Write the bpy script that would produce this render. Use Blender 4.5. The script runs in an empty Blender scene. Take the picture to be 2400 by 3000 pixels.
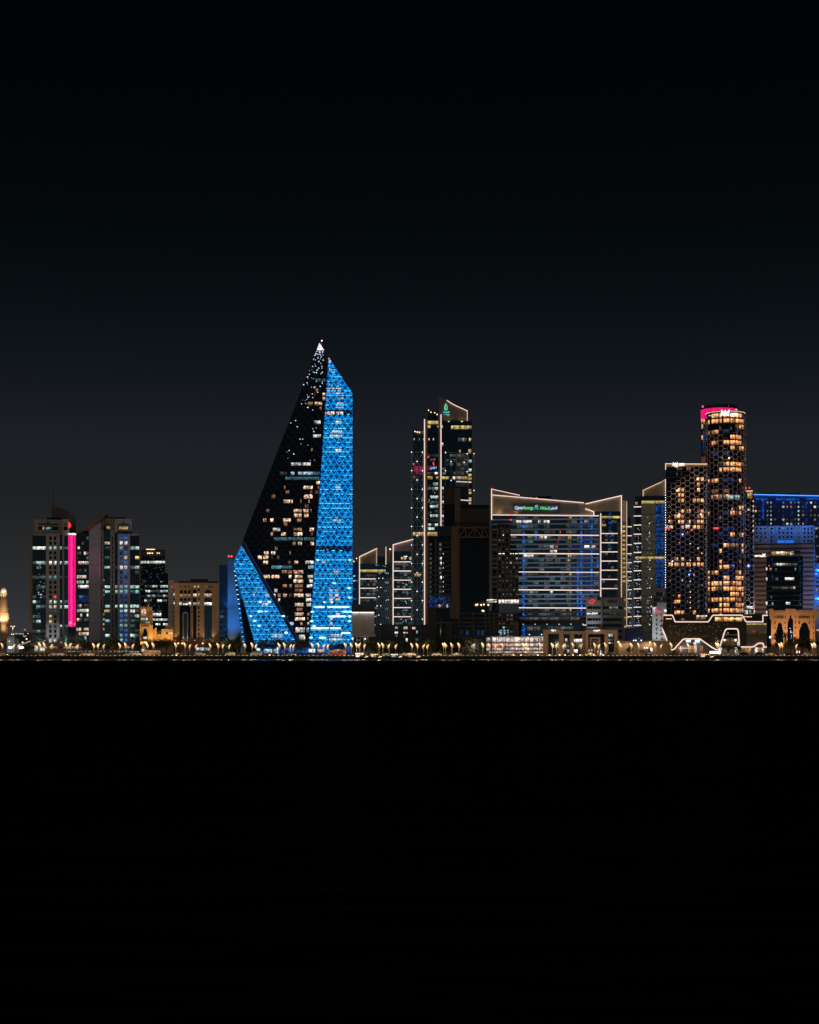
import bpy, bmesh, math, random
from mathutils import Vector, Matrix
random.seed(7)
SC = bpy.context.scene
COL = SC.collection
# ---------------------------------------------------------------- camera, sky, light, exposure
K, HY, CZ, G = 0.0002, 1914.0, 3.0, 1.7        # radians per photo pixel, horizon row, eye height, quay height
cam = bpy.data.cameras.new('camera'); cam.sensor_fit = 'HORIZONTAL'; cam.sensor_width = 36.0
cam.lens = 36.0 / (2400 * K); cam.shift_y = (HY - 1500) / 2400.0
cam.clip_start = 0.5; cam.clip_end = 40000
camo = bpy.data.objects.new('camera', cam); COL.objects.link(camo)
camo.location = (0, 0, CZ); camo.rotation_euler = (math.radians(90), 0, 0); SC.camera = camo

world = bpy.data.worlds.new('World'); SC.world = world; world.use_nodes = True
nt = world.node_tree; nt.nodes.clear()
wo = nt.nodes.new('ShaderNodeOutputWorld'); bg = nt.nodes.new('ShaderNodeBackground')
tc = nt.nodes.new('ShaderNodeTexCoord'); sx = nt.nodes.new('ShaderNodeSeparateXYZ'); rp = nt.nodes.new('ShaderNodeValToRGB')
nt.links.new(tc.outputs['Generated'], sx.inputs[0]); nt.links.new(sx.outputs['Z'], rp.inputs[0])
nt.links.new(rp.outputs[0], bg.inputs[0]); nt.links.new(bg.outputs[0], wo.inputs[0])
cr = rp.color_ramp; cr.interpolation = 'LINEAR'
SKY = [(0.0, (.0400, .0420, .0490)), (.013, (.0350, .0360, .0410)), (.043, (.0240, .0250, .0272)), (.083, (.0142, .0158, .0178)), (.122, (.0118, .0142, .0180)), (.161, (.0058, .0082, .0108)),
       (.20, (.0030, .0047, .0063)), (.24, (.0014, .0028, .0038)), (.30, (.0005, .0015, .0021)), (.37, (.0002, .0009, .0013)), (1.0, (.0002, .0008, .0012))]
cr.elements[0].position = 0; cr.elements[0].color = SKY[0][1] + (1,)
cr.elements[1].position = 1; cr.elements[1].color = SKY[-1][1] + (1,)
for p, c in SKY[1:-1]:
    e = cr.elements.new(p); e.color = c + (1,)
bg.inputs[1].default_value = 1.0
sun = bpy.data.lights.new('city_glow_fill', 'SUN'); sun.energy = 0.15; sun.angle = math.radians(25); sun.color = (1.0, .92, .86)  # added fill from behind the camera, standing in for city glow
suno = bpy.data.objects.new('city_glow_fill', sun); COL.objects.link(suno)
suno.rotation_euler = Vector((.25, 1, -.45)).to_track_quat('-Z', 'Y').to_euler()
SC.view_settings.view_transform = 'Standard'; SC.view_settings.look = 'None'
SC.view_settings.exposure = 0.0; SC.view_settings.gamma = 1.0; SC.view_settings.use_curve_mapping = False
SC.render.engine = 'CYCLES'
cy = SC.cycles
cy.max_bounces = 4; cy.diffuse_bounces = 1; cy.glossy_bounces = 2; cy.transmission_bounces = 2
cy.sample_clamp_indirect = 1.5; cy.use_denoising = True; cy.caustics_reflective = False; cy.caustics_refractive = False
cy.use_light_tree = True
SC.render.filter_size = 1.5

# ---------------------------------------------------------------- materials
MATS = {}
def newmat(n):
    m = bpy.data.materials.new(n); m.use_nodes = True
    t = m.node_tree
    return m, t, t.nodes['Principled BSDF']
def N(t, k, **kw):
    n = t.nodes.new(k)
    for a, v in kw.items(): setattr(n, a, v)
    return n
def math_(t, op, a, b=None):
    n = N(t, 'ShaderNodeMath', operation=op)
    for i, v in enumerate((a, b)):
        if v is None: continue
        if isinstance(v, (int, float)): n.inputs[i].default_value = v
        else: t.links.new(v, n.inputs[i])
    return n.outputs[0]
def posnoise(t, sc, scale, detail=2, obj=False):
    if obj: src = N(t, 'ShaderNodeTexCoord').outputs['Object']
    else: src = N(t, 'ShaderNodeNewGeometry').outputs['Position']
    mp = N(t, 'ShaderNodeMapping'); mp.inputs['Scale'].default_value = sc
    t.links.new(src, mp.inputs[0])
    no = N(t, 'ShaderNodeTexNoise'); no.inputs['Scale'].default_value = scale; no.inputs['Detail'].default_value = detail
    t.links.new(mp.outputs[0], no.inputs['Vector'])
    return no.outputs['Fac']
def wall(n, col, rough=.85, var=.35, met=0.0):
    if n in MATS: return MATS[n]
    m, t, b = newmat(n)
    f1 = posnoise(t, (1, 1, .25), .35, 5); f2 = posnoise(t, (1, 1, 1), 2.5, 3)
    f = math_(t, 'ADD', math_(t, 'MULTIPLY', f1, .7), math_(t, 'MULTIPLY', f2, .3))
    mx = N(t, 'ShaderNodeMix', data_type='RGBA')
    mx.inputs[6].default_value = tuple(c * (1 - var) for c in col) + (1,); mx.inputs[7].default_value = tuple(min(1, c * (1 + var)) for c in col) + (1,)
    t.links.new(f, mx.inputs[0]); t.links.new(mx.outputs[2], b.inputs['Base Color'])
    b.inputs['Roughness'].default_value = rough; b.inputs['Metallic'].default_value = met
    MATS[n] = m; return m
def glass(n, col, rough=.1):
    """metal-coated facade glass: a dark tinted mirror"""
    if n in MATS: return MATS[n]
    m, t, b = newmat(n)
    f1 = posnoise(t, (1, 1, 1), .45, 3)
    mx = N(t, 'ShaderNodeMix', data_type='RGBA')
    mx.inputs[6].default_value = tuple(c * .6 for c in col) + (1,); mx.inputs[7].default_value = tuple(c * 1.4 for c in col) + (1,)
    t.links.new(f1, mx.inputs[0]); t.links.new(mx.outputs[2], b.inputs['Base Color'])
    b.inputs['Roughness'].default_value = rough; b.inputs['Metallic'].default_value = 1.0
    bp = N(t, 'ShaderNodeBump'); bp.inputs['Strength'].default_value = .08; bp.inputs['Distance'].default_value = .3
    t.links.new(posnoise(t, (1, 1, 1), .3, 1), bp.inputs['Height']); t.links.new(bp.outputs[0], b.inputs['Normal'])
    MATS[n] = m; return m
def emit(n, col, st=1.0, rnd=0.0, noise=0.0, base=(.02, .02, .02), sample=False):
    """a glowing surface: lamp, tube, backlit sign, also put-in glints and reflections"""
    if n in MATS: return MATS[n]
    m, t, b = newmat(n)
    b.inputs['Base Color'].default_value = base + (1,); b.inputs['Roughness'].default_value = .5
    b.inputs['Emission Color'].default_value = col + (1,); b.inputs['Emission Strength'].default_value = st
    s = None
    if rnd:
        oi = N(t, 'ShaderNodeObjectInfo')
        s = math_(t, 'ADD', math_(t, 'MULTIPLY', oi.outputs['Random'], 2 * rnd * st), (1 - rnd) * st)
    if noise:
        f = math_(t, 'ADD', math_(t, 'MULTIPLY', posnoise(t, (1, 1, 1), .8, 4), 2.4 * noise), 1 - 1.2 * noise)
        s = math_(t, 'MULTIPLY', f, s if s is not None else st)
    if s is not None: t.links.new(s, b.inputs['Emission Strength'])
    m.cycles.emission_sampling = 'AUTO' if sample else 'NONE'
    MATS[n] = m; return m
def lit(n, col, st=1.0, rnd=.5, stripes=.5, blobs=.6, ceil=.5):
    """a lit room behind a pane: curtains, people and furniture seen as stripes and blobs, lamps along its ceiling"""
    if n in MATS: return MATS[n]
    m, t, b = newmat(n)
    b.inputs['Base Color'].default_value = (.02, .02, .025, 1); b.inputs['Roughness'].default_value = .15
    oi = N(t, 'ShaderNodeObjectInfo')
    tc = N(t, 'ShaderNodeTexCoord'); sp = N(t, 'ShaderNodeSeparateXYZ'); t.links.new(tc.outputs['Generated'], sp.inputs[0])
    f1 = posnoise(t, (1, 1, .06), 1.3, 2); f2 = posnoise(t, (.6, .6, 1), 1.0, 2)
    r1 = N(t, 'ShaderNodeMapRange'); r1.inputs[1].default_value = .38; r1.inputs[2].default_value = .6; r1.inputs[3].default_value = 1 - stripes; r1.inputs[4].default_value = 1.15
    r2 = N(t, 'ShaderNodeMapRange'); r2.inputs[1].default_value = .36; r2.inputs[2].default_value = .62; r2.inputs[3].default_value = 1 - blobs; r2.inputs[4].default_value = 1.2
    t.links.new(f1, r1.inputs[0]); t.links.new(f2, r2.inputs[0])
    s = math_(t, 'MULTIPLY', r1.outputs[0], r2.outputs[0])
    r3 = N(t, 'ShaderNodeMapRange'); r3.inputs[1].default_value = .12; r3.inputs[2].default_value = .5; r3.inputs[3].default_value = .5; r3.inputs[4].default_value = 1.1
    t.links.new(math_(t, 'ADD', sp.outputs['Z'], math_(t, 'MULTIPLY', math_(t, 'SUBTRACT', f2, .5), .9)), r3.inputs[0]); s = math_(t, 'MULTIPLY', s, r3.outputs[0])
    s = math_(t, 'MULTIPLY', s, math_(t, 'ADD', math_(t, 'MULTIPLY', sp.outputs['Z'], ceil), 1.0 - ceil / 2))
    s = math_(t, 'MULTIPLY', s, math_(t, 'ADD', math_(t, 'MULTIPLY', oi.outputs['Random'], 2 * rnd * st), (1 - rnd) * st))
    hs = N(t, 'ShaderNodeHueSaturation'); hs.inputs['Color'].default_value = col + (1,)
    t.links.new(math_(t, 'ADD', math_(t, 'MULTIPLY', oi.outputs['Random'], .02), .49), hs.inputs['Hue'])
    t.links.new(math_(t, 'ADD', math_(t, 'MULTIPLY', f1, .8), .55), hs.inputs['Saturation'])
    t.links.new(hs.outputs[0], b.inputs['Emission Color']); t.links.new(s, b.inputs['Emission Strength'])
    m.cycles.emission_sampling = 'NONE'
    MATS[n] = m; return m
# walls
BEIGE = wall('beige_stone', (.29, .26, .25)); PALE = wall('pale_stone', (.36, .36, .40)); MAUVE = wall('mauve_cladding', (.36, .38, .50), .6)
BROWN = wall('brown_cladding', (.20, .155, .13)); DARKB = wall('dark_brown_cladding', (.085, .068, .058)); TAN = wall('tan_stone', (.42, .30, .21))
GREY = wall('grey_concrete', (.30, .29, .29)); GREYL = wall('light_grey_panel', (.46, .46, .47)); DARK = wall('dark_metal', (.03, .032, .035), .6)
CREAM = wall('cream_panel', (.48, .38, .29)); WHITE = wall('white_render', (.72, .72, .73), .8, .12); CASTLE = wall('sandstone', (.55, .35, .19), .9, .3)
BLUEP = wall('blue_panel', (.05, .075, .22), .7); PINKB = wall('terracotta_wall', (.34, .17, .12)); SPAN = wall('grey_spandrel', (.38, .43, .56), .5, .2)
BLUEWALL = wall('blue_painted_metal', (.17, .27, .48), .6, .15); BROWNL = wall('brown_slat', (.33, .24, .20)); NAVY = wall('navy_panel', (.012, .02, .05), .5)
STEEL = wall('pale_steel', (.55, .55, .56), .45, .1, .2); STONE = wall('quay_stone', (.05, .047, .045)); ASPH = wall('asphalt', (.05, .05, .052), .9)
# glass
GL = glass('dark_glass', (.15, .25, .29)); GLT = glass('teal_glass', (.17, .38, .43)); GLB = glass('blue_glass', (.10, .32, .62), .2); GLK = glass('black_glass', (.07, .10, .12), .1)
GLO = glass('olive_glass', (.27, .27, .19), .35)
# lit rooms
LW = lit('warm_room', (.97, .60, .39), 1.5, .4, .7, .75); LWD = lit('dim_warm_room', (.95, .47, .24), .32, .6); LP = lit('white_room', (.88, .84, .74), 1.15, .4)
LC = lit('cool_room_and_glint', (.60, .82, .78), .75, .45); LCD = lit('dim_teal_room_and_glint', (.24, .45, .42), .16, .8); LCY = lit('cyan_room_and_glint', (.20, .62, .78), .75, .4)
LB = lit('blue_room', (.02, .20, .75), .55, .5); LBD = lit('dim_blue_room_and_reflection', (.015, .08, .30), .32, .5); LY = lit('yellow_room_and_glint', (.85, .60, .20), .75, .4)
LH = lit('golden_room', (1.0, .42, .14), 1.3, .25, .3, .5, .5); LHD = lit('dim_golden_room', (1.0, .45, .14), .35, .5); LPK = lit('pinkish_room', (.95, .62, .50), .95, .35)
LM = lit('magenta_reflection', (.75, .03, .20), .35, .5); LR = lit('red_room', (1, .03, .04), .8, .4); LBAND = lit('amber_band_room', (.72, .50, .16), .75, .25, .5, .35)
LSH = lit('bright_hall', (1.0, .90, .82), 1.25, .2, .5, .45); LGR = lit('dim_grey_room', (.55, .50, .45), .14, .6)
# lamps and tubes
LED = emit('white_light_tube', (1.0, .73, .62), 1.05, .12, .25, sample=True); LEDD = emit('soft_light_tube', (1.0, .74, .52), .75, noise=.2); LEDW = emit('gold_light_tube', (1.0, .66, .36), 1.1, .1, .25, sample=True)
LEDB = emit('blue_light_tube', (.08, .28, 1.0), 1.8, noise=.2, sample=True); DOT = emit('white_lamp', (1, .93, .92), 2.2); DOTB = emit('blue_white_lamp', (.28, .34, .62), .6, .4); DOTS = emit('small_white_lamp_and_glint', (.62, .72, 1.0), .9, .4)
RED = emit('red_beacon', (1.0, .05, .06), 2.2); MAG = emit('magenta_tube', (1.0, .004, .22), 1.05, .35, .55, sample=True); MAGL = emit('pink_tube', (1.0, .035, .40), 1.1, .3, .6, sample=True); CRIM = emit('crimson_tube', (1.0, .002, .085), 1.0, .3, .5, sample=True); MAGP = emit('magenta_panel', (1.0, .008, .22), .9, .1, .5, sample=True)
BLUEL = emit('blue_lamp_and_reflection', (.0, .16, .85), .8, .7, .5); CYL = emit('cyan_lamp', (.20, .78, 1.0), 1.5, .35); SIGNW = emit('white_sign', (1, .93, .86), 2.0); SIGNR = emit('red_sign', (1, .05, .05), 1.1)
SIGNG = emit('green_sign', (.05, .85, .25), 1.1); SIGNB = emit('blue_sign', (.30, .55, 1.0), 1.3); SIGNC = emit('teal_sign', (.0, .5, .7), .9); SIGNK = wall('black_lettering', (.01, .01, .01)); SIGNBL = emit('deep_blue_sign', (.02, .12, 1.0), 1.0)
WARML = emit('warm_lamp', (1.0, .66, .34), 2.4); GOLDH = emit('lit_lamp_sail', (1.0, .58, .26), .42, .4, .6, base=(.05, .04, .03)); COLDL = emit('cold_floodlight', (.80, .96, 1.0), 3.0)
# blue skin of the sail tower: LED wash and lattice shade put into panel glow
BPU = emit('led_washed_blue_panel', (.0, .120, .45), 1.0, .5, .8); BPD = emit('deep_and_shaded_blue_panel', (.0, .070, .31), .9, .6, .7); BLAT = emit('lit_blue_frame', (.0, .40, .98), .95, 0, .5)
BEDGE = emit('blue_edge_tube', (.01, .16, .60), .7, 0, .3); BROW = emit('blue_ledge_light', (.10, .66, 1.0), 1.35, .35, .9); BSPOT = emit('bright_cyan_lamp', (.48, .95, 1.0), 2.0, .2)
BFAINT = emit('faint_blue_edge_tube', (.0, .03, .16), .8, 0, .3)
DLAT = wall('black_steel_frame', (.012, .013, .015), .5)

# ---------------------------------------------------------------- object helpers
def lnk(o, parent=None, label=None, kind=None):
    COL.objects.link(o)
    if parent is not None: o.parent = parent
    if label: o['label'] = label
    if kind: o['kind'] = kind
    return o
def tag(o, label, cat, group=None):
    o['label'] = label; o['category'] = cat
    if group: o['group'] = group
    return o
def empty(name, loc, rz=0):
    o = bpy.data.objects.new(name, None); COL.objects.link(o); o.location = loc; o.rotation_euler = (0, 0, rz); o.empty_display_size = .5
    return o
def mesh(name, vs, fs, mat):
    me = bpy.data.meshes.new(name); me.from_pydata([tuple(v) for v in vs], [], fs); me.materials.append(mat); me.update()
    return me
BOXF = [(0, 1, 2, 3), (7, 6, 5, 4), (0, 4, 5, 1), (1, 5, 6, 2), (2, 6, 7, 3), (3, 7, 4, 0)]
UNIT = {}
def unit(mat):
    if mat.name not in UNIT:
        h = .5
        UNIT[mat.name] = mesh('block', [(-h, -h, -h), (-h, h, -h), (h, h, -h), (h, -h, -h), (-h, -h, h), (-h, h, h), (h, h, h), (h, -h, h)], BOXF, mat)
    return UNIT[mat.name]
class MB:
    """collects shapes into one mesh"""
    def __init__(s): s.v = []; s.f = []
    def add(s, vs, fs):
        n = len(s.v); s.v += [Vector(v) for v in vs]; s.f += [tuple(i + n for i in f) for f in fs]
    def box(s, a, b):
        x0, y0, z0 = a; x1, y1, z1 = b
        s.add([(x0, y0, z0), (x0, y1, z0), (x1, y1, z0), (x1, y0, z0), (x0, y0, z1), (x0, y1, z1), (x1, y1, z1), (x1, y0, z1)], BOXF)
    def bar(s, a, b, w, h=None):
        a, b = Vector(a), Vector(b); d = b - a
        if d.length < 1e-6: return
        d.normalize(); u = d.cross(Vector((0, 1, 0)))
        if u.length < 1e-3: u = Vector((1, 0, 0))
        u.normalize(); v = d.cross(u); u = u * w / 2; v = v * (h or w) / 2
        vs = [p + i * u + j * v for p in (a, b) for i, j in ((-1, -1), (-1, 1), (1, 1), (1, -1))]
        s.add(vs, BOXF)
    def tube(s, pts, rads, n=6, cap=True):
        rings = []
        for i, p in enumerate(pts):
            p = Vector(p); a = Vector(pts[max(0, i - 1)]); c = Vector(pts[min(len(pts) - 1, i + 1)]); d = (c - a).normalized()
            u = d.cross(Vector((0, 0, 1)))
            if u.length < .05: u = Vector((1, 0, 0))
            u.normalize(); w = d.cross(u)
            rings.append([p + (u * math.cos(k * 2 * math.pi / n) + w * math.sin(k * 2 * math.pi / n)) * rads[i] for k in range(n)])
        vs = [q for r in rings for q in r]; fs = []
        for i in range(len(pts) - 1):
            for k in range(n): fs.append((i * n + k, i * n + (k + 1) % n, (i + 1) * n + (k + 1) % n, (i + 1) * n + k))
        if cap: fs.append(tuple(range(n))[::-1]); fs.append(tuple((len(pts) - 1) * n + k for k in range(n)))
        s.add(vs, fs)
    def lathe(s, prof, c=(0, 0, 0), n=20, a0=0, a1=2 * math.pi):
        full = a1 - a0 > 6.28; m = n if full else n + 1
        vs = [(c[0] + r * math.sin(a0 + (a1 - a0) * k / n), c[1] - r * math.cos(a0 + (a1 - a0) * k / n), c[2] + z) for r, z in prof for k in range(m)]
        fs = []
        for i in range(len(prof) - 1):
            for k in range(n): fs.append((i * m + k, i * m + (k + 1) % m, (i + 1) * m + (k + 1) % m, (i + 1) * m + k))
        s.add(vs, fs)
    def ball(s, c, r, n=8, k=5, sq=(1, 1, 1)):
        vs = [(c[0] + sq[0] * r * math.sin(math.pi * i / k) * math.cos(2 * math.pi * j / n), c[1] + sq[1] * r * math.sin(math.pi * i / k) * math.sin(2 * math.pi * j / n), c[2] + sq[2] * r * math.cos(math.pi * i / k)) for i in range(k + 1) for j in range(n)]
        s.add(vs, [(i * n + j, (i + 1) * n + j, (i + 1) * n + (j + 1) % n, i * n + (j + 1) % n) for i in range(k) for j in range(n)])
    def prism(s, pts, y0, y1):
        """polygon of (x, z) pushed from y0 to y1"""
        n = len(pts)
        s.add([(x, y0, z) for x, z in pts] + [(x, y1, z) for x, z in pts], [tuple(range(n)), tuple(range(2 * n - 1, n - 1, -1))] + [(i, i + n, (i + 1) % n + n, (i + 1) % n) for i in range(n)])
    def build(s, name, mat, parent=None, label=None, kind=None, smooth=False):
        me = mesh(name, s.v, s.f, mat)
        if smooth:
            for p in me.polygons: p.use_smooth = True
        return lnk(bpy.data.objects.new(name, me), parent, label, kind)
def world_at(px, py, Y): return Vector(((px - 1200) * K * Y, Y, CZ + (HY - py) * K * Y))
SPH = {}
def lamp_mesh(mat):
    if mat.name not in SPH:
        m = MB(); m.ball((0, 0, 0), .5, 8, 5); SPH[mat.name] = mesh('lamp', m.v, m.f, mat)
    return SPH[mat.name]

class Bld:
    """a building: an Empty at its base; its parts are laid out on a facade plane that stands at its own distance"""
    def __init__(s, name, label, cat, px, Y, yaw=0.0, group=None):
        X = (px - 1200) * K * Y; s.B = Vector((X, Y)); s.a = -math.atan2(X, Y) + yaw
        s.ux = Vector((math.cos(s.a), math.sin(s.a))); s.uy = Vector((-math.sin(s.a), math.cos(s.a)))
        s.root = empty(name, (X, Y, G), s.a); tag(s.root, label, cat, group); s.px = px
    def P(s, px, py, d=0.0):
        r = Vector(((px - 1200) * K, 1.0)); t = (s.B.dot(s.uy) + d) / r.dot(s.uy)
        return Vector(((r * t - s.B).dot(s.ux), d, (CZ + (HY - py) * K * t if py is not None else G - .6) - G))
    def m(s, d=0): return K * (s.B.dot(s.uy) + d)       # metres per photo pixel at this depth
    def box(s, name, x0, x1, y0, y1, mat, d=0.0, dd=1.0, parent=None, label=None):
        a = s.P(x0, y1, d); b = s.P(x1, y0, d)
        if y1 is not None:
            c = s.P((x0 + x1) / 2, y0, d); e = s.P((x0 + x1) / 2, y1, d); b.z, a.z = c.z, e.z
        o = bpy.data.objects.new(name, unit(mat)); lnk(o, parent or s.root, label)
        o.location = ((a.x + b.x) / 2, d + dd / 2, (a.z + b.z) / 2); o.scale = (abs(b.x - a.x), dd, abs(b.z - a.z))
        return o
    def win(s, x0, x1, y0, y1, mat, d=0.0, name='window', parent=None): return s.box(name, x0, x1, y0, y1, mat, d - .18, .22, parent)
    def row(s, x0, x1, y0, y1, n, mats, p=1.0, d=0.0, gap=.12, name='window'):
        w = (x1 - x0) / n
        for i in range(n):
            if random.random() < p: s.win(x0 + w * (i + gap / 2), x0 + w * (i + 1 - gap / 2), y0, y1, random.choice(mats), d, name)
    def poly(s, name, pts, mat, d=0.0, dd=1.0, parent=None, label=None):
        q = [s.P(x, y, d) for x, y in pts]
        ar = sum(q[i].x * q[(i + 1) % len(q)].z - q[(i + 1) % len(q)].x * q[i].z for i in range(len(q)))
        if ar < 0: q.reverse()
        m = MB(); m.prism([(v.x, v.z) for v in q], d, d + dd)
        return m.build(name, mat, parent or s.root, label)
    def strip(s, pts, w, mat=None, d=-.6, name='light_strip', parent=None, dd=None):
        w *= .82; m = MB(); mm = s.m(d)
        for a, b in zip(pts, pts[1:]):
            A, Bq = s.P(*a, d), s.P(*b, d)
            e = (Bq - A).normalized() * w * mm * .5 if len(pts) > 2 else Vector()
            m.bar(A - e * .9, Bq + e * .9, w * mm, dd or w * mm)
        return m.build(name, mat or LED, parent or s.root)
    def dots(s, pts, w, mat, d=-.6, name='lamp'):
        for x, y in pts:
            o = lnk(bpy.data.objects.new(name, lamp_mesh(mat)), s.root); o.location = s.P(x, y, d); o.scale = (w * s.m(),) * 3
    def dotmass(s, pts, w, mat, d=-.6, name='twinkle_lights'):
        m = MB()
        for x, y in pts: m.ball(s.P(x, y, d), w * s.m() * random.uniform(.35, .65), 6, 4)
        return m.build(name, mat, s.root, None, 'stuff')
    def net(s, segs, w, mat, d=-.5, name='lattice', kind=None):
        m = MB(); mm = s.m(d)
        for a, b in segs: m.bar(s.P(*a, d), s.P(*b, d), w * mm)
        return m.build(name, mat, s.root, None, kind)
    def text(s, txt, x0, x1, yc, h, mat, d=-.5, name='sign_lettering', parent=None, ext=.08, shear=0.0):
        c = bpy.data.curves.new('t', 'FONT'); c.body = txt; c.extrude = ext; c.offset = .012; c.resolution_u = 3; c.shear = shear
        o = bpy.data.objects.new('t', c); COL.objects.link(o); bpy.context.view_layer.update()
        me = bpy.data.meshes.new_from_object(o.evaluated_get(bpy.context.evaluated_depsgraph_get()))
        bpy.data.objects.remove(o); bpy.data.curves.remove(c)
        xs = [v.co.x for v in me.vertices]; ys = [v.co.y for v in me.vertices]
        A, Bq = s.P(x0, yc + h / 2, d), s.P(x1, yc - h / 2, d)
        kx = (Bq.x - A.x) / (max(xs) - min(xs)); kz = (Bq.z - A.z) / (max(ys) - min(ys))
        for v in me.vertices:
            x, y, z = v.co; v.co = (A.x + (x - min(xs)) * kx, d - z * 2, A.z + (y - min(ys)) * kz)
        me.materials.clear(); me.materials.append(mat)
        return lnk(bpy.data.objects.new(name, me), parent or s.root)
    def scribble(s, x0, x1, yc, h, mat, d=-.5, n=7, name='sign_lettering'):
        """glowing marks too far away to read"""
        m = MB(); w = (x1 - x0) / n
        for i in range(n):
            for _ in range(3):
                a = x0 + w * (i + random.uniform(0, .55)); ww = w * random.uniform(.2, .45); t = random.uniform(-.5, .1) * h; e = random.uniform(.25, .5) * h
                if random.random() < .4: ww *= 1.6; e = h * .22
                A, Bq = s.P(a, yc + t + e, d), s.P(a + ww, yc + t, d); m.box((A.x, d - .1, A.z), (Bq.x, d + .1 + .01 * i, Bq.z))
        return m.build(name, mat, s.root)
    def flood(s, px, py, d, aim, power, col, angle=70, blend=.6, size=.5, vis=True):
        """a spot lamp, real floodlight and added fill alike; housing only if vis"""
        p = s.P(px, py, d)
        if vis:
            o = lnk(bpy.data.objects.new('floodlight', unit(DARK)), s.root); o.location = p + Vector((0, -.5, -.25)); o.scale = (.6, .4, .5)
        l = bpy.data.lights.new('flood', 'SPOT'); l.energy = power; l.color = col; l.spot_size = math.radians(angle); l.spot_blend = blend; l.shadow_soft_size = size
        q = s.P(*aim); lo = bpy.data.objects.new('flood', l); COL.objects.link(lo); lo.parent = s.root; lo.location = p
        lo.rotation_euler = (q - p).to_track_quat('-Z', 'Y').to_euler()
    def beacon(s, pts, w=3.2, d=-.5): s.dots(pts, w, RED, d, 'beacon')

# ---------------------------------------------------------------- ground, quay, sea
def sheet(name, x0, x1, y0, y1, z, mat):
    o = lnk(bpy.data.objects.new(name, mesh(name, [(x0, y0, z), (x1, y0, z), (x1, y1, z), (x0, y1, z)], [(0, 1, 2, 3)], mat)), kind='structure'); return o
sheet('ground', -9000, 9000, 838.4, 16000, G - .02, wall('city_ground', (.06, .055, .05)))
sheet('road', -900, 900, 844.5, 861, G, ASPH)
sheet('promenade', -900, 900, 838.2, 843.2, G + .004, wall('promenade_paving', (.22, .19, .16)))
mk = MB()
for i in range(-45, 46): mk.box((i * 9, 852.4, G + .002), (i * 9 + 3.2, 852.55, G + .006))
mk.build('road_marking', wall('road_paint', (.7, .7, .68)), kind='structure')
q = MB(); q.prism([(-900, -2), (900, -2), (900, G - .1), (-900, G - .1)], 838.0, 839.2); q.build('quay', STONE, kind='structure')
cp = MB(); cp.box((-900, 837.8, G - .098), (900, 839.3, G - .012)); cp.build('quay_coping', wall('coping_stone', (.09, .085, .08)), kind='structure')
kb = MB(); kw = MB()
for i in range(-235, 236):
    (kw if i % 2 == 0 else kb).box((i * .55 * 1.98 + .03, 843.2, G + .01), (i * .55 * 1.98 + .72 if i % 2 == 0 else i * 1.089 + 1.05, 843.5, G + .34))
o = kw.build('kerb', wall('white_kerb_paint', (.75, .72, .66)), kind='structure'); k2 = kb.build('kerb_blocks', wall('black_kerb_paint', (.02, .02, .02)), o, kind='stuff')
m, t, b = newmat('sea_water'); t.nodes.remove(b)
ge = N(t, 'ShaderNodeNewGeometry'); sp = N(t, 'ShaderNodeSeparateXYZ'); t.links.new(ge.outputs['Position'], sp.inputs[0])
def ramp(v0, v1, y0, y1):
    mr = N(t, 'ShaderNodeMapRange'); mr.interpolation_type = 'SMOOTHSTEP'
    for k, v in enumerate((y0, y1, v0, v1)): mr.inputs[k + 1].default_value = v
    t.links.new(sp.outputs['Y'], mr.inputs[0]); return mr.outputs[0]
# sheltered quay water is smooth; open water is darkened by fading out its reflection
df = N(t, 'ShaderNodeBsdfDiffuse'); df.inputs['Color'].default_value = (.0006, .001, .0013, 1)
gs = N(t, 'ShaderNodeBsdfGlossy'); gs.inputs['Color'].default_value = (.85, .95, 1, 1); t.links.new(ramp(.25, .17, 560, 820), gs.inputs['Roughness'])
mxs = N(t, 'ShaderNodeMixShader'); t.links.new(math_(t, 'ADD', ramp(0, .05, 560, 760), ramp(.0035, .20, 640, 838)), mxs.inputs[0]); t.links.new(df.outputs[0], mxs.inputs[1]); t.links.new(gs.outputs[0], mxs.inputs[2])
bp = N(t, 'ShaderNodeBump'); bp.inputs['Distance'].default_value = 1.0
wv = math_(t, 'ADD', posnoise(t, (.5, 1.6, 1), .55, 5), math_(t, 'MULTIPLY', posnoise(t, (.6, 2, 1), .09, 3), 2.5))
t.links.new(ramp(.9, .05, 520, 810), bp.inputs['Strength']); t.links.new(wv, bp.inputs['Height']); t.links.new(bp.outputs[0], gs.inputs['Normal'])
t.links.new(mxs.outputs[0], t.nodes['Material Output'].inputs[0])
sheet('sea', -9000, 9000, -400, 838.1, 0, m)

# ================================================================ buildings, from the left of the view
# ---- spiral minaret
b = Bld('minaret', 'floodlit sandstone spiral minaret with domed lantern at the water', 'minaret', 10.5, 930)
mm = b.m()
def lz(py): return b.P(8, py).z
m_ = MB(); m_.lathe([(16 * mm, lz(1822)), (13.5 * mm, lz(1790)), (11.5 * mm, lz(1760)), (10.2 * mm, lz(1751))], n=24); m_.build('shaft', CASTLE, b.root, smooth=True)
m_ = MB()
for k in range(36):
    a = k * math.pi / 18; m_.bar((math.sin(a) * 16.2 * mm, -math.cos(a) * 16.2 * mm, lz(1824)), (math.sin(a) * 14 * mm, -math.cos(a) * 14 * mm, lz(1795)), .25)
m_.build('ribs', CASTLE, b.root, None, 'stuff')
m_ = MB(); m_.lathe([(17 * mm, lz(1825)), (17 * mm, lz(1821)), (15 * mm, lz(1821))], n=24); m_.build('gallery_rim', CASTLE, b.root, smooth=True)
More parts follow.
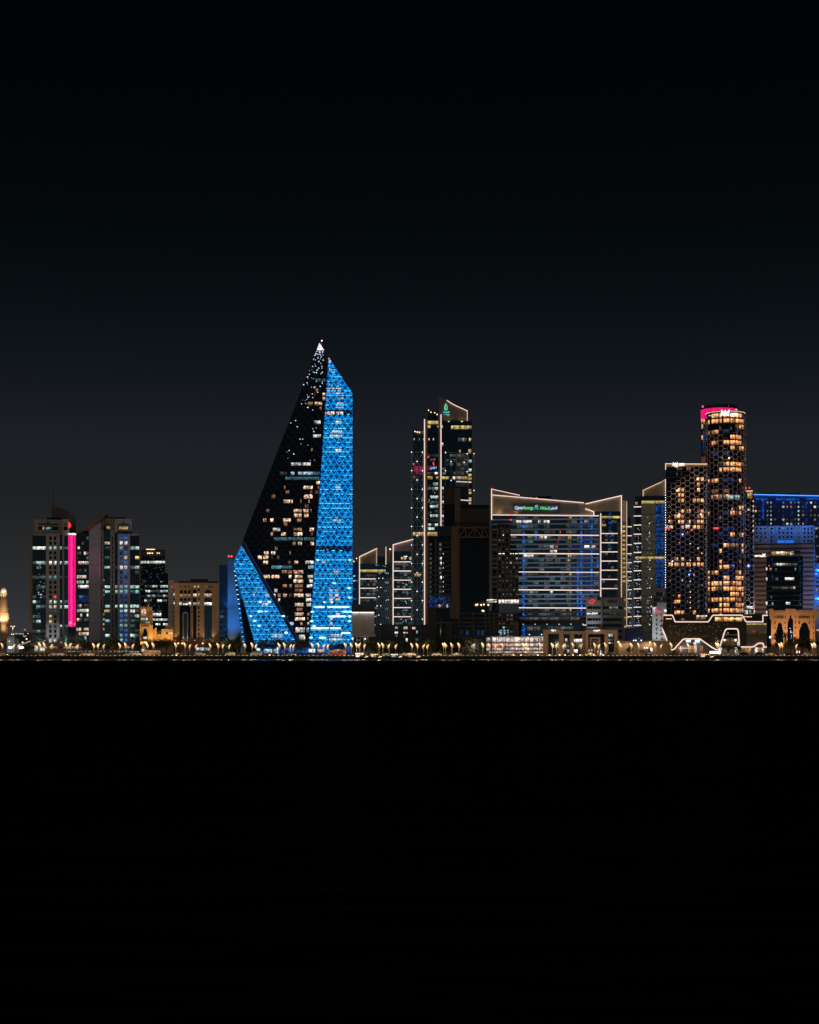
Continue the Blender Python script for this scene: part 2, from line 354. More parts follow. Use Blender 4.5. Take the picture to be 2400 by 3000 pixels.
m_ = MB(); m_.lathe([(9 * mm, 0), (8.5 * mm, lz(1870)), (7.5 * mm, lz(1825))], n=20); m_.build('lower_shaft', CASTLE, b.root, smooth=True)
m_ = MB(); pts = [Vector((math.sin(a) * 9 * mm, -math.cos(a) * 9 * mm, lz(1885 - 60 * i / 24))) for i, a in enumerate([3.6 * j / 24 - .6 for j in range(25)])]
m_.tube(pts, [1.1] * 25, 6); m_.build('spiral_ramp', CASTLE, b.root, smooth=True)
for k in range(10):
    a = k * math.pi / 5; m_ = MB(); m_.tube([(math.sin(a) * 9 * mm, -math.cos(a) * 9 * mm, lz(1750)), (math.sin(a) * 9 * mm, -math.cos(a) * 9 * mm, lz(1737))], [.28, .28], 6); m_.build('lantern_column', CASTLE, b.root)
m_ = MB(); m_.lathe([(6 * mm, lz(1751)), (6 * mm, lz(1736))], n=16); m_.build('lantern', LY, b.root)
m_ = MB(); m_.lathe([(9.8 * mm, lz(1737)), (10 * mm, lz(1733)), (9.4 * mm, lz(1727)), (6.5 * mm, lz(1721)), (2 * mm, lz(1718.5)), (.01, lz(1718))], n=20); m_.build('dome', WHITE, b.root, smooth=True)
for x, pw in ((30, 9000), (-12, 9000)): b.flood(x, 1890, -9, (8, 1780, 0), pw, (1, .68, .40), 50)

for x in (-4, 10, 24): b.flood(x, 1827, -6.2, (10, 1795, -2), 2600, (1, .78, .55), 80)
b.flood(12, 1752, -6, (10, 1727, -1), 2600, (1, .82, .6), 70)
# ---- low white hall and far blocks
b = Bld('low_hall', 'low flat white hall behind the bright floodlights beside the minaret', 'building', 24, 1010)
b.box('wall', -10, 42, 1867, None, WHITE, 0, 20); b.box('roof', -10, 43, 1865.5, 1867, GREYL, -.3, 20.5); b.box('stair_block', 43, 56, 1871, None, BEIGE, 1, 12)
b.dots([(27, 1879)], 2.5, WARML)
for p in ((30, 260), (60, 260)): b.flood(p[0], 1899, -8, (p[0] - 4, 1884, 0), p[1], (.8, .95, 1), 120, vis=False)
b = Bld('far_block', 'hazy far slab block with rows of amber lights behind the floodlit yard', 'building', 68, 1900)
b.box('wall', 43, 120, 1861, None, wall('far_concrete', (.10, .13, .17)), 0, 40); b.box('upper_storeys', 66, 120, 1852, 1861, wall('far_concrete', (.1, .13, .17)), 3, 30)
for x, y, w in ((48, 1856.5, 6), (56, 1857, 4), (61, 1857, 4), (67, 1857.5, 5), (73, 1845, 6), (73, 1864, 9), (82, 1856.5, 4)): b.box('window', x - w / 2, x + w / 2, y - 1.1, y + 1.1, LPK if y != 1864 else LW, (3 if y < 1861 else 0) - .5, .4)
for i, (px, lab) in enumerate(((30, 'the white hall'), (61, 'the far slab block'))):
    p = world_at(px, 1897, 880); o = empty('site_floodlight', (p.x, 880, G)); tag(o, 'bright blue-white floodlight on a short mast in front of ' + lab, 'floodlight', 'floodlights by the minaret')
    m_ = MB(); m_.tube([(0, 0, 0), (0, 0, p.z - G - .6)], [.12, .09], 6); m_.build('mast', DARK, o)
    m_ = MB(); m_.ball((0, 0, p.z - G), .95, 14, 10, (1.1 + i * .5, .35, .7)); m_.build('lamp_head', COLDL, o, smooth=True)
p = world_at(37.5, 1835, 905); o = empty('light_mast', (p.x, 905, G)); tag(o, 'tall slim mast with two small lamps on a crossbar beside the minaret', 'light mast')
zt = p.z - G; m_ = MB(); m_.tube([(0, 0, 0), (0, 0, zt)], [.16, .12], 6); m_.build('pole', STEEL, o)
m_ = MB(); m_.box((-1.1, -.1, zt - .1), (1.1, .1, zt + .1)); m_.build('crossbar', STEEL, o)
for x in (-.8, .8, -.5, .4):
    lo = lnk(bpy.data.objects.new('lamp', lamp_mesh(WARML)), o); lo.location = (x * 1.1, -.15, zt if abs(x) > .6 else zt - 4.2); lo.scale = (.7, .5, .4)
l = bpy.data.lights.new('mast_light', 'POINT'); l.energy = 120; l.color = (1, .85, .7); lo = bpy.data.objects.new('mast_light', l); COL.objects.link(lo); lo.parent = o; lo.location = (0, -.8, zt - 1)
o = Bld('lit_ramp', 'sloping ramp with a lit handrail beyond the bright floodlights', 'ramp', 70, 890)
o.poly('deck', [(53, 1893), (90, 1879), (90, 1881), (53, 1895)], GREYL, 0, 4); o.strip([(53, 1891), (90, 1877.5)], 1.6, LPK, -.2, 'handrail_light')
for x in (56, 64, 72, 80, 88): o.box('post', x - .5, x + .5, 1893 - (x - 53) * .38, None, GREY, .5, .4)
o.dots([(66, 1882), (78, 1872)], 3.4, COLDL)

# ---- twin towers
def fin_windows(b, x0, xs, w, y0, pitch, n, mats, d, h=9.0):
    for i in range(n):
        for j, x in enumerate(xs):
            b.win(x, x + w, y0 + pitch * i - h / 2, y0 + pitch * i + h / 2, mats(i, j), d)
b = Bld('twin_tower', 'tall beige twin tower with a vertical magenta light band', 'tower', 170, 950)
b.box('core', 90, 222, 1566, None, GLK, 4, 26); b.box('edge_wall', 87, 95, 1563, None, BROWN, 0, 26)
b.box('glass_bay', 95.2, 134.3, 1569, None, GL, 1.5, 3); b.box('parapet', 95.2, 134.3, 1563, 1568.8, BEIGE, .6, 6)
b.box('window_fin', 134.5, 175, 1563, None, PALE, -.8, 20); b.box('recess', 175.2, 183, 1570, None, GL, 2, 2); b.box('pier', 183, 188, 1569, None, PALE, .2, 10); b.box('glass_strip', 188.2, 199.6, 1569, None, GLT, 1, 3)
def f1(i, j):
    r = {2: LC, 5: LP, 8: LCY, 13: LC, 14: LP, 21: LP}
    if i in r: return r[i]
    if j == 0 and i in (16, 17): return LY
    if i == 12 and j == 1: return LR
    return GLK if i not in (15, 18) else LCD
fin_windows(b, 0, (144.3, 158.2), 7, 1577, 14.35, 22, f1, -.8)
for i, y in enumerate([1577 + 14.35 * k for k in range(22)]):
    for x0, x1, q in ((96, 106, 0), (106.5, 119, 1), (119.5, 134, 2)):
        mt = {2: (LC, LP, LP), 5: (LCD, LC, LC), 8: (LCD, LCD, LCD), 10: (None, LCD, LCD), 13: (LC, LCD, None), 14: (None, LCY, LCD), 6: (None, LCD, None), 16: (LCD, LCD, None), 17: (LCD, LC, None), 19: (LCD, LCD, LCD), 12: (LCD, None, LCD)}.get(i, (None,) * 3)[q]
        if mt: b.win(x0, x1, y - 4.5, y + 4.5, mt, 1.5)
    if i in (2, 5, 8, 13, 14, 18): b.win(176, 181.5, y - 4.5, y + 4.5, LC if i != 8 else LCD, 2); b.win(189, 199, y - 4.5, y + 4.5, LC if i in (5, 14) else LCD, 1)
    b.box('floor_band', 95.4, 134.2, y + 6.4, y + 7.6, DARK, 1.35, .3)
for k in range(34):
    x, y = random.gauss(116, 7), random.uniform(1640, 1882); s_ = random.uniform(.6, 1.6); b.win(x - s_, x + s_, y - s_ * 1.2, y + s_ * 1.2, random.choice([LC, LCY, LY, LCD, LC]), 1.45, 'light_speck')  # sparkles reflected in the glass, put in as small glowing specks
b.box('top_block', 101, 182, 1522, 1566, BEIGE, 1.2, 20); b.box('top_side', 182, 203, 1521, 1569, PALE, .4, 16)
b.box('louvre', 112, 171, 1534, 1538, DARK, 1.0, .5); b.box('louvre', 187, 198, 1534, 1538, DARK, .2, .5)
b.box('window_band', 112, 171, 1543, 1552.5, GLK, 1.0, .5); b.win(124, 130, 1543.5, 1551.5, LY, .9); b.win(134, 152, 1545, 1551, LCY, .9); b.box('window_band', 187, 198, 1543, 1552.5, GLK, .2, .5)
b.box('helideck', 137, 180, 1516, 1518.6, DARK, 4, 9); b.box('helideck_leg', 146, 147.5, 1518.6, 1522, DARK, 7, .5); b.box('helideck_leg', 168, 169.5, 1518.6, 1522, DARK, 7, .5)
b.box('roof_unit', 138, 143, 1528, 1534, DARK, .8, .5)
b.poly('crown_sail', [(151, 1478), (151, 1522), (203, 1521), (203, 1568), (223, 1568), (223, 1518), (218, 1511), (209, 1503), (195, 1494), (175, 1486)], BROWN, 13, 2); b.box('antenna', 156.4, 157.6, 1418, 1480, DARK, 13.5, .3)
b.poly('red_disc', [(200, 1530), (204, 1531), (207, 1534), (208.8, 1538.5), (207.5, 1543), (204, 1546.5), (200, 1547.5)], SIGNR, -.4, .5)
b.box('light_band_frame', 199.8, 222, 1567, 1838, DARK, .2, 1.5)
for k in range(10): b.box('light_tube', 200.2 + k * 2.16, 202.1 + k * 2.16, 1569, 1836, (MAG, MAG, MAGL, MAG, MAGL, MAGL, MAG, CRIM, MAG, CRIM)[k], -.2 + .05 * (k % 2), .3)
for k in range(16): x, y = random.uniform(202, 220), random.uniform(1822, 1834); b.win(x - 1.2, x + 1.2, y - 1.3, y + 1.3, LPK, -.25, 'light_speck')
b.text('ooredoo', 200, 223, 1563.6, 7.2, SIGNW, -.6)
b.box('office_wing', 221, 261, 1560, None, GL, 2.2, 20); b.box('wing_parapet', 221, 261, 1558, 1562, DARK, 2, 1)
for y, p, ms in ((1577, .2, [LCD]), (1592, .25, [LGR, LWD]), (1605, .4, [LCD, LP]), (1621, .7, [LPK, LGR]), (1635, .3, [LCD]), (1649, 1, [LPK, LP]), (1672, .2, [LCD]), (1690, .8, [LPK, LW]), (1706, .7, [LCD, LC]), (1719, 1, [LP, LPK]), (1749, .9, [LBD, LB]), (1760, .8, [LBD]), (1775, .9, [LGR, LPK]), (1789, 1, [LP, LC]), (1803, .6, [LP]), (1816, .5, [LW, LGR]), (1844, .7, [LPK]), (1857, .8, [LPK, LY]), (1869, .6, [LC])):
    b.row(223 + random.uniform(0, 6), 260, y - 4.5, y + 4.5, 5, ms, p, 2.2)
b.flood(155, 1895, -14, (155, 1850, 0), 3800, (.9, .95, .9), 40); b.flood(92, 1895, -12, (92, 1800, 0), 2400, (1, .6, .35), 50)

b = Bld('twin_tower', 'tall grey twin tower with sloped blade roof and columns of blue windows', 'tower', 335, 952)
b.box('core', 262, 410, 1568, None, GLK, 4, 26)
b.poly('blade_wall', [(261, 1552), (295, 1527), (295, 1925), (261, 1925)], MAUVE, -1, 18)
for y in (1597, 1654, 1711, 1768, 1825): b.box('joint', 261.2, 294.8, y, y + .8, DARK, -1.05, .2)
b.poly('roof_blade', [(241, 1547), (313, 1502), (315, 1505), (262, 1552), (241, 1554)], BROWN, -2.4, 22)
b.box('pier', 295.2, 303, 1552, None, BEIGE, -.2, 12); b.box('glass_strip', 303.2, 323, 1554, None, GLT, .8, 3); b.box('pier', 323.2, 336, 1552, None, BEIGE, -.2, 12); b.box('recess', 336.2, 345, 1566, None, GL, 2, 2)
b.box('window_fin', 345, 381, 1564, None, MAUVE, -.8, 20); b.box('glass_bay', 381.2, 408, 1569, None, GL, 1, 3); b.box('parapet', 381.2, 408, 1564, 1568.8, MAUVE, .4, 6); b.box('edge_wall', 408.2, 413, 1566, None, BROWN, 0, 22)
W2 = {0: (LB, LB), 1: (LP, LP), 2: (LCY, LBD), 3: (LBD, LB), 4: (LB, LPK), 5: (LB, LB), 6: (LP, LP), 7: (LBD, LB), 8: (LBD, LBD), 9: (LBD, LB), 10: (LC, LC), 11: (LCY, LCY), 12: (LBD, LBD), 13: (LBD, LBD), 14: (LC, LC), 15: (LCY, LC), 16: (LB, LB), 17: (LB, LCY), 18: (LCY, LC), 19: (LB, LB), 20: (LCY, LB), 21: (LCY, LB)}
fin_windows(b, 0, (351.3, 364.8), 8.2, 1577, 14.25, 22, lambda i, j: W2[i][j], -.8, 9.6)
for i in range(22):
    y = 1577 + 14.25 * i
    r = {2: (LC, LC), 4: (None, LY), 6: (LCD, LC), 10: (LC, LC), 11: (LCD, LCY), 14: (LC, LC), 15: (LP, LGR), 16: (LCD, LC), 17: (LCD, LCD), 18: (LCD, None), 19: (LCD, LCD), 20: (LC, LCD), 7: (None, LCD)}.get(i, (None, None))
    if r[0]: b.win(382, 395, y - 4.6, y + 4.6, r[0], 1)
    if r[1]: b.win(396, 407.5, y - 4.6, y + 4.6, r[1], 1)
    if i in (6, 10, 11, 14): b.win(337.5, 344, y - 4.5, y + 4.5, LC if i > 6 else LCD, 2)
    b.win(328, 331, y - 5, y + 5, GLK, -.2, 'slit_window')
    mt = {1: LPK, 2: LCD, 6: LC, 10: LC, 11: LCY, 14: LC, 15: LY, 17: LCY, 20: LC, 4: LCD}.get(i)
    if mt: b.win(306 + (i % 3), 322, y - 4, y + 4, mt, .8)
    if i in (9, 11, 12, 16, 17, 18, 19): b.win(302.2, 306, y - 7, y - 2, LY, -.4, 'slit_window')
    elif i < 20: b.win(297, 299, y - 4, y + 4, GLK, -.2, 'slit_window')
b.box('top_block', 295.5, 336, 1518, 1552, BROWN, .4, 16); b.box('top_block', 336.2, 386, 1520, 1562, MAUVE, .8, 16)
b.box('louvre', 303, 323, 1535, 1537.5, DARK, .2, .5); b.box('louvre', 346, 379, 1535, 1538, DARK, .6, .5)
b.box('window_band', 303, 323, 1541, 1552, GLK, .2, .5); b.win(312, 322.5, 1542, 1551, LY, .1); b.box('window_band', 346, 380, 1541, 1551.5, GLK, .6, .5); b.row(349, 376, 1543, 1551, 4, [LY, LGR], .9, .5); b.box('dark_storey', 344, 387, 1555, 1562, GLB, .5, .8)
b.box('helideck', 316, 367, 1515, 1517.6, DARK, 4, 9); b.box('helideck_leg', 326, 327.5, 1517.6, 1520, DARK, 7, .5); b.box('helideck_leg', 356, 357.5, 1517.6, 1520, DARK, 7, .5); b.box('roof_unit', 360, 364, 1528, 1535, DARK, .5, .5)
b.flood(225, 1690, -14, (270, 1650, -1), 1300, (1, .08, .32), 75, 1.0, 2.0, vis=False); b.flood(365, 1900, -24, (350, 1560, 0), 9000, (.5, .6, 1), 40)  # magenta lamp added, unseen, for the light band's spill on the blade wall
# ---- arcaded podium
b = Bld('podium_building', 'long low terracotta podium with a white arcade under the twin towers', 'building', 260, 905)
b.box('wall', 88, 412, 1884, 1894, PINKB, 0, 14); b.box('lower_wall', 88, 412, 1901, None, PINKB, .2, 14); b.box('recess', 88, 412, 1894, 1901, GLK, 2, 10)
for i in range(28):
    x = 92 + i * 11.6
    if random.random() < .45: b.win(x + 1, x + 9.5, 1895, 1900.5, random.choice([LC, LPK, LCD, LGR, LCD, LGR]), 1.6)
    b.box('pier', x - 1.2, x, 1894, 1901, PINKB, .1, 1)
b.win(101, 112, 1892, 1908, LP, -1.2, 'lit_kiosk'); b.win(116, 130, 1899, 1908, LP, -1.2, 'lit_kiosk'); b.win(226, 238, 1892, 1899, LW, -.2, 'lit_bay')
b.dotmass([(random.uniform(200, 410), random.uniform(1907.5, 1909)) for _ in range(50)], 1.8, DOTS, -3, 'arcade_lights')

# ---- dark round-topped tower
b = Bld('office_tower', 'dark glass office tower with brown cap and bands of white windows', 'tower', 450, 1012)
b.box('core', 405, 483.5, 1630, None, GLK, 0, 30); b.box('side_bay', 483.7, 493, 1679, None, GLK, 1, 26); b.box('cap', 405, 484.5, 1613, 1629.8, BROWN, -.5, 31); b.box('roof_rim', 405, 484, 1610.5, 1613, DARK, .5, 28)
b.box('roof_light_ring', 428, 454, 1608.5, 1611.5, WARML, 4, 8); b.box('mast', 427, 427.8, 1603, 1612, DARK, 6, .4)
b.dots([(x, 1620.5) for x in (433, 437.5, 442, 447, 461, 466.5)], 3.2, WARML, -.8)
def bandrow(y, x0, x1, n, ms, p=1, h=6.5): b.row(x0, x1, y - h / 2, y + h / 2, n, ms, p, 0)
bandrow(1647.3, 411, 484, 8, [LP, LP, LC], 1, 7.5); bandrow(1718, 424, 492, 9, [LGR, LC, LGR], .95); bandrow(1732, 426, 492, 9, [LP, LGR, LC], .9); bandrow(1746, 424, 492, 9, [LC, LGR], .9); bandrow(1760, 423, 490, 9, [LP, LGR], .85)
bandrow(1704.5, 470, 480, 2, [LC], .6, 3); bandrow(1801, 448, 473, 3, [LSH], 1, 9); bandrow(1792, 448, 474, 4, [LGR], .6); bandrow(1815.5, 448, 492, 6, [LP, LC], 1); bandrow(1829.5, 448, 492, 6, [LP, LC], .95); bandrow(1844, 450, 488, 6, [LCD], .6)
for k in range(17): b.box('floor_band', 405.2, 483.3, 1654 + k * 14, 1655 + k * 14, DARK, -.12, .3)
b.dotmass([(random.uniform(412, 480), random.uniform(1632, 1790)) for _ in range(110)], 1.3, emit('teal_glint', (.25, .55, .6), .5, 0, .5), -.3, 'window_glints')  # glints on the glass put in as dim glowing balls
b.dotmass([(random.uniform(437, 447), random.uniform(1784, 1800)) for _ in range(26)], 1.6, DOTS, -.4, 'sign_lights')

# ---- floodlit castle-like building, left
b = Bld('castle_building', 'amber floodlit castle-like building with small tower and pointed arch doorway', 'building', 455, 915)
b.box('tower', 411, 446, 1779, None, CASTLE, 1.5, 10); b.poly('turret', [(429, 1783), (437, 1766), (437.5, 1800), (429, 1800)], CASTLE, 1.2, 6); b.poly('turret', [(411, 1783), (411, 1776), (415, 1776), (415, 1780), (420, 1780), (420, 1776), (424, 1776), (424, 1783)], CASTLE, 1.3, 4)
b.poly('corner_turret', [(438, 1806), (447.6, 1797), (447.6, 1835), (438, 1835)], CASTLE, .2, 7)
b.box('gatehouse', 410, 448, 1831, None, CASTLE, -2.5, 12)
for x in (410, 417, 424, 431, 438): b.box('merlon', x, x + 4, 1827.5, 1831, CASTLE, -2.4, 1)
b.poly('arch_door', [(419.5, 1873), (419.5, 1851), (422, 1845), (425.5, 1841), (429, 1845), (431, 1851), (431, 1873)], GLK, -2.8, .4); b.win(420, 430.5, 1866, 1873, LP, -2.9); b.poly('door_surround', [(415.5, 1877), (415.5, 1836), (435, 1836), (435, 1877), (433, 1877), (433, 1838.5), (417.5, 1838.5), (417.5, 1877)], CASTLE, -3.0, .6)
b.poly('arch_window', [(415, 1803), (415, 1790), (418, 1785), (421, 1783.5), (424.5, 1785), (427.5, 1790), (427.5, 1803)], LPK, 1.2, .3)
for x in (415.5, 421, 430, 439): b.win(x - 2, x + 2, 1811.5, 1817.5, LC if x < 436 else GLK, 1.3)
for x in (412.5, 421, 430, 437): b.win(x - 1.8, x + 1.8, 1822, 1826.8, LCD if x < 425 else LC, 1.3)
b.box('wing', 448.2, 459, 1846, None, CASTLE, 0, 9); b.poly('wing_gable', [(448.2, 1846), (458, 1838), (459, 1838), (459, 1846)], CASTLE, 0, 3); b.box('wing', 459.2, 473, 1858, None, CASTLE, 1, 8); b.win(461, 472, 1848, 1858, LCD, 1.2); b.box('wing', 473.2, 508, 1843.5, None, CASTLE, .2, 9); b.box('wing_tower', 485, 508, 1834.5, 1843.4, CASTLE, 1.5, 7)
for x in (486, 493, 500): b.box('merlon', x, x + 4, 1832, 1834.4, CASTLE, 1.5, 1)
for x in (489, 497, 503): b.win(x - 1.8, x + 1.8, 1853, 1858, LSH if x > 495 else GLK, 0)
for x in (412, 429, 446): b.flood(x, 1893, -9, (x, 1845, -2), 3200, (1, .55, .16), 60)
for x in (458, 476, 492, 505): b.flood(x, 1890, -6, (x, 1850, 0), 1700, (1, .58, .16), 80)
b.flood(429, 1829, -5, (428, 1780, 1.5), 260, (1, .55, .2), 80, vis=False); b.box('porch', 412, 431, 1880, None, CASTLE, -7, 4); b.poly('porch_arch', [(416, 1912), (416, 1893), (419, 1889), (424, 1889), (427, 1893), (427, 1912)], LW, -7.3, .4)
# ---- brown arched block
b = Bld('arched_building', 'brown stone block with tall arched windows and warm uplights', 'building', 575, 930)
b.box('side_wing', 493.5, 509.8, 1700, None, GREYL, 6, 20); b.box('wall', 510, 642, 1708, None, TAN, 0, 26); b.box('roof', 521, 640, 1702.5, 1707.8, DARK, 2, 22); b.box('roof_plant', 558, 610, 1696.5, 1702.4, DARK, 5, 14)
b.beacon([(504, 1719)], 2.8)
for i, x in enumerate((516, 523, 528, 533, 538, 543, 548, 553)): b.poly('vent', [(x, 1721), (x + 3, 1721), (x + 1.5, 1715.5)], GLK if i % 3 else LGR, -.2, .3)
for i, x in enumerate((568, 579, 602, 610, 618)): b.poly('vent', [(x, 1721), (x + 5, 1721), (x + 2.5, 1715)], LW if i < 2 else LC if i == 2 else GLK, -.2, .3)
def arch(x0, x1, y0, y1, mat, d, dd=.3, name='arch_window', k=8):
    r = (x1 - x0) / 2; cx = (x0 + x1) / 2
    return b.poly(name, [(x0, y1)] + [(cx - r * math.cos(math.pi * i / k), y0 + r * 1.15 * (1 - math.sin(math.pi * i / k))) for i in range(k + 1)] + [(x1, y1)], mat, d, dd)
arch(524.5, 560, 1762, 1876, TAN, -.5, .4, 'arch_surround'); arch(526.5, 558, 1765, 1875, GLK, -.7, .2); arch(535.5, 551, 1792, 1875.5, TAN, -1.0, .3, 'arch_surround'); arch(537.5, 549, 1796, 1875, GLT, -1.2, .2)
for x0, x1 in ((527, 535.5), (539, 547.5), (551, 558)):
    arch(x0, x1, 1729, 1739, GLK, -.2); b.win(x0, x1, 1741, 1748.5, LWD, 0); b.win(x0, x1, 1753, 1761, GLK, 0)
b.win(525.5, 532, 1765, 1773.5, LP, -.85); b.win(553, 559.5, 1765, 1773.5, LP, -.85); b.win(536, 550, 1768, 1773, LP, -.85)
arch(566, 575.5, 1727, 1874, GLK, -.25); arch(599, 620.5, 1727, 1874, GLT, -.25); b.box('pier', 560.5, 563.5, 1727, 1874, TAN, -.6, .6)
for x0, x1 in ((566.3, 575.3), (599.2, 620.2)): b.win(x0, x1, 1739.5, 1749, LW, -.4); b.win(x0, x1, 1765, 1773.5, LP, -.4); b.box('spandrel', x0, x1, 1750.2, 1751.4, TAN, -.5, .3)
for k in range(3): b.box('mullion', 603.5 + k * 5.5, 604.1 + k * 5.5, 1775, 1874, DARK, -.45, .2)
for k in range(8): b.box('transom', 599.2, 620.2, 1782 + k * 12, 1782.8 + k * 12, DARK, -.5, .2)
for i in range(15): b.win(580, 584.6, 1729 + 12.9 * i - 2.9, 1729 + 12.9 * i + 2.9, LW if i == 1 else LP if i == 3 else GLK, 0)
for i in range(12): b.win(508.8, 511.5, 1729 + 12.9 * i - 2.5, 1729 + 12.9 * i + 2.5, LP if i in (1, 3) else GLK, -.1); b.win(561.2, 562.8, 1729 + 12.9 * i - 2.5, 1729 + 12.9 * i + 2.5, GLK, -.6)
b.box('base_course', 510, 642, 1878, None, PINKB, -1.6, 2)
for x in (514, 536, 549, 571, 597, 623): b.flood(x, 1876.5, -1.8, (x, 1840, -.2), 800, (1, .58, .22), 70); b.dots([(x, 1877.4)], 3.2, WARML, -1.9, 'uplight_lamp')
for i in range(7): arch(574 + i * 6, 578.6 + i * 6, 1897, 1906, LC if i % 3 else LSH, -1.8)
for x in (522, 534, 594): b.dots([(x, 1885)], 4, WARML, -2)
b.flood(575, 1900, -16, (575, 1780, 0), 2000, (1, .6, .35), 75)
# ---- blue glass block beside the sail tower
b = Bld('glass_block', 'slim dark blue glass block with pale blue end wall and red roof beacons', 'building', 668, 1000)
b.box('glass_front', 642.5, 667, 1655, None, GLB, 0, 26); b.box('end_wall', 667.2, 705, 1636, None, wall('blue_grey_concrete', (.30, .36, .44)), -1.5, 26)
for i in range(16): b.box('floor_band', 642.7, 666.8, 1664 + i * 13.6, 1665.4 + i * 13.6, NAVY, -.15, .3)
for i, p in ((9, .5), (10, .4), (13, .6), (14, .5), (15, .6)): b.row(643, 667, 1667 + i * 13.6, 1675 + i * 13.6, 4, [LBD, LCD], p, 0)
b.box('beacon_frame', 668, 682, 1631.5, 1636, DARK, 2, 3); b.beacon([(670.5, 1630), (678.5, 1630)], 6, 1.5)
b.flood(678, 1888, -6, (680, 1850, -1.5), 700, (.8, .92, 1), 70, 1.0); b.flood(662, 1890, -18, (684, 1760, -1.5), 26000, (.04, .34, 1), 80, 1.0); b.flood(664, 1780, -14, (682, 1690, -1.5), 5200, (.04, .34, 1), 110, 1.0, vis=False)  # the blue lamps are added in place of the sail tower's glow

# ================================================================ the sail tower
b = Bld('sail_tower', 'giant sail-shaped tower with glowing blue glass and a dark slanted face', 'skyscraper', 880, 955)
CAMl = Vector((-b.B.dot(b.ux), -b.B.dot(b.uy), CZ - G))
class Facet:
    def __init__(s, p1, p2, p3, poly, back=18):
        s.o = b.P(*p1); s.n = (b.P(*p2) - s.o).cross(b.P(*p3) - s.o).normalized()
        if s.n.y > 0: s.n = -s.n
        s.poly = poly; s.back = back
    def at(s, px, py, off=0.0):
        D = b.P(px, py, 0) - CAMl; return CAMl + D * ((s.o - CAMl).dot(s.n) / D.dot(s.n)) + s.n * off
    def solid(s, name, mat):
        q = [s.at(*p) for p in s.poly]; n = len(q); m = MB()
        m.add(q + [Vector((v.x, s.back, v.z)) for v in q], [tuple(range(n)), tuple(range(2 * n - 1, n - 1, -1))] + [(i, i + n, (i + 1) % n + n, (i + 1) % n) for i in range(n)])
        return m.build(name, mat, b.root)
    def clip(s, pts):
        P = s.poly; ar = sum(P[i][0] * P[(i + 1) % len(P)][1] - P[(i + 1) % len(P)][0] * P[i][1] for i in range(len(P)))
        if ar < 0: P = P[::-1]
        for i in range(len(P)):
            (ax, ay), (bx, by) = P[i], P[(i + 1) % len(P)]; f = lambda q: (bx - ax) * (q[1] - ay) - (by - ay) * (q[0] - ax); out = []
            for j in range(len(pts)):
                c, e = pts[j], pts[(j + 1) % len(pts)]; fc, fe = f(c), f(e)
                if fc >= 0: out.append(c)
                if fc * fe < 0: k = fc / (fc - fe); out.append((c[0] + (e[0] - c[0]) * k, c[1] + (e[1] - c[1]) * k))
            pts = out
            if len(pts) < 2: return []
        return pts
    def seg(s, a, c):
        r = s.clip([a, c, ((a[0] + c[0]) / 2 + .001, (a[1] + c[1]) / 2 + .001)])
        if len(r) < 2: return None
        best = max(((p, q) for p in r for q in r), key=lambda t: (t[0][0] - t[1][0]) ** 2 + (t[0][1] - t[1][1]) ** 2); return best
    def pane(s, pts, mat, off, shrink=.93, name='pane', mb=None):
        r = s.clip(pts)
        if len(r) < 3: return 0
        ar = abs(sum(r[i][0] * r[(i + 1) % len(r)][1] - r[(i + 1) % len(r)][0] * r[i][1] for i in range(len(r)))) / 2
        if ar < 4: return 0
        cx = sum(p[0] for p in r) / len(r); cy_ = sum(p[1] for p in r) / len(r)
        r = [(cx + (p[0] - cx) * shrink, cy_ + (p[1] - cy_) * shrink) for p in r]; n = len(r)
        vs = [s.at(*p, off) for p in r] + [s.at(*p, off - .12) for p in r]
        fs = [tuple(range(n)), tuple(range(2 * n - 1, n - 1, -1))] + [(i, i + n, (i + 1) % n + n, (i + 1) % n) for i in range(n)]
        if mb is not None: mb.add(vs, fs)
        else: lnk(bpy.data.objects.new(name, mesh(name, vs, fs, mat)), b.root)
        return ar
    def bars(s, segs, w, mat, off, name, kind=None):
        m = MB()
        for a, c in segs:
            r = s.seg(a, c)
            if r: m.bar(s.at(*r[0], off), s.at(*r[1], off), w * b.m())
        if m.v: return m.build(name, mat, b.root, None, kind)
FD = Facet((713, 1581, 12), (955, 1080, 2), (905, 1880, 0), [(928, 1026), (950, 1026), (959, 1095), (904.5, 1905), (893, 1908), (713, 1581)])
FR = Facet((958, 1080, 2), (905, 1880, 0), (1031, 1500, 14), [(964, 1050), (1031, 1153), (1031, 1905), (904, 1905), (959.5, 1085)])
FL = Facet((706, 1597, 10), (871, 1871, -1), (747, 1886, -3), [(708, 1597), (880, 1905), (752, 1905), (685, 1655), (692, 1632)])
FS = Facet((713, 1582, 9), (870, 1850, 2), (890, 1900, 1), [(712, 1583), (717, 1588), (893, 1906), (881, 1906), (708, 1598)])
FN = Facet((685, 1656, 11), (749, 1890, -2), (712, 1890, 9), [(685.5, 1657), (752, 1906), (716, 1906), (701, 1815)])
FD.solid('dark_face', glass('navy_black_glass', (.06, .11, .17), .12)); FR.solid('blue_face', NAVY); FL.solid('blue_flank', NAVY); FS.solid('bevel', NAVY); FN.solid('narrow_flank', NAVY)
m_ = MB(); q_ = [b.P(x, y, 18.1) for x, y in [(929, 1028), (949, 1028), (957, 1075), (964, 1056), (1029, 1155), (1029, 1914), (716, 1914), (703, 1815), (687, 1656), (707, 1600), (714, 1583)]]
m_.prism([(v.x, v.z) for v in q_], 18.1, 46); m_.build('rear_body', GLK, b.root)
FP = 13.75; Y0 = 1448.5; HW = 8.2
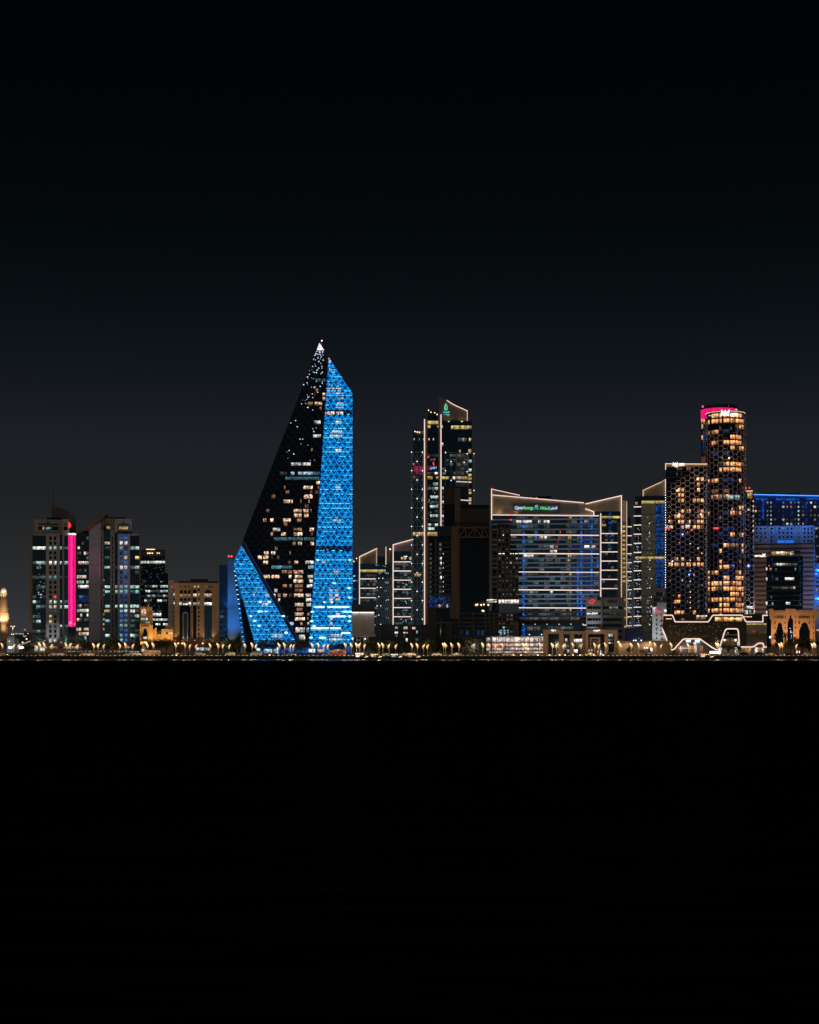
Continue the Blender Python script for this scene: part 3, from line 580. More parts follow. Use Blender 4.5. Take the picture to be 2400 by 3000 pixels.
def skin(F, ylo, yhi, xlo, xhi, quota, gaps=()):
    cand = []
    for n in range(-32, 36):
        yt, yb = Y0 + FP * n, Y0 + FP * (n + 1)
        if yb < ylo or yt > yhi: continue
        for k in range(int((xlo - 600) / HW) - 1, int((xhi - 600) / HW) + 2):
            x = 600 + k * HW; up = (k + n) % 2 == 0
            tri = [(x - HW, yb), (x + HW, yb), (x, yt + 1.2)] if up else [(x - HW, yt + 1.4), (x + HW, yt + 1.4), (x, yb)]
            cand.append((tri, up, n in gaps))
    size = []
    for c in cand:
        r = F.clip(c[0]); ar = abs(sum(r[i][0] * r[(i + 1) % len(r)][1] - r[(i + 1) % len(r)][0] * r[i][1] for i in range(len(r)))) / 2 if len(r) > 2 else 0
        if ar > 4: size.append((round(ar), c[0][0][1], random.random(), c))
    size.sort(key=lambda t: (-t[0], -t[1], t[2])); rest = {True: MB(), False: MB()}
    for i, (_, _, _, c) in enumerate(size):
        mt = NAVY if c[2] else BPU if c[1] and random.random() > .10 else BPD  # downward triangles get the deeper panel, standing in for lattice shade
        if i < quota: F.pane(c[0], mt, .12, .94)
        elif not c[2]: F.pane(c[0], mt, .12, .94, mb=rest[c[1]])
    for u in rest:
        if rest[u].v: rest[u].build('panes', BPU if u else BPD, b.root, None, 'stuff')
    segs = [((c[0][0][0], c[0][0][1] + .0), c[0][2]) for *_, c in size if c[1] and not c[2]] + [((c[0][1][0], c[0][1][1]), c[0][2]) for *_, c in size if c[1] and not c[2]]
    F.bars(segs, 1.8, BLAT, .42, 'diagonal_frame', 'stuff')
    sg2 = [(c[0][k], c[0][2]) for *_, c in size if c[1] and c[2] for k in (0, 1)]
    if sg2: F.bars(sg2, 1.0, BEDGE, .42, 'diagonal_frame', 'stuff')
    for n in range(-32, 36):
        y = Y0 + FP * n
        if ylo < y < yhi:
            F.bars([((xlo, y + 1.0), (xhi, y + 1.0))], 1.5, NAVY, .62, 'ledge')
            r = F.seg((xlo, y), (xhi, y))
            if r and n not in gaps:
                a, c = sorted((r[0][0], r[1][0])); x = a + 1; sg = []
                dens = random.choice([.35, .6, .85]) if y < 1780 else random.choice([.6, .9])
                while x < c - 2:
                    w_ = random.uniform(2, 9)
                    if random.random() < dens: sg.append(((x, y - .3), (min(x + w_, c - .5), y - .3)))
                    x += w_ + random.uniform(.5, 5)
                if sg: F.bars(sg, 1.7, BROW, .9, 'ledge_light', 'stuff')
skin(FR, 1050, 1900, 895, 1034, 290, gaps=(11, -18))
skin(FL, 1597, 1896, 680, 890, 240)
for F, pts in ((FR, [(964, 1050), (1031, 1153), (1031, 1880)]), (FR, [(959.5, 1090), (906, 1880)]), (FL, [(708, 1598), (878, 1902)]), (FL, [(685.5, 1656), (751, 1900)]), (FL, [(708, 1598), (692, 1632), (685.5, 1655)])):
    m_ = MB()
    for a, c in zip(pts, pts[1:]): m_.bar(F.at(*a, .3), F.at(*c, .3), 1.5 * b.m())
    m_.build('edge_tube', BEDGE if pts[0][0] != 959.5 else BFAINT, b.root)
m_ = MB(); m_.bar(FS.at(717, 1590, .3), FS.at(893, 1905, .3), 1.4 * b.m()); m_.build('edge_tube', BFAINT, b.root)
m_ = MB(); m_.bar(FD.at(928.5, 1030, .2), FD.at(713.5, 1580, .2), .9 * b.m()); m_.build('edge_tube', DLAT, b.root)
# narrow flank: lit upper panes, dark shaft with blue lamps
for i in range(17):
    y = 1662 + 13.75 * i; F = FN
    if i < 7:
        for dx in (0, 9): F.pane([(686 + i * 2.4 + dx, y), (697 + i * 3 + dx, y), (692 + i * 2.6 + dx, y + 13)], BPD, .15)
    p0 = F.at(690 + i * 1.65, y + 11, .4); o = lnk(bpy.data.objects.new('lamp', lamp_mesh(CYL if i > 8 else BSPOT)), b.root); o.location = p0; o.scale = (1.1, .5, .4)
    if i >= 7: F.pane([(694 + (i - 7) * 1.9, y), (703 + (i - 7) * 1.9, y), (703 + (i - 7) * 1.9, y + 9), (694 + (i - 7) * 1.9, y + 9)], BPD, .15)
# bright lamps on the ledges
def zp(x, y): return 640 + x / 4.107, 1440 + y / 4.107
def run(a, c, y, st=26): return [(x, y) for x in range(a, c + 1, st)]
for F, L in ((FR, [(1185, 825), (1568, 825), (1383, 1105), (1560, 1163), (1565, 1277), (1265, 1332), (1355, 1332), (1120, 1447), (1568, 1503), (1115, 1560), (1565, 1560), (1140, 1618), (1105, 1758), (1180, 1645)] + run(1150, 1265, 1390) + run(1315, 1570, 1390) + run(1490, 1580, 1447, 30) + run(1325, 1515, 1503) + run(1120, 1310, 1645) + run(1345, 1450, 1645) + run(1485, 1580, 1702) + run(1220, 1280, 1758) + run(1100, 1580, 1870, 60)), (FL, [(503, 1332), (612, 1332), (490, 1447), (520, 1447), (570, 1447), (390, 1503), (780, 1503), (437, 1560), (487, 1618), (815, 1702), (480, 1905)])):
    for x, y in L:
        o = lnk(bpy.data.objects.new('lamp', lamp_mesh(BSPOT)), b.root); o.location = F.at(*zp(x, y), .7); s_ = random.uniform(.8, 1.15); o.scale = (2.1 * s_, .6, 1.05 * s_)
# lit rooms of the dark face
W_, D_, P_, C_, L_, G_ = LW, LWD, LP, LCY, lit('blue_white_room', (.50, .72, 1.0), .95, .2), LGR
TEAL = lit('teal_room', (.12, .42, .55), .35, .3)
R4 = [(65, 640, 685, D_), (65, 1030, 1135, W_), (118, 785, 865, W_), (118, 880, 895, W_), (118, 985, 1000, D_), (118, 1085, 1100, W_), (175, 1040, 1130, D_), (232, 575, 615, D_), (232, 905, 1000, W_), (232, 1020, 1085, W_), (232, 1110, 1122, D_), (288, 910, 1000, W_), (288, 1030, 1085, W_), (345, 540, 580, W_), (345, 625, 665, W_), (345, 780, 870, W_), (345, 945, 1000, D_), (393, 790, 830, D_), (458, 655, 745, P_), (458, 905, 1005, D_), (458, 1095, 1150, W_), (513, 630, 660, D_), (513, 755, 815, W_), (513, 905, 1010, W_), (513, 1055, 1080, D_), (513, 1110, 1140, D_), (572, 625, 880, TEAL), (572, 890, 1020, TEAL), (572, 1030, 1160, TEAL), (627, 895, 930, D_), (627, 955, 1005, W_), (627, 1110, 1150, W_), (685, 680, 715, D_), (740, 550, 605, W_), (740, 635, 685, P_), (740, 855, 872, W_), (793, 475, 525, W_), (793, 540, 610, W_), (793, 635, 655, D_), (793, 705, 735, D_), (793, 1095, 1150, G_), (853, 540, 600, W_), (853, 835, 870, D_), (853, 915, 960, W_), (853, 1045, 1150, P_), (912, 640, 760, C_), (912, 770, 890, TEAL), (912, 1080, 1150, C_), (968, 765, 825, D_), (968, 835, 885, D_), (968, 905, 1025, W_), (1025, 545, 620, W_), (1025, 640, 740, W_), (1025, 795, 810, D_), (1025, 845, 880, W_), (1025, 920, 1010, W_), (1025, 1075, 1140, P_), (1080, 905, 1025, W_), (1080, 1050, 1135, P_), (1137, 775, 825, D_), (1137, 855, 885, D_), (1137, 920, 1020, D_), (1137, 1065, 1130, P_), (1193, 675, 745, P_), (1193, 920, 1015, D_), (1250, 665, 690, P_), (1250, 715, 750, D_), (1250, 780, 825, W_), (1250, 850, 885, D_), (1250, 910, 1025, W_), (1250, 1050, 1115, P_), (1305, 720, 745, P_), (1305, 1055, 1120, P_), (1362, 920, 1025, W_), (1362, 1060, 1115, P_), (1420, 940, 1015, D_), (1477, 920, 1025, W_), (1477, 1070, 1105, D_), (1535, 920, 1040, W_), (1535, 1070, 1085, D_), (1592, 860, 905, L_), (1592, 985, 1015, D_), (1592, 1065, 1095, P_)]
R3 = [(665, 1140, 1205, TEAL), (665, 1225, 1270, TEAL), (790, 1140, 1175, D_), (845, 1125, 1140, D_), (845, 1230, 1268, W_), (900, 1230, 1266, W_), (960, 1045, 1105, D_), (960, 1130, 1225, W_), (1020, 1195, 1220, D_), (1195, 1125, 1205, P_), (1370, 1110, 1210, P_), (1545, 1085, 1105, D_), (1725, 830, 960, P_), (1725, 975, 1080, P_), (1842, 690, 825, G_), (1842, 830, 965, L_), (1842, 975, 1110, L_), (1842, 1115, 1195, TEAL), (1905, 760, 1190, TEAL), (1960, 1150, 1195, W_), (2020, 745, 760, D_), (2020, 985, 1105, W_), (2020, 1165, 1190, D_), (2080, 765, 810, D_), (2080, 1070, 1100, D_), (2080, 1135, 1180, G_), (2130, 585, 630, D_), (2130, 1000, 1100, W_)]
def fwin(F, x0, x1, yc, h, mt, off=.15, name='window'):
    n = max(1, round((x1 - x0) / 11)); w = (x1 - x0) / n
    for i in range(n):
        if random.random() < .94: F.pane([(x0 + w * i + .4, yc - h / 2), (x0 + w * (i + 1) - .4, yc - h / 2), (x0 + w * (i + 1) - .4, yc + h / 2), (x0 + w * i + .4, yc + h / 2)], mt, off, 1.0, name)
for y, x0, x1, mt in R4: fwin(FD, 640 + x0 / 4.107, 640 + x1 / 4.107, 1440 + y / 4.107, 9.6, mt)
for y, x0, x1, mt in R3: fwin(FD, 660 + x0 / 4.3125, 660 + x1 / 4.3125, 960 + y / 4.3125, 9.6, mt)
fwin(FD, 866, 893, 1845.5, 14, P_); fwin(FD, 897, 906, 1845.5, 14, L_); fwin(FD, 876, 894, 1867, 16, P_)
BR4 = [(350, 1380, 1435), (405, 1380, 1435), (350, 1450, 1475), (850, 1245, 1285), (968, 1390, 1450), (1193, 1335, 1370), (1193, 1400, 1435), (1250, 1330, 1370), (1250, 1395, 1445), (1305, 1330, 1375), (1305, 1410, 1460), (1480, 1415, 1460), (1535, 1340, 1375), (1592, 1340, 1375), (1735, 1335, 1490), (1785, 1330, 1495), (1920, 1100, 1160), (1920, 1200, 1260), (1925, 1390, 1480)]
for y, x0, x1 in BR4: fwin(FR, 640 + x0 / 4.107, 640 + x1 / 4.107, 1440 + y / 4.107, 8, LPK if y < 1700 else LP, .25)
for y, x0, x1 in [(1195, 1385, 1470), (1315, 1345, 1475), (1370, 1315, 1475), (1550, 1390, 1465), (2020, 1390, 1450)]: fwin(FR, 660 + x0 / 4.3125, 660 + x1 / 4.3125, 960 + y / 4.3125, 8, LP, .25)
for y, x0, x1 in [(768, 1268, 1370), (768, 1390, 1455), (830, 1275, 1370), (830, 1390, 1492), (895, 1420, 1490), (955, 1405, 1490), (1010, 1390, 1490)]: fwin(FR, 660 + x0 / 4.3125, 660 + x1 / 4.3125, 960 + y / 4.3125, 3, LPK, .6)
for x0, x1 in ((1245, 1375), (1395, 1487)): fwin(FR, 660 + x0 / 4.3125, 660 + x1 / 4.3125, 960 + 1080 / 4.3125, 9, LW, .25)
for y, x0, x1 in [(1250, 565, 615), (1250, 415, 440), (1362, 525, 600), (1740, 640, 775), (1190, 450, 462), (1190, 515, 527)]: fwin(FL, 640 + x0 / 4.107, 640 + x1 / 4.107, 1440 + y / 4.107, 8.5 if y < 1700 else 11, LPK if y < 1700 else LP, .25)
# dark steel lattice in front of the dark face
sg = []
for n in range(-32, 34):
    yt, yb = Y0 + FP * n, Y0 + FP * (n + 1)
    for k in range(-30, 16):
        x = 850 + k * 11
        if (k + n) % 2 == 0: sg += [((x - 11, yb), (x, yt)), ((x, yt), (x + 11, yb))]
FD.bars(sg, 1.15, DLAT, .6, 'diagonal_frame', 'stuff')
for n in range(-29, 33): FD.bars([((700, Y0 + FP * n - 1.2), (965, Y0 + FP * n - 1.2))], 1.1, DLAT, .5, 'ledge')
# twinkling lamps near the peak, lit tip, beacons
tw = []
for _ in range(95):
    y = 1030 + 330 * random.random() ** 2.2; xl = 928 - (y - 1026) * .387; xr = min(953, 950 - (y - 1026) * .04)
    tw.append((random.uniform(max(xl, xr - 62), xr) if y < 1180 else random.uniform(xl + 2, xr), y))
m_ = MB()
for x, y in tw: m_.ball(FD.at(x, y, .5), random.uniform(.12, .36), 6, 4)
m_.build('twinkle_lights', emit('twinkle_lamp', (.72, .78, 1.0), 1.3), b.root, None, 'stuff')
m_ = MB()
for _ in range(60):
    y = 1056 + 85 * random.random() ** 1.4; m_.ball(FR.at(random.uniform(961, 965 + (y - 1052) * .5), y, .5), random.uniform(.10, .25), 6, 4)
m_.build('twinkle_lights', emit('twinkle_lamp_blue', (.45, .82, 1.0), 1.3), b.root, None, 'stuff')
tip = [b.P(928, 1026, 3), b.P(950, 1026, 3), b.P(936, 1004, 6), b.P(928, 1026, 10), b.P(950, 1026, 10)]
m_ = MB(); m_.add(tip, [(0, 1, 2), (1, 4, 2), (4, 3, 2), (3, 0, 2), (0, 3, 4, 1)]); m_.build('lit_tip', emit('lit_tip_panel', (.95, .82, 1.0), 1.1, 0, .5), b.root)
m_ = MB(); m_.tube([b.P(942, 1012, 6), b.P(943, 997, 6)], [.12, .1], 6); m_.build('spire', STEEL, b.root); b.dots([(943, 998)], 4.2, DOT, 5.8, 'lamp'); b.beacon([(964, 1050.5)], 5, 2); FRb = FR.at(956.5, 1611, .8)
o = lnk(bpy.data.objects.new('beacon', lamp_mesh(RED)), b.root); o.location = FRb; o.scale = (.8, .5, .5)
# lit ground floor
for x0, x1, y0, y1, mt in ((770, 810, 1902, 1914, LC), (812, 815, 1893, 1915, LP), (845, 860, 1900, 1912, LB), (905, 923, 1901, 1912, LP), (930, 950, 1902, 1912, LPK), (975, 1005, 1903, 1912, LC), (1006, 1028, 1895, 1910, LB)): b.win(x0, x1, y0, y1, mt, -4.7)
b.box('entrance_wall', 760, 1031, 1889, None, NAVY, -4.3, 6)
for k in range(26):
    x = 763 + k * 10.3
    for i_, y in enumerate((1890.5, 1898, 1905.5)):
        if random.random() < .72: b.win(x + .4, x + 9.6, y, y + 6.6, random.choice([BPU, BPD, BPD]), -4.3, 'pane')
for x in (775, 815, 860, 925, 965, 1005):
    l = bpy.data.lights.new('blue_spill_fill', 'POINT'); l.energy = 900; l.color = (.02, .35, 1); l.shadow_soft_size = .5; lo = bpy.data.objects.new('blue_spill_fill', l); COL.objects.link(lo); lo.parent = b.root; lo.location = b.P(x, 1901, -14)  # added unseen lamps for the blue spill at the tower's foot

# ================================================================ energy district, centre
def officerows(b, x0, x1, ys, n, d, ms, p, h=7):
    for y in ys: b.row(x0, x1, y - h / 2, y + h / 2, n, ms, p, d, .06)
b = Bld('outlined_block', 'short dark glass block with slanted tan crown and outlined edges beside the blue tower', 'building', 1092, 1005)
b.box('glass_front', 1053, 1150, 1651, None, GLT, 0, 26); b.box('side_block', 1030, 1052.5, 1650, None, GLB, 3, 20); b.poly('side_crown', [(1030, 1650), (1030, 1642), (1040, 1633), (1052, 1629), (1052.5, 1650)], BROWN, 3, 14)
b.dots([(1045, 1636), (1036.5, 1645)], 3.2, WARML, 2.2); b.beacon([(1037, 1643)], 2, 2)
b.poly('crown_panel', [(1053, 1631), (1104, 1607), (1104, 1651), (1053, 1651)], CREAM, -.3, 2); b.strip([(1053.5, 1771), (1053.5, 1631), (1104, 1607)], 3.0, LED, -.9); b.strip([(1104, 1607), (1104, 1651)], 1.6, LEDD, -.9)
for y in (1696, 1723.5, 1751): b.strip([(1055, y), (1101, y)], 3.0)
b.row(1055, 1130, 1669, 1676.5, 9, [LBAND], 1, 0, .04); b.box('roof_plant', 1105, 1130, 1630, 1650.8, GL, 4, 10); b.strip([(1131, 1602), (1131, 1654)], 3.0, LEDD); b.box('lift_core', 1134, 1149, 1606, 1650.8, BROWN, 2, 10); b.dots([(1143.5, 1609)], 4, DOT, 1); b.beacon([(1141.5, 1608)], 2.2, 1)
officerows(b, 1055, 1101, (1687, 1704, 1713, 1732, 1741, 1760), 5, 0, [LCD, LGR], .55); officerows(b, 1034, 1050, (1688, 1702, 1727, 1755), 2, 3, [LC, LCD], .7, 5)
for i in range(13): b.box('floor_band', 1055, 1150, 1680 + i * 13.4, 1681.3 + i * 13.4, NAVY, -.12, .3)
for x, y in ((1112, 1678), (1099, 1703), (1101, 1729), (1100, 1756), (1133, 1680), (1134, 1706), (1132, 1731), (1135, 1758), (1134, 1784), (1135, 1810), (1105, 1655), (1125, 1660), (1102, 1781), (1102, 1805), (1101, 1832), (1102, 1862)): b.dotmass([(x + random.uniform(-5, 5), y + random.uniform(-2.5, 2.5)) for _ in range(7)], 1.5, DOTS, -.4, 'room_lights_and_glints')
sg = []
for j in range(5):
    y0, y1 = 1694 + j * 27, 1721 + j * 27
    for k in range(8): x = 1103 + k * 6; sg += [((x, y0), (x + 3, y1)), ((x + 5, y0), (x + 2, y1)), ((x + 1, y0), (x + 1, y1))]
    sg.append(((1102, y0), (1149, y0)))
b.net(sg, .45, STEEL, -1.6, 'screen_lattice', 'stuff')
b.dots([(1110, 1694), (1122, 1694), (1115.5, 1721), (1105, 1721), (1110, 1748), (1115.5, 1775), (1105, 1775), (1110, 1802), (1115.5, 1829)], 2.2, DOT, -1.7)
b = Bld('outlined_slab', 'narrow glass slab with seven lit bars and a pink-grey slanted crown', 'building', 1182, 1000)
b.box('glass_front', 1152, 1207, 1615, None, GLT, 0, 24); b.poly('crown_panel', [(1152, 1596), (1212, 1579.5), (1212, 1615), (1152, 1615)], wall('pink_grey_panel', (.42, .35, .36)), -.3, 2); b.strip([(1152, 1834), (1152, 1596), (1212, 1579.5)], 3.2, LED, -.9)
for i in range(7): b.strip([(1153.5, 1646 + 26.8 * i), (1204.5, 1646 + 26.8 * i)], 3.0)
for i in range(15): b.box('floor_band', 1154, 1206, 1640 + i * 13.4, 1641.4 + i * 13.4, NAVY, -.12, .3)
officerows(b, 1155, 1205, [1653 + 13.4 * k for k in range(14)], 6, 0, [LCD, LGR, LCD], .6)
b.win(1175, 1182, 1632, 1639, LY, 0); b.win(1184, 1190, 1634, 1639, LW, 0); b.win(1199, 1206, 1632, 1640, LY, 0); b.scribble(1183, 1194, 1630.5, 5, SIGNW, -.4, 4)
for i in range(7): b.dotmass([(random.gauss(1188, 4), 1655 + i * 26.8 + random.uniform(-2, 6)) for _ in range(8)], 1.5, DOTS, -.4, 'room_lights_and_glints')
b = Bld('panel_hall', 'windowless grey ribbed hall with a bright strip along its top', 'building', 1064, 925)
b.box('wall', 1031.5, 1097, 1793, 1866, GREYL, 0, 16); b.box('upper_storey', 1030, 1099, 1770, 1790, NAVY, 1.5, 14); b.box('cornice', 1030.5, 1098, 1790, 1792.5, GREY, -1.2, 3)
for i in range(17): b.box('rib', 1031.5, 1097, 1797 + i * 4, 1798.2 + i * 4, GREY, -.15, .2)
for x0, x1 in ((1032, 1053), (1055, 1096)): b.box('light_strip', x0, x1, 1793.5, 1796, SIGNW, -.8, .4)
for x in (1040, 1068, 1090): b.flood(x, 1794, -2.2, (x, 1812, 0), 90, (1, .95, .85), 120, vis=False)
for x in (1035, 1046, 1056, 1066, 1078): b.box('column', x - 1, x + 1, 1866, None, WHITE, 0, .6)
b.box('glass_base', 1031.5, 1097, 1866.2, None, GLK, 2, 10); b.dots([(1033, 1871), (1070, 1872)], 5, DOT, -1)
# ---- tall energy tower
b = Bld('energy_tower', 'tallest tower of the energy offices with a curved tan crown and drop emblem', 'skyscraper', 1295, 985)
b.box('glass_shaft', 1211, 1243, 1258, None, GLT, 2, 24); b.box('glass_centre', 1252.5, 1285, 1215, None, GL, 1, 26); b.box('glass_front', 1293, 1383, 1233, None, GL, .5, 28)
b.box('fin', 1246, 1253, 1228, None, BROWN, -1.2, 22); b.box('fin', 1285, 1291, 1214, None, BROWN, -1.2, 24); b.strip([(1244, 1228), (1244, 1860)], 3.6, LED, -1.5); b.strip([(1292.3, 1214), (1292.3, 1541)], 3.6, LED, -1.5)
b.poly('crown_panel', [(1287, 1160), (1297, 1165), (1310, 1173), (1325, 1183), (1340, 1190.5), (1355, 1197), (1369.5, 1203.5), (1369.5, 1233), (1291.5, 1233), (1291.5, 1214), (1287, 1212)], BROWN, 1.5, 2.5)
b.strip([(1310, 1173), (1325, 1183), (1340, 1190.5), (1355, 1197), (1369.5, 1203.8)], 2.6, LED, .9); b.strip([(1369.5, 1203.8), (1369.5, 1233)], 1.8, LEDW, .9)
def drop(b, cx, y0, y1, w, d):
    h = y1 - y0; b.poly('emblem', [(cx, y0), (cx + w * .3, y0 + h * .25), (cx + w * .48, y0 + h * .55), (cx + w * .4, y0 + h * .85), (cx, y1), (cx + w * .15, y0 + h * .8), (cx + w * .22, y0 + h * .5), (cx + w * .1, y0 + h * .25)], SIGNG, d, .3)
    b.poly('emblem', [(cx, y0), (cx - w * .3, y0 + h * .25), (cx - w * .48, y0 + h * .55), (cx - w * .4, y0 + h * .85), (cx, y1), (cx - w * .15, y0 + h * .8), (cx - w * .22, y0 + h * .5), (cx - w * .1, y0 + h * .25)], SIGNB, d, .3)
drop(b, 1307, 1181, 1203, 10, 1.0); b.text('\uFE94\uFED7\uFE8E\uFEC4\uFEE0\uFEDF', 1299, 1308, 1207, 5, SIGNG, 1.0); b.text('\uFEAE\uFEC4\uFED7', 1308.5, 1317, 1207, 5, SIGNB, 1.0); b.text('Qatar', 1298.5, 1306, 1214, 6, SIGNBL, 1.0); b.text('Energy', 1307, 1317.5, 1214.5, 6.5, SIGNG, 1.0)
b.box('roof_block', 1254, 1285, 1203, 1214.8, DARK, 5, 12); b.dots([(1256, 1202), (1263, 1207.5), (1274, 1209), (1281, 1214)], 3.4, WARML, .2); b.dots([(1216, 1264), (1222.5, 1265.5), (1229, 1266.5)], 3.6, WARML, 1.2)
b.flood(1354, 1231, -1.5, (1354, 1222, 1.5), 120, (1, .72, .42), 110); b.flood(1315, 1231, -1.5, (1315, 1222, 1.5), 80, (1, .72, .42), 110)
b.row(1253, 1285, 1233, 1243, 3, [LBAND], 1, 1); b.row(1216, 1242, 1262, 1273, 7, [LGR], 1, 2); b.row(1253, 1262, 1246, 1254, 1, [LBAND], 1, 1); b.row(1322, 1382, 1247, 1257, 8, [LY], 1, .5, .05); b.row(1281, 1285, 1247, 1253, 1, [LY], 1, 1); b.row(1294, 1298, 1246, 1254, 1, [LY], 1, .5); b.row(1342, 1368, 1283, 1293, 4, [LGR, LC], 1, .5); b.row(1374, 1381, 1283, 1293, 1, [LY], 1, .5)
for x in (1214, 1229, 1241): b.win(x - 1.2, x + 1.2, 1284, 1290, LW, 2)
for x in (1257, 1270): b.win(x - 1.6, x + 1.6, 1284, 1290.5, LSH, 1)
b.win(1294, 1299, 1297, 1307, LPK, .5); b.row(1372, 1382, 1316, 1328, 1, [LBAND], 1, .5); b.win(1345, 1350, 1318, 1326, LWD, .5)
for y in (1351, 1377, 1392, 1403): b.win(1372, 1382, y - 4, y + 4, LC if y < 1380 else LY, .5)
for y, ms, p in ((1335, [LCD], .8), (1347, [LGR], .9), (1387, [LGR, LP], .8), (1418, [LC], .9), (1431, [LC, LCD], .8), (1456, [LC], 1), (1472, [LCD], .8), (1484, [LC, LCD], .9), (1498, [LCD], .6), (1511, [LC], .9), (1525, [LCD], .7), (1538, [LCD, LC], .8), (1549, [LC], .7)):
    b.row(1260 if p > .8 else 1253, 1284, y - 4, y + 4, 3, ms, p, 1)
for y in (1335, 1348, 1361, 1374, 1387): b.row(1296, 1371, y - 4, y + 4, 7, [LCD, LCD, LGR], .6, .5)
b.row(1296, 1316, 1396, 1404, 4, [LY], 1, .5); b.row(1326, 1370, 1396, 1404, 6, [LY, LSH], 1, .5, .05); b.row(1253, 1268, 1395, 1404, 2, [LBAND], 1, 1); b.win(1278, 1284, 1396, 1404, LBAND, 1); b.row(1210, 1217, 1394, 1404, 1, [LGR], 1, 2)
b.strip([(1337, 1410.5), (1381, 1412.5)], 3.0, LED, -.4); b.strip([(1348, 1464.5), (1381, 1466.5)], 3.0, LED, -.4)
for i in range(16): b.win(1294.3, 1300, 1426 + i * 13.8, 1434 + i * 13.8, LGR if i % 3 else LP, .5)
for x, y in ((1377, 1437), (1377, 1445), (1377, 1462), (1377, 1475)): b.win(x - 3, x + 4, y - 4, y + 3, LY, .5)
b.row(1212, 1243, 1365, 1390, 5, [LM], 1, 2, .02); b.row(1254, 1265, 1365, 1378, 2, [LM], 1, 1); b.scribble(1260, 1279, 1371, 9, SIGNB, .6, 7); b.beacon([(1255, 1339), (1270, 1356), (1271, 1361), (1212, 1359)], 4, .4)  # magenta rows are a red tower's reflection put in as glowing panes
b.row(1210, 1243, 1559, 1570, 6, [LBAND], 1, 2, .04); b.row(1253, 1282, 1559, 1570, 5, [LBAND], 1, 1, .04); b.row(1210, 1243, 1681, 1689, 7, [LBAND], .9, 2, .04)
for k in range(26): x = random.uniform(1252, 1284); y = random.uniform(1410, 1690); b.win(x - 1, x + 1, y - 1, y + 1, random.choice([LC, LY]), 1, 'light_speck')
for k in range(24): x = random.uniform(1236, 1243); y = random.uniform(1425, 1800); b.win(x - 1.2, x + 1.2, y - 1.5, y + 1.5, random.choice([LC, LCY, LCD]), 2, 'light_speck')
sg = [((1206, 1324.5), (1206, 1830)), ((1239.5, 1324.5), (1239.5, 1830)), ((1222.3, 1324.5), (1222.3, 1830))]; nd = []
for k in range(19):
    y = 1324.5 + 27.2 * k
    if y > 1832: break
    sg.append(((1206, y), (1239.5, y))); y2 = y + 27.2
    if y2 < 1832:
        if k % 2 == 0: sg += [((1206, y), (1222.3, y2)), ((1239.5, y), (1222.3, y2))]
        else: sg += [((1222.3, y), (1206, y2)), ((1222.3, y), (1239.5, y2))]
    nd += [(1206, y), (1238, y)] if k % 2 == 0 else [(1222.3, y)]
b.net(sg, .8, STEEL, -.5, 'bracing_lattice', 'stuff'); b.dots(nd, 2.6, DOT, -.9)
sg = [((x, 1325), (x, 1425)) for x in (1305, 1322, 1338, 1354, 1369)] + [((1390, 1329), (1390, 1492)), ((1300, 1325), (1370, 1329)), ((1300, 1352), (1370, 1355)), ((1300, 1379), (1370, 1382)), ((1373, 1329), (1373, 1492))]
for k in range(9): sg += [((1338 + k * 4, 1329), (1334 + k * 4.6, 1425)), ((1340 + k * 4, 1329), (1346 + k * 3.4, 1425))]
b.net(sg, .6, STEEL, -1.4, 'screen_lattice', 'stuff'); b.dots([(1305.6, 1325), (1369, 1329), (1322, 1352), (1360, 1354.5), (1305.6, 1379), (1369, 1382), (1322, 1407), (1389, 1329), (1389, 1437), (1389, 1491)], 2.6, DOT, -1.8)
b.box('edge_column', 1384, 1390, 1329, 1495, GREY, 2, 2); b.box('podium', 1100, 1255, 1830, None, DARKB, -8, 14)
for x0, x1, y0, y1, mt in ((1158, 1166, 1836, 1843, LC), (1183, 1194, 1836, 1844, LC), (1208, 1218, 1837, 1844, LPK), (1157, 1166, 1851, 1857, LSH), (1182, 1195, 1852, 1856, LPK), (1160, 1164, 1860, 1866, LC), (1220, 1224, 1848, 1856, LCY), (1189, 1194, 1870, 1880, LSH), (1182, 1187, 1860, 1868, LCD), (1218, 1226, 1870, 1880, LCD)): b.win(x0, x1, y0, y1, mt, -8)
for x in (1115, 1150, 1175, 1202, 1232): b.box('column', x - 1, x + 1, 1832, None, BROWN, -8.6, .5)
for y in (1846, 1868): b.box('beam', 1100, 1255, y, y + 1.2, BROWN, -8.7, .4)
# ---- dark tower under construction in front
BROWN_D = wall('deep_brown_cladding', (.115, .085, .070)); BLACKB = wall('blackish_brown_cladding', (.04, .033, .03))  # plain darker browns used for this tower
b = Bld('unlit_tower', 'dark unlit brown tower with an exposed truss and round corner column', 'tower', 1390, 940)
b.box('core', 1301, 1433, 1479, None, GLK, 8, 22); b.box('tower_block', 1301, 1349.5, 1429, 1478.8, BLACKB, 8.5, 18); b.box('pilaster', 1333, 1349, 1429.5, None, BROWN_D, 7.6, 3); b.box('rear_block', 1349.8, 1434, 1490, 1550, BLACKB, 7.4, 16)
b.box('left_wing', 1253.5, 1319, 1571, None, GLK, 3, 20); b.box('left_wing_top', 1281.5, 1319, 1541, 1570.8, GL, 3.4, 18)
for i in range(12): b.box('floor_beam', 1253.5 if i > 3 else 1281, 1319, 1588 + i * 13.8, 1590 + i * 13.8, BROWN_D, 2.5, .6)
for x in (1254, 1275): b.box('column', x, x + 3, 1577, 1745, BROWN_D, 2.2, .6)
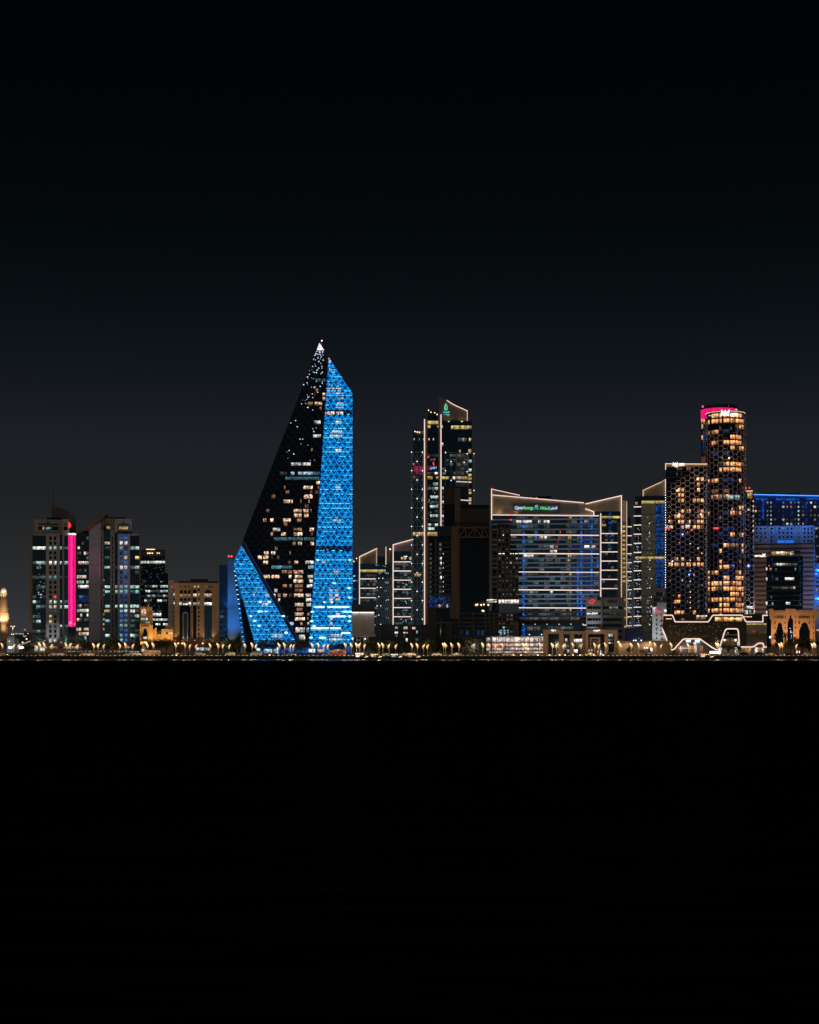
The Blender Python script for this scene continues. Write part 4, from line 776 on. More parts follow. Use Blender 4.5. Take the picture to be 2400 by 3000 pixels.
for i in range(13):
    b.win(1286, 1293.5, 1592 + i * 13.8, 1600 + i * 13.8, LGR if i % 2 else LCD, 3); b.win(1259, 1265, 1592 + i * 13.8, 1599 + i * 13.8, LCD, 3)
    if i in (3, 4, 7): b.win(1291, 1294, 1591 + i * 13.8, 1600 + i * 13.8, LSH, 2.9)
    if random.random() < .5: b.win(1298, 1300, 1593 + i * 13.8, 1597 + i * 13.8, LC, 3)
b.dotmass([(random.uniform(1256, 1318), random.uniform(1747, 1778)) for _ in range(90)], 1.4, BLUEL, 2.6, 'blue_lights_and_reflections'); b.box('blue_storey', 1254, 1319, 1745, 1780, NAVY, 2.7, .6)
b.row(1280, 1313, 1771, 1780, 6, [LPK, LGR], .7, 2.6); b.box('beam', 1254, 1319, 1780, 1782.5, BROWN_D, 2.2, 1)
m_ = MB(); c0 = b.P(1334, 1542, 3); r0 = 15 * b.m(); m_.lathe([(r0, b.P(1334, 1812, 3).z), (r0, c0.z)], (c0.x, r0 + 2, 0), 28); m_.build('round_column', BROWN_D, b.root, smooth=True); b.box('column_foot', 1319.5, 1331, 1765, 1812, BROWN_D, 1.5, 2)
b.box('column', 1433, 1437, 1543, 1776, BROWN_D, 1.5, 2); b.box('column', 1439, 1443.5, 1543, 1776, BROWN_D, 1.5, 2)
TR = MB()
for p, q in (((1341, 1546), (1434, 1546)), ((1341, 1574.5), (1434, 1574.5))): TR.bar(b.P(*p, 3.5), b.P(*q, 3.5), 3.6 * b.m())
TR.build('truss_chord', BROWN_D, b.root, None, None)
for p, q in (((1347, 1571), (1363, 1549)), ((1365, 1548), (1365, 1573)), ((1371, 1572), (1390, 1547)), ((1391, 1550), (1391, 1573)), ((1392, 1547), (1411, 1572)), ((1413, 1548), (1413, 1573)), ((1418, 1549), (1431, 1572))):
    m_ = MB(); m_.bar(b.P(*p, 3.3), b.P(*q, 3.3), 3.4 * b.m()); m_.build('truss_diagonal', BROWN_D, b.root)
b.poly('truss_finial', [(1389, 1543), (1394, 1543), (1391.5, 1536)], BROWN_D, 3.4, 1)
b.box('grid_block', 1457, 1494.8, 1535, None, GLK, 2, 18); b.box('grid_block', 1495, 1520, 1620, None, GLK, 2.2, 18)
for i in range(17):
    y = 1548 + i * 13.2; x1 = 1495 if y < 1620 else 1520
    if y < 1757: b.box('grid_beam', 1443.7, x1, y, y + 2.2, BROWN_D, 1.4, .5)
for k, x in enumerate((1457, 1468, 1479, 1490)): b.box('grid_column', x, x + 2.6, 1536, 1757, BROWN_D, 1.2, .7)
for x in (1499, 1508.5, 1517.5): b.box('grid_column', x, x + 2.4, 1620, 1757, BROWN_D, 1.2, .7)
for i in range(15):
    for j, x in enumerate((1461.5, 1472, 1483, 1494.5, 1503, 1512)):
        y = 1554 + i * 13.2
        if (j < 3 or y > 1622) and y < 1752 and random.random() < .75: b.win(x + .4, x + 5, y, y + 5.5, random.choice([LCD, LGR, LCD, LGR, LC if random.random() < .3 else LCD]), 2)
b.dots([(1475, 1567.5), (1463, 1622), (1467, 1622), (1474, 1622), (1477, 1622), (1497, 1622), (1504, 1622), (1511, 1622), (1515, 1622)], 2.6, DOT, 1)
for k in range(4): m_ = MB(); m_.bar(b.P(1460 + k * 9, 1562, 1.0), b.P(1464 + k * 9, 1543, 1.0), .3); m_.bar(b.P(1464 + k * 9, 1543, 1.0), b.P(1467 + k * 9, 1562, 1.0), .3); m_.build('brace', BROWN_D, b.root)
b.row(1426, 1456, 1756, 1765, 4, [LSH], .9, 1.0); b.row(1461, 1521, 1757, 1768, 7, [LPK, LSH], 1, 1.0); b.box('band_wall', 1457, 1521, 1755, 1770, BLACKB, 1.2, 2); b.box('banner', 1462, 1520.5, 1769, 1795, wall('slate_blue_banner', (.10, .13, .22)), .6, .5)
b.poly('canopy', [(1388, 1768), (1426, 1760), (1457, 1757), (1457, 1760), (1426, 1763.5), (1388, 1771)], BROWN_D, .2, 6)
for x, y in ((1395, 1772), (1399, 1771), (1410, 1772), (1418, 1771), (1431, 1772), (1414, 1789), (1417, 1790)): b.dots([(x, y)], 5, WARML, .6)
b.box('low_wall', 1254, 1279, 1783, None, BLACKB, 1.0, 8); b.box('low_wall', 1305, 1326, 1824, None, BLACKB, .6, 8); b.box('low_core', 1280, 1460, 1790, None, GLK, 4, 14); b.box('cross_beam', 1279, 1326, 1822, 1826, BROWN_D, .2, 1); b.box('mast_pier', 1289, 1293, 1814, None, BROWN_D, 0, .8); b.win(1290, 1292.5, 1840, 1862, LGR, -.1)
for y in (1796, 1810, 1823, 1834, 1845, 1868): b.box('floor_beam', 1327, 1460, y, y + 1.7, BROWN_D, 2.6, .5)
for x in (1345, 1386, 1421, 1433, 1447): b.box('column', x, x + 2, 1797, 1880, BROWN_D, 2.2, .5)
for i in range(6):
    for j in range(5):
        if random.random() < .7: b.win(1462 + j * 11.5, 1468 + j * 11.5, 1800 + i * 12, 1806 + i * 12, random.choice([LGR, LC, LCD, LP]) if i > 2 else LGR, 2)
for i in range(7): b.box('grid_beam', 1440, 1520, 1797 + i * 10.5, 1798.6 + i * 10.5, BROWN_D, 1.4, .5)
for x in (1460, 1471, 1482.5, 1494): b.box('grid_column', x, x + 2, 1796, 1870, BROWN_D, 1.2, .5)
b.box('solid_bay', 1504, 1520, 1822, 1866, BROWN_D, 1.3, 2)
for x in (1350, 1366, 1398, 1410): b.win(x, x + 7, 1848, 1862, LBD if x % 4 else LCD, 4)
for x in (1466, 1476, 1486): b.win(x, x + 5, 1845, 1862, LCY, 1.9)
LPV = lit('pavilion_hall', (1.0, .86, .76), .85, .3, .75, .7)
# ---- brightly lit low shopfront
b = Bld('lit_pavilion', 'low brightly lit white glass pavilion with open floors', 'building', 1510, 915)
b.box('rear_wall', 1426, 1592, 1866, None, WHITE, 10, 8)
for i, (y0, y1) in enumerate(((1868, 1882), (1885.5, 1894), (1897.5, 1906), (1907, 1914))): b.row(1441 if i < 3 else 1432, 1592, y0, y1, 11, [LPV, LPV, LPK] if i != 1 else [LPK, LPV, lit('red_shelf_room', (1, .35, .3), .8)], 1 if i in (0, 3) else .9, 4, .07)
for i, (y0, y1) in enumerate(((1869, 1880), (1886, 1895), (1898, 1907))): b.win(1425.5, 1437, y0, y1, LPK if i else LPV, 3)
for y in (1882, 1895, 1906.5): b.box('floor_slab', 1424, 1593, y, y + 2.4, BROWN, 2.4, 10)
for k in range(12): b.box('mullion', 1440 + k * 13.8, 1441 + k * 13.8, 1866, 1907, DARK, 2.2, .3)
b.box('corner_pier', 1437.5, 1441, 1862, None, DARKB, 1.5, 3); b.strip([(1441, 1867), (1592, 1866)], 1.6, LPV, 2.0, 'cornice_light'); b.box('terrace', 1476, 1600, 1912.5, 1917, TAN, -3, 6)
l = bpy.data.lights.new('hall_light', 'AREA'); l.energy = 250; l.size = 24; l.size_y = 3; l.shape = 'RECTANGLE'; l.color = (1, .85, .72); lo = bpy.data.objects.new('hall_light', l); COL.objects.link(lo); lo.parent = b.root; lo.location = (0, -.5, 9); lo.rotation_euler = (math.radians(75), 0, 0)
# ---- headquarters with the big sign
b = Bld('headquarters', 'wide glass headquarters with glowing white floor lines and a lit company sign', 'building', 1630, 1030)
b.box('glass_front', 1441, 1756, 1511, 1828, GLT, 0, 28)
b.poly('crown_panel', [(1441, 1449.5), (1711, 1473), (1741, 1499), (1741, 1510.5), (1441, 1508.5)], CREAM, -.4, 3); b.poly('crown_fin', [(1441, 1433), (1523, 1451), (1523, 1456), (1441, 1449.2)], BROWN, 1, 2); b.box('sign_panel', 1501, 1641, 1474, 1506, wall('dark_taupe_panel', (.19, .155, .14)), -.9, .6); b.box('plant_screen', 1641.5, 1697, 1476, 1508.5, wall('taupe_panel', (.33, .28, .26)), -.8, .6)
b.strip([(1440.5, 1523), (1440.5, 1433)], 3.4, LED, -1.0); b.strip([(1440.5, 1433), (1523, 1451)], 2.4, LED, -.5); b.strip([(1443, 1450), (1711, 1473)], 3.2, LED, -1.0); b.strip([(1443, 1508.5), (1755, 1511)], 3.2, LED, -1.0)
b.text('Qatar', 1509, 1534.5, 1488, 10.5, emit('blue_white_sign', (.50, .70, 1.0), 1.2), -1.3); b.text('Energy', 1535, 1563, 1489, 11.5, emit('pale_green_sign', (.16, .95, .38), .95), -1.3); drop(b, 1572.5, 1478.5, 1488, 9, -1.3); b.text('Energy', 1565.5, 1579.5, 1491, 4.6, SIGNC, -1.3)
b.text('\uFE94\uFED7\uFE8E\uFEC4\uFEE0\uFEDF', 1582.5, 1611, 1488, 9, emit('pale_green_sign', (.3, 1, .45), 1.3), -1.3); b.text('\uFEAE\uFEC4\uFED7', 1611.5, 1633, 1489, 11, emit('blue_white_sign', (.62, .78, 1), 1.6), -1.3)
b.beacon([(1441.5, 1432), (1572, 1458.5), (1496, 1509), (1496.5, 1523)], 4, -1.2); b.box('helideck', 1562, 1616, 1453, 1455.5, DARK, 10, 10)
for x in (1512, 1460): b.flood(x, 1507, -3, (x, 1490, -.5), 260, (1, .68, .35), 110, vis=False)
YL = [1567.5, 1622, 1676, 1728.5, 1781]
for y in YL: b.strip([(1496, y - .6), (1756, y + .8)], 3.2, LED, -.6)
sp = [1521.5, 1535, 1551] + [YL[k] + (YL[k + 1] - YL[k]) * j / 4 for k in range(4) for j in (1, 2, 3)] + [1794, 1806]
for y in sp: b.box('spandrel', 1442, 1756, y - 2.1, y + 2.1, SPAN, -.3, .5)
fl = sorted(sp + YL + [1511])
def hqrow(i, x0, x1, mt, n=1, p=1): b.row(x0, x1, fl[i] + 3, fl[i + 1] - 2.6, n, mt, p, 0, .05)
hqrow(1, 1511, 1528, [LSH]); hqrow(1, 1531, 1559, [LSH], 2); hqrow(1, 1571, 1611, [LSH], 3); hqrow(1, 1712, 1725, [LP]); hqrow(1, 1742, 1754, [LGR]); hqrow(4, 1535, 1625, [LP, LGR, LPK], 8, .85); hqrow(4, 1635, 1645, [LGR]); hqrow(6, 1612, 1632, [LP, LGR], 2); hqrow(6, 1712, 1727, [LSH], 1); hqrow(6, 1730, 1752, [LGR, LPK], 3); hqrow(7, 1612, 1632, [LPK], 2); hqrow(8, 1532, 1564, [LP, LGR], 3); hqrow(8, 1585, 1632, [LP, LGR], 4, .8); hqrow(9, 1600, 1620, [LGR], 2); hqrow(16, 1553, 1562, [LP]); hqrow(16, 1612, 1620, [LP]); hqrow(17, 1570, 1620, [LGR], 3, .5)
for i in range(len(fl) - 1):
    hqrow(i, 1498, 1755, [LCD, LCD, LGR], 16, .32)
    hqrow(i, 1664, 1668, [LBAND if i in (4, 8, 9) else LGR]); hqrow(i, 1669.5, 1674.5, [LBAND if i % 4 == 0 else LGR])
    for x, wd, lo_, hi_ in ((1534.5, 5, 0, 22), (1704, 3.2, 0, 22), (1733.5, 3.2, 0, 16), (1693, 3.4, 9, 22), (1751, 2, 8, 11), (1571, 3, 2, 5)):
        if lo_ <= i < hi_: b.dotmass([(random.gauss(x, wd * .45), random.uniform(fl[i] + 3, fl[i + 1] - 2.5)) for _ in range(9)], 2.4, BLUEL, -.25, 'blue_lights_and_reflections')  # blue streaks reflected in the glass, put in as glowing specks
    b.win(1712, 1731, fl[i] + 3, fl[i + 1] - 2.6, LBD, 0, 'blue_pane')  # blue reflection put in as a glowing pane
    for x0, x1 in ((1677, 1690), (1695.5, 1711), (1736, 1755)):
        if random.random() < .6: b.win(x0, x1, fl[i] + 3, fl[i + 1] - 2.6, LBD, 0, 'blue_pane')  # more of the reflected blue, again as glowing panes
    if i in (3, 5, 6): b.win(1649 - i * 3, 1652 - i * 3, fl[i] + 3, fl[i + 1] - 3, LR, 0)
b.box('edge_fin', 1756, 1759, 1508, None, BROWN, -1, 24)
for x in (1545, 1600, 1655, 1710): b.flood(x, 1840, -22, (x, 1650, 0), 6500, (.66, .84, 1), 75, .8, vis=False); b.strip([(1760.5, 1504), (1760.5, 1749)], 3.4, LED, -1.4)  # unseen base lamps added to brighten the spandrels
b.box('base_beam', 1519, 1716, 1818, 1828, BROWN, -1.2, 2); b.box('base_glass', 1519, 1756, 1828.2, None, GLT, 2, 12); b.row(1521, 1700, 1809, 1816.5, 6, [LGR], 1, -.1, .1)
sg = []
for k in range(5): x = 1533 + k * 35; sg += [((x, 1829), (x - 17, 1866)), ((x, 1829), (x + 17, 1866)), ((x, 1829), (x - 6, 1866)), ((x, 1829), (x + 6, 1866))]
b.net(sg, .9, STEEL, .5, 'tree_brace', 'stuff'); b.dots([(1533 + k * 35, 1828) for k in range(6)] + [(1551, 1859), (1587, 1859)], 2.8, DOT, .2); b.dotmass([(random.gauss(1536, 3), random.uniform(1832, 1862)) for _ in range(30)], 2.4, BLUEL, 1.6, 'blue_lights_and_reflections'); b.row(1525, 1700, 1836, 1848, 9, [LC, LGR, LCD], .6, 2)  # the reflected blue streak continues here as glowing specks
b.strip([(1708, 1831), (1718, 1831)], 2.6)
# right wing of the headquarters
b.box('wing_glass', 1762.5, 1822, 1498, None, GL, 1, 26); b.poly('wing_crown', [(1713, 1477), (1821, 1452), (1821, 1497.8), (1741.5, 1497.8), (1741.5, 1499), (1716, 1490)], CREAM, .6, 3)
b.strip([(1712.5, 1477), (1821, 1452), (1821, 1560)], 3.2, LED, .0); b.strip([(1716, 1491), (1740, 1499), (1740, 1510)], 3.0, LED, -1.2)
for k in range(38): b.strip([(1821, 1561 + k * 5), (1821, 1564 + k * 5)], 3.0, LEDW, .0, 'light_segment')
b.row(1763, 1821, 1512, 1519, 7, [LBAND], 1, 1, .04); b.row(1763, 1776, 1535, 1542, 2, [LBAND], 1, 1)
for i in range(7): b.strip([(1762, 1563 + 26.9 * i), (1810, 1563 + 26.9 * i)], 3.0, LED, .4)
for i in range(17): b.box('floor_band', 1762.6, 1808, 1522 + i * 13.45, 1523.2 + i * 13.45, NAVY, .85, .3); b.row(1764, 1808, 1525 + i * 13.45, 1533 + i * 13.45, 5, [LCD, LGR], .25, 1)
for k in range(9): b.box('curtain_rib', 1808 + k * 1.5, 1808.6 + k * 1.5, 1530, None, GLO, .7, .3)
for k in range(8): b.dotmass([(random.gauss(1788, 2.5), 1505 + k * 14 + random.uniform(-5, 5)) for _ in range(6)], 2.2, BLUEL, .7, 'blue_lights_and_reflections')
b.box('stair_bay', 1823, 1836, 1530, None, GLO, 2, 12); b.box('stair_crown', 1823, 1836, 1466, 1529.8, CREAM, 2.5, 3); b.strip([(1836.7, 1469), (1836.7, 1838)], 1.8, LEDD, .8)
for i in range(13): b.win(1824, 1833, 1540 + i * 13.3, 1547.5 + i * 13.3, LBAND if i not in (4,) else LY, 2)
for i in range(4): b.win(1829.5, 1833.5, 1754 + i * 26.5, 1762 + i * 26.5, LBAND, 1.8)
b.box('rear_bay', 1837.5, 1848, 1514, None, GL, 4, 10)
for i in range(12): b.strip([(1838, 1543 + 26.4 * i), (1851.5, 1543 + 26.4 * i)], 2.6, LED, 3.2)
b.dotmass([(random.uniform(1840, 1848), random.uniform(1620, 1840)) for _ in range(70)], 1.5, DOTS, 3.6, 'room_lights_and_glints')
b = Bld('outlined_tower', 'glass tower with olive ribbed and blue bays and a slanted tan crown', 'tower', 1905, 1015)
b.box('glass_front', 1861, 1879, 1455, None, GL, 0, 24); b.box('ribbed_bay', 1879.2, 1920, 1454, None, GLO, -.4, 24); b.box('blue_bay', 1920.2, 1950, 1453, None, GLB, -.2, 24); b.box('top_storey', 1860.5, 1950.5, 1453, 1466, GL, -.8, 25)
b.poly('crown_panel', [(1884, 1436.5), (1938, 1412), (1950.5, 1404), (1950.5, 1452.8), (1884, 1452.8)], CREAM, -.2, 3); b.strip([(1884.5, 1453), (1884.5, 1436.5), (1938, 1412)], 1.9, LEDW, -.8); b.strip([(1938, 1412), (1950, 1404)], 1.2, LEDD, -.8); b.strip([(1950.5, 1404), (1950.5, 1432)], 3.0, LED, -1.2)
b.dots([(1950.7, 1436 + k * 7.3) for k in range(40)], 3.0, DOT, -1.3); b.row(1880, 1949, 1467, 1475.5, 6, [LBAND], 1, -.9, .03); b.win(1861.5, 1868, 1471, 1478.5, LBAND, -.9); b.row(1862, 1949, 1631, 1638.5, 9, [LBAND], 1, -.5, .03)
for i in range(14): b.strip([(1857, 1485 + 26.75 * i), (1879, 1484.4 + 26.75 * i)], 2.8, LED, -1.2)
for k in range(14): b.box('curtain_rib', 1881 + k * 2.8, 1881.8 + k * 2.8, 1478, None, GLO, -.8, .35)
for i in range(14): b.box('floor_band', 1861.2, 1950, 1505 + i * 26.75, 1506 + i * 26.75, DARK, -.95, .3)
b.dotmass([(random.gauss(1870, 4), 1540 + random.random() * 310) for _ in range(80)] + [(random.gauss(1902, 4), 1500 + random.random() * 330) for _ in range(40)], 1.8, DOTS, -1.2, 'room_lights_and_glints'); b.dotmass([(random.choice([random.gauss(1941, 1.6), random.gauss(1926, 3)]), random.uniform(1478, 1720)) for _ in range(150)], 2.2, BLUEL, -.6, 'blue_lights_and_reflections')
for i in range(18): b.win(1921, 1949, 1480 + i * 13.4, 1491 + i * 13.4, LBD, -.2, 'blue_pane')
b.dots([(1903, 1560), (1903, 1533), (1904, 1641), (1904, 1668), (1909, 1695), (1904, 1722), (1909, 1749), (1909, 1803), (1904, 1830), (1909, 1776)], 2.2, DOT, -1.1)
# ---- grey banded office with insurance sign
b = Bld('grey_office', 'mid-rise grey concrete office with dark window bands and red emblem', 'building', 1773, 955)
b.box('wall', 1717.5, 1761, 1750, None, GREYL, 0, 20); b.box('pier', 1761, 1766, 1750, None, GREY, -.5, 20); b.box('wall', 1766, 1824, 1751, None, GREY, .2, 20); b.box('pier', 1824, 1830, 1753, None, GREY, .1, 18); b.box('roof_unit', 1750, 1760, 1748, 1759, DARK, -.3, 3)
for i, y in enumerate((1780.5, 1798, 1815, 1832.5)): b.box('window_band', 1721, 1760, y - 3.8, y + 3.8, GLK, -.15, .3); b.box('window_band', 1766.5, 1823, y - 3.8, y + 3.8, GLK, .05, .3)
for i, y in enumerate((1849, 1866.5)): b.box('window_band', 1811, 1823, y - 4, y + 4, GLK, .05, .3)
for k in range(14): b.win(1784 + k * 1.9, 1785.2 + k * 1.9, 1777.5, 1783.5, LC if k % 3 else LCD, -.1); b.win(1770 + k * 3.8, 1771.4 + k * 3.8, 1795, 1801, LCD if k % 2 else LGR, -.1)
for k in range(3): b.box('mullion', 1736 + k * 9, 1736.6 + k * 9, 1776, 1837, GREYL, -.3, .2)
b.text('Q', 1727, 1742, 1763, 14, emit('red_emblem', (1, .08, .07), .9), -.4, shear=.3); b.box('emblem_dot', 1741.5, 1745, 1757.5, 1759.5, SIGNR, -.4, .3); b.text('QIC', 1780, 1809, 1762.5, 10, SIGNK, -.1, shear=.2); b.scribble(1720.5, 1751, 1798, 6.5, SIGNW, -.5, 9)
b.flood(1730, 1850, -8, (1736, 1805, 0), 1500, (.8, .9, 1), 80, vis=False)
b = Bld('hoarding', 'dark navy site hoarding standing above the beige garden wall', 'hoarding', 1857, 915)
b.box('panel', 1830.5, 1885, 1840, 1880, BLUEP, 0, .6); b.box('frame', 1829.5, 1830.4, 1838, None, GREY, -.1, .6); b.dots([(1857, 1877), (1863, 1876.5), (1879, 1876.5)], 4, DOT, -.6); b.dots([(1872, 1870)], 2, DOTS, -.6)
# ---- portal building
b = Bld('portal_building', 'low tan stone pavilion with deep square portals and lit signs', 'building', 1700, 905)
b.box('core', 1600, 1805, 1852, None, GLK, 5, 14); b.box('roof', 1650, 1762, 1843, 1847, DARKB, 4, 12)
for x0, x1, y0 in ((1592, 1606, 1848), (1638, 1652, 1848), (1670, 1682, 1849), (1706, 1715, 1849)): b.box('pier', x0, x1, y0, None, TAN, 0 if x0 != 1670 else 1.5, 6)
b.box('lintel', 1592, 1640, 1844.5, 1857, TAN, -.3, 6.5); b.box('lintel', 1652, 1715, 1849, 1858, TAN, 1, 6); b.box('frame', 1715, 1724, 1845, None, TAN, -1.6, 8); b.box('frame', 1800, 1810, 1845, None, TAN, -1.6, 8); b.box('frame_lintel', 1724, 1800, 1845, 1857.5, TAN, -1.6, 8); b.box('frame_pier', 1772, 1783, 1857.5, None, TAN, -1.4, 6)
b.box('inner_frame', 1728, 1733, 1867, None, TAN, 1, 3); b.box('inner_frame', 1754, 1759, 1867, None, TAN, 1, 3); b.box('inner_lintel', 1733, 1754, 1867, 1872, TAN, 1, 3); b.box('inner_panel', 1736, 1751, 1875, None, BROWN, 2.5, 2)
for x0, x1, y0, y1, mt in ((1681, 1706, 1872, 1882, LSH), (1681, 1706, 1886, 1889, LGR), (1656, 1663, 1871, 1879, LSH), (1783, 1797, 1857, 1867, LC), (1783, 1797, 1872, 1882, LCD), (1783, 1797, 1883, 1885, LW), (1694, 1699, 1855, 1862, LWD), (1680, 1693, 1903, 1913, LSH), (1723, 1736, 1903, 1912, LC), (1740, 1762, 1906, 1912, LC), (1661, 1668, 1903, 1912, LC)): b.row(x0, x1, y0, y1, max(1, round((x1 - x0) / 7)), [mt], 1, 4.8)
b.scribble(1615, 1628, 1847.5, 6, SIGNW, -.8, 4); b.scribble(1739, 1759, 1847.5, 6.5, SIGNW, -2.1, 6)
b.flood(1760, 1917, -14, (1760, 1865, 0), 2000, (1, .62, .36), 90); b.flood(1640, 1917, -14, (1640, 1870, 0), 1300, (1, .65, .42), 90)
b = Bld('garden_wall', 'long beige garden wall with lamps between the portals and the dark pavilion', 'wall', 1888, 892)
b.box('wall', 1811, 1966, 1879, None, TAN, 0, .8); b.box('coping', 1810.5, 1966.5, 1877.6, 1879, CREAM, -.2, 1.2)
b.dots([(1812, 1881), (1905, 1882.5)], 5.5, WARML, -.8); b.dots([(1889, 1898), (1896, 1898), (1908, 1900), (1838, 1898)], 4, DOT, -.8); b.row(1886, 1912, 1900, 1911, 4, [LP, LGR], .9, 0)
for x in (1812, 1905, 1838, 1890): b.flood(x, 1885, -2.5, (x, 1900, 0), 260, (1, .68, .35), 140, vis=False)
b.box('sign_board', 1872, 1891, 1904, 1914, PINKB, -3, .4)
# ---- white block with rooftop letters
b = Bld('white_block', 'narrow white apartment block with a red and white rooftop sign', 'building', 1935, 950)
b.box('wall', 1911.5, 1950, 1778, None, WHITE, 0, 14); b.box('stair_tower', 1925, 1953, 1765.5, 1802, GREYL, -.6, 8); b.box('joint', 1925, 1926, 1805, 1878, GREYL, -.15, .2)
for i in range(7): b.box('balcony', 1922, 1926.5, 1801 + i * 13.2, 1806 + i * 13.2, DARK, -.5, .6); b.box('balcony', 1933, 1944, 1820 + i * 13.2, 1822 + i * 13.2, DARK, -.5, .6); b.win(1938, 1941, 1814 + i * 13.2, 1819 + i * 13.2, GLK, 0)
b.text('Y', 1911.5, 1922, 1785, 13, emit('pale_violet_sign', (.85, .75, 1), 1.2), -.9); b.text('OUM', 1918, 1935.5, 1790.5, 9, emit('red_letters', (1, .08, .12), .8), -1.0); b.scribble(1932, 1944, 1804.5, 4, SIGNK, -.9, 5); b.box('red_line', 1935, 1946, 1811.5, 1812.5, SIGNR, -.4, .2); b.dots([(1950, 1789)], 5.5, COLDL, -2)
b.flood(1925, 1895, -16, (1930, 1830, 0), 6500, (.92, .95, 1), 60)
b = Bld('grid_block', 'grey block with a grid of dark square windows behind the white apartments', 'building', 1932, 975)
b.box('wall', 1913.5, 1950, 1722, None, GREY, 0, 16)
for i in range(4):
    for j in range(5): b.win(1916 + j * 6.8, 1920.8 + j * 6.8, 1735 + i * 15, 1746.5 + i * 15, GLK if (i + j) % 4 else LGR, 0)

# ================================================================ honeycomb towers
b = Bld('honeycomb_tower', 'round hotel tower wrapped in a honeycomb screen with golden windows', 'skyscraper', 2118, 985)
mm = b.m(); R_ = 54 * mm; RC = b.P(2126, 1500, 0); CY = RC.x
def zc(py): return CZ + (HY - py) * mm - G
def cyl(x, r, z0, z1, mat, name, n=40, cy_=None, a0=0, a1=2 * math.pi):
    m = MB(); cc = R_ if cy_ is None else cy_; m.lathe([(.01, z0), (r, z0), (r, z1), (.01, z1)], (x, cc, 0), n, a0, a1); o = m.build(name, mat, b.root); return o
cyl(CY, R_, zc(1930), zc(1222), GLK, 'core'); bx = b.P(2107, 1500, 0).x; cyl(bx, 53 * mm, zc(1930), zc(1245), GLB, 'rear_cylinder', cy_=R_ + 9); 
m = MB(); m.lathe([(53.2 * mm, zc(1228)), (53.2 * mm, zc(1199))], (bx, R_ + 9, 0), 40, -1.6, 1.1); m.build('magenta_crown', MAGP, b.root); m = MB(); m.lathe([(53.0 * mm, zc(1207)), (53.0 * mm, zc(1199))], (bx, R_ + 9, 0), 24, 1.1, 2.2); m.build('white_crown', LEDD, b.root)
cyl(bx, 52 * mm, zc(1199), zc(1190), DARK, 'crown_roof', cy_=R_ + 9); cyl(bx + 1.5, 40 * mm, zc(1190), zc(1186), DARK, 'crown_plant', cy_=R_ + 10); b.box('crown_joint', 2083, 2084, 1199, 1228, DARK, -3, .6)
cyl(bx, 53 * mm, zc(1245), zc(1228.3), GLB, 'crown_base', cy_=R_ + 9)
for y, x0, x1 in ((1234, 2055, 2060), (1234, 2061, 2068), (1250, 2056, 2062), (1282, 2056, 2062)): b.box('window', x0, x1, y - 6.5, y + 6.5, LH, (R_ + 9) - 53 * mm * math.sqrt(max(0, 1 - ((x0 + x1) / 2 - 2107) ** 2 / 53 ** 2)) - .4, .5)
b.box('shaft_light', 2060, 2064, 1262, 1330, LBD, 4, .6); b.beacon([(2059.5, 1191)], 6, 6); b.beacon([(2135, 1189)], 1.8, 4)
cyl(CY, R_ + .35, zc(1222), zc(1215), BROWN, 'parapet'); cyl(CY, R_ + .55, zc(1217.2), zc(1215.8), LEDW, 'parapet_light'); cyl(CY, R_ - .2, zc(1215), zc(1213.5), DARK, 'roof')
b.text('kid', 2112, 2138, 1209, 18, SIGNW, -.9, shear=.15); b.text('om', 2140, 2161, 1215, 11, SIGNW, -.9, shear=.15); b.box('sign_rail', 2076, 2103, 1216, 1219, LW, -.2 + .6, .4)
def oncyl(x0, x1, y0, y1, mat, r=R_, name='window', out=.12):
    c = ((x0 + x1) / 2 - 2126) / 54
    if abs(c) > .98: return
    a = math.asin(c); w = (x1 - x0) * mm / max(.35, math.cos(a)) * .98
    o = lnk(bpy.data.objects.new(name, unit(mat)), b.root); o.location = (CY + (r + out) * math.sin(a), R_ - (r + out) * math.cos(a), (zc(y0) + zc(y1)) / 2); o.rotation_euler = (0, 0, a); o.scale = (w, .25, zc(y0) - zc(y1))
CX = [(2077, 2081), (2087, 2106.5), (2109, 2116), (2120, 2137), (2139.5, 2152), (2154.5, 2163), (2164.5, 2171), (2172, 2176.5)]
ROWS = {0: '01111110', 1: '11111111', 2: '00000111', 3: '11000000', 4: '00001110', 5: '01011110', 6: '00001011', 9: '00011111', 10: '00111110', 12: '11000010', 14: '0d0d0000', 15: '01110000', 17: '00000011', 18: '10001d10', 22: '000010d1', 24: '0001dd01', 25: '00100001', 27: '00100010', 28: '00110000', 29: '11000110', 30: '10010111', 31: '11111110', 32: '11111111', 33: '10001111', 34: '11111110', 35: '00110111', 36: '11111111', 37: '00100000'}
CX2 = CX
for i in range(38):
    y = 1228 + 15.62 * i; r = ROWS.get(i, '00000000')
    for j, (x0, x1) in enumerate(CX2):
        ch = r[j]
        if ch != '0':
            n_ = 2 if x1 - x0 > 11 else 1; w_ = (x1 - x0) / n_
            for q in range(n_): oncyl(x0 + w_ * q + .5, x0 + w_ * (q + 1) - .5, y - 5.6, y + 5.8, LH if ch == '1' and random.random() > .1 else LHD)
        elif random.random() < .10: oncyl(x0, x1, y - 5.5, y + 5.5, LBD)
    cyl(CY, R_ + .06, zc(y + 9.4), zc(y + 8.4), DARK, 'floor_band', 40)
for x0, x1 in ((2089, 2115), (2119, 2129), (2131, 2150), (2153, 2166)): oncyl(x0, x1, 1458, 1471, LGR if x0 < 2130 else LC)
o = lnk(bpy.data.objects.new('beacon', lamp_mesh(RED)), b.root); o.location = b.P(2098.5, 1547.5, -1.6); o.scale = (3.2, .6, 1.0)
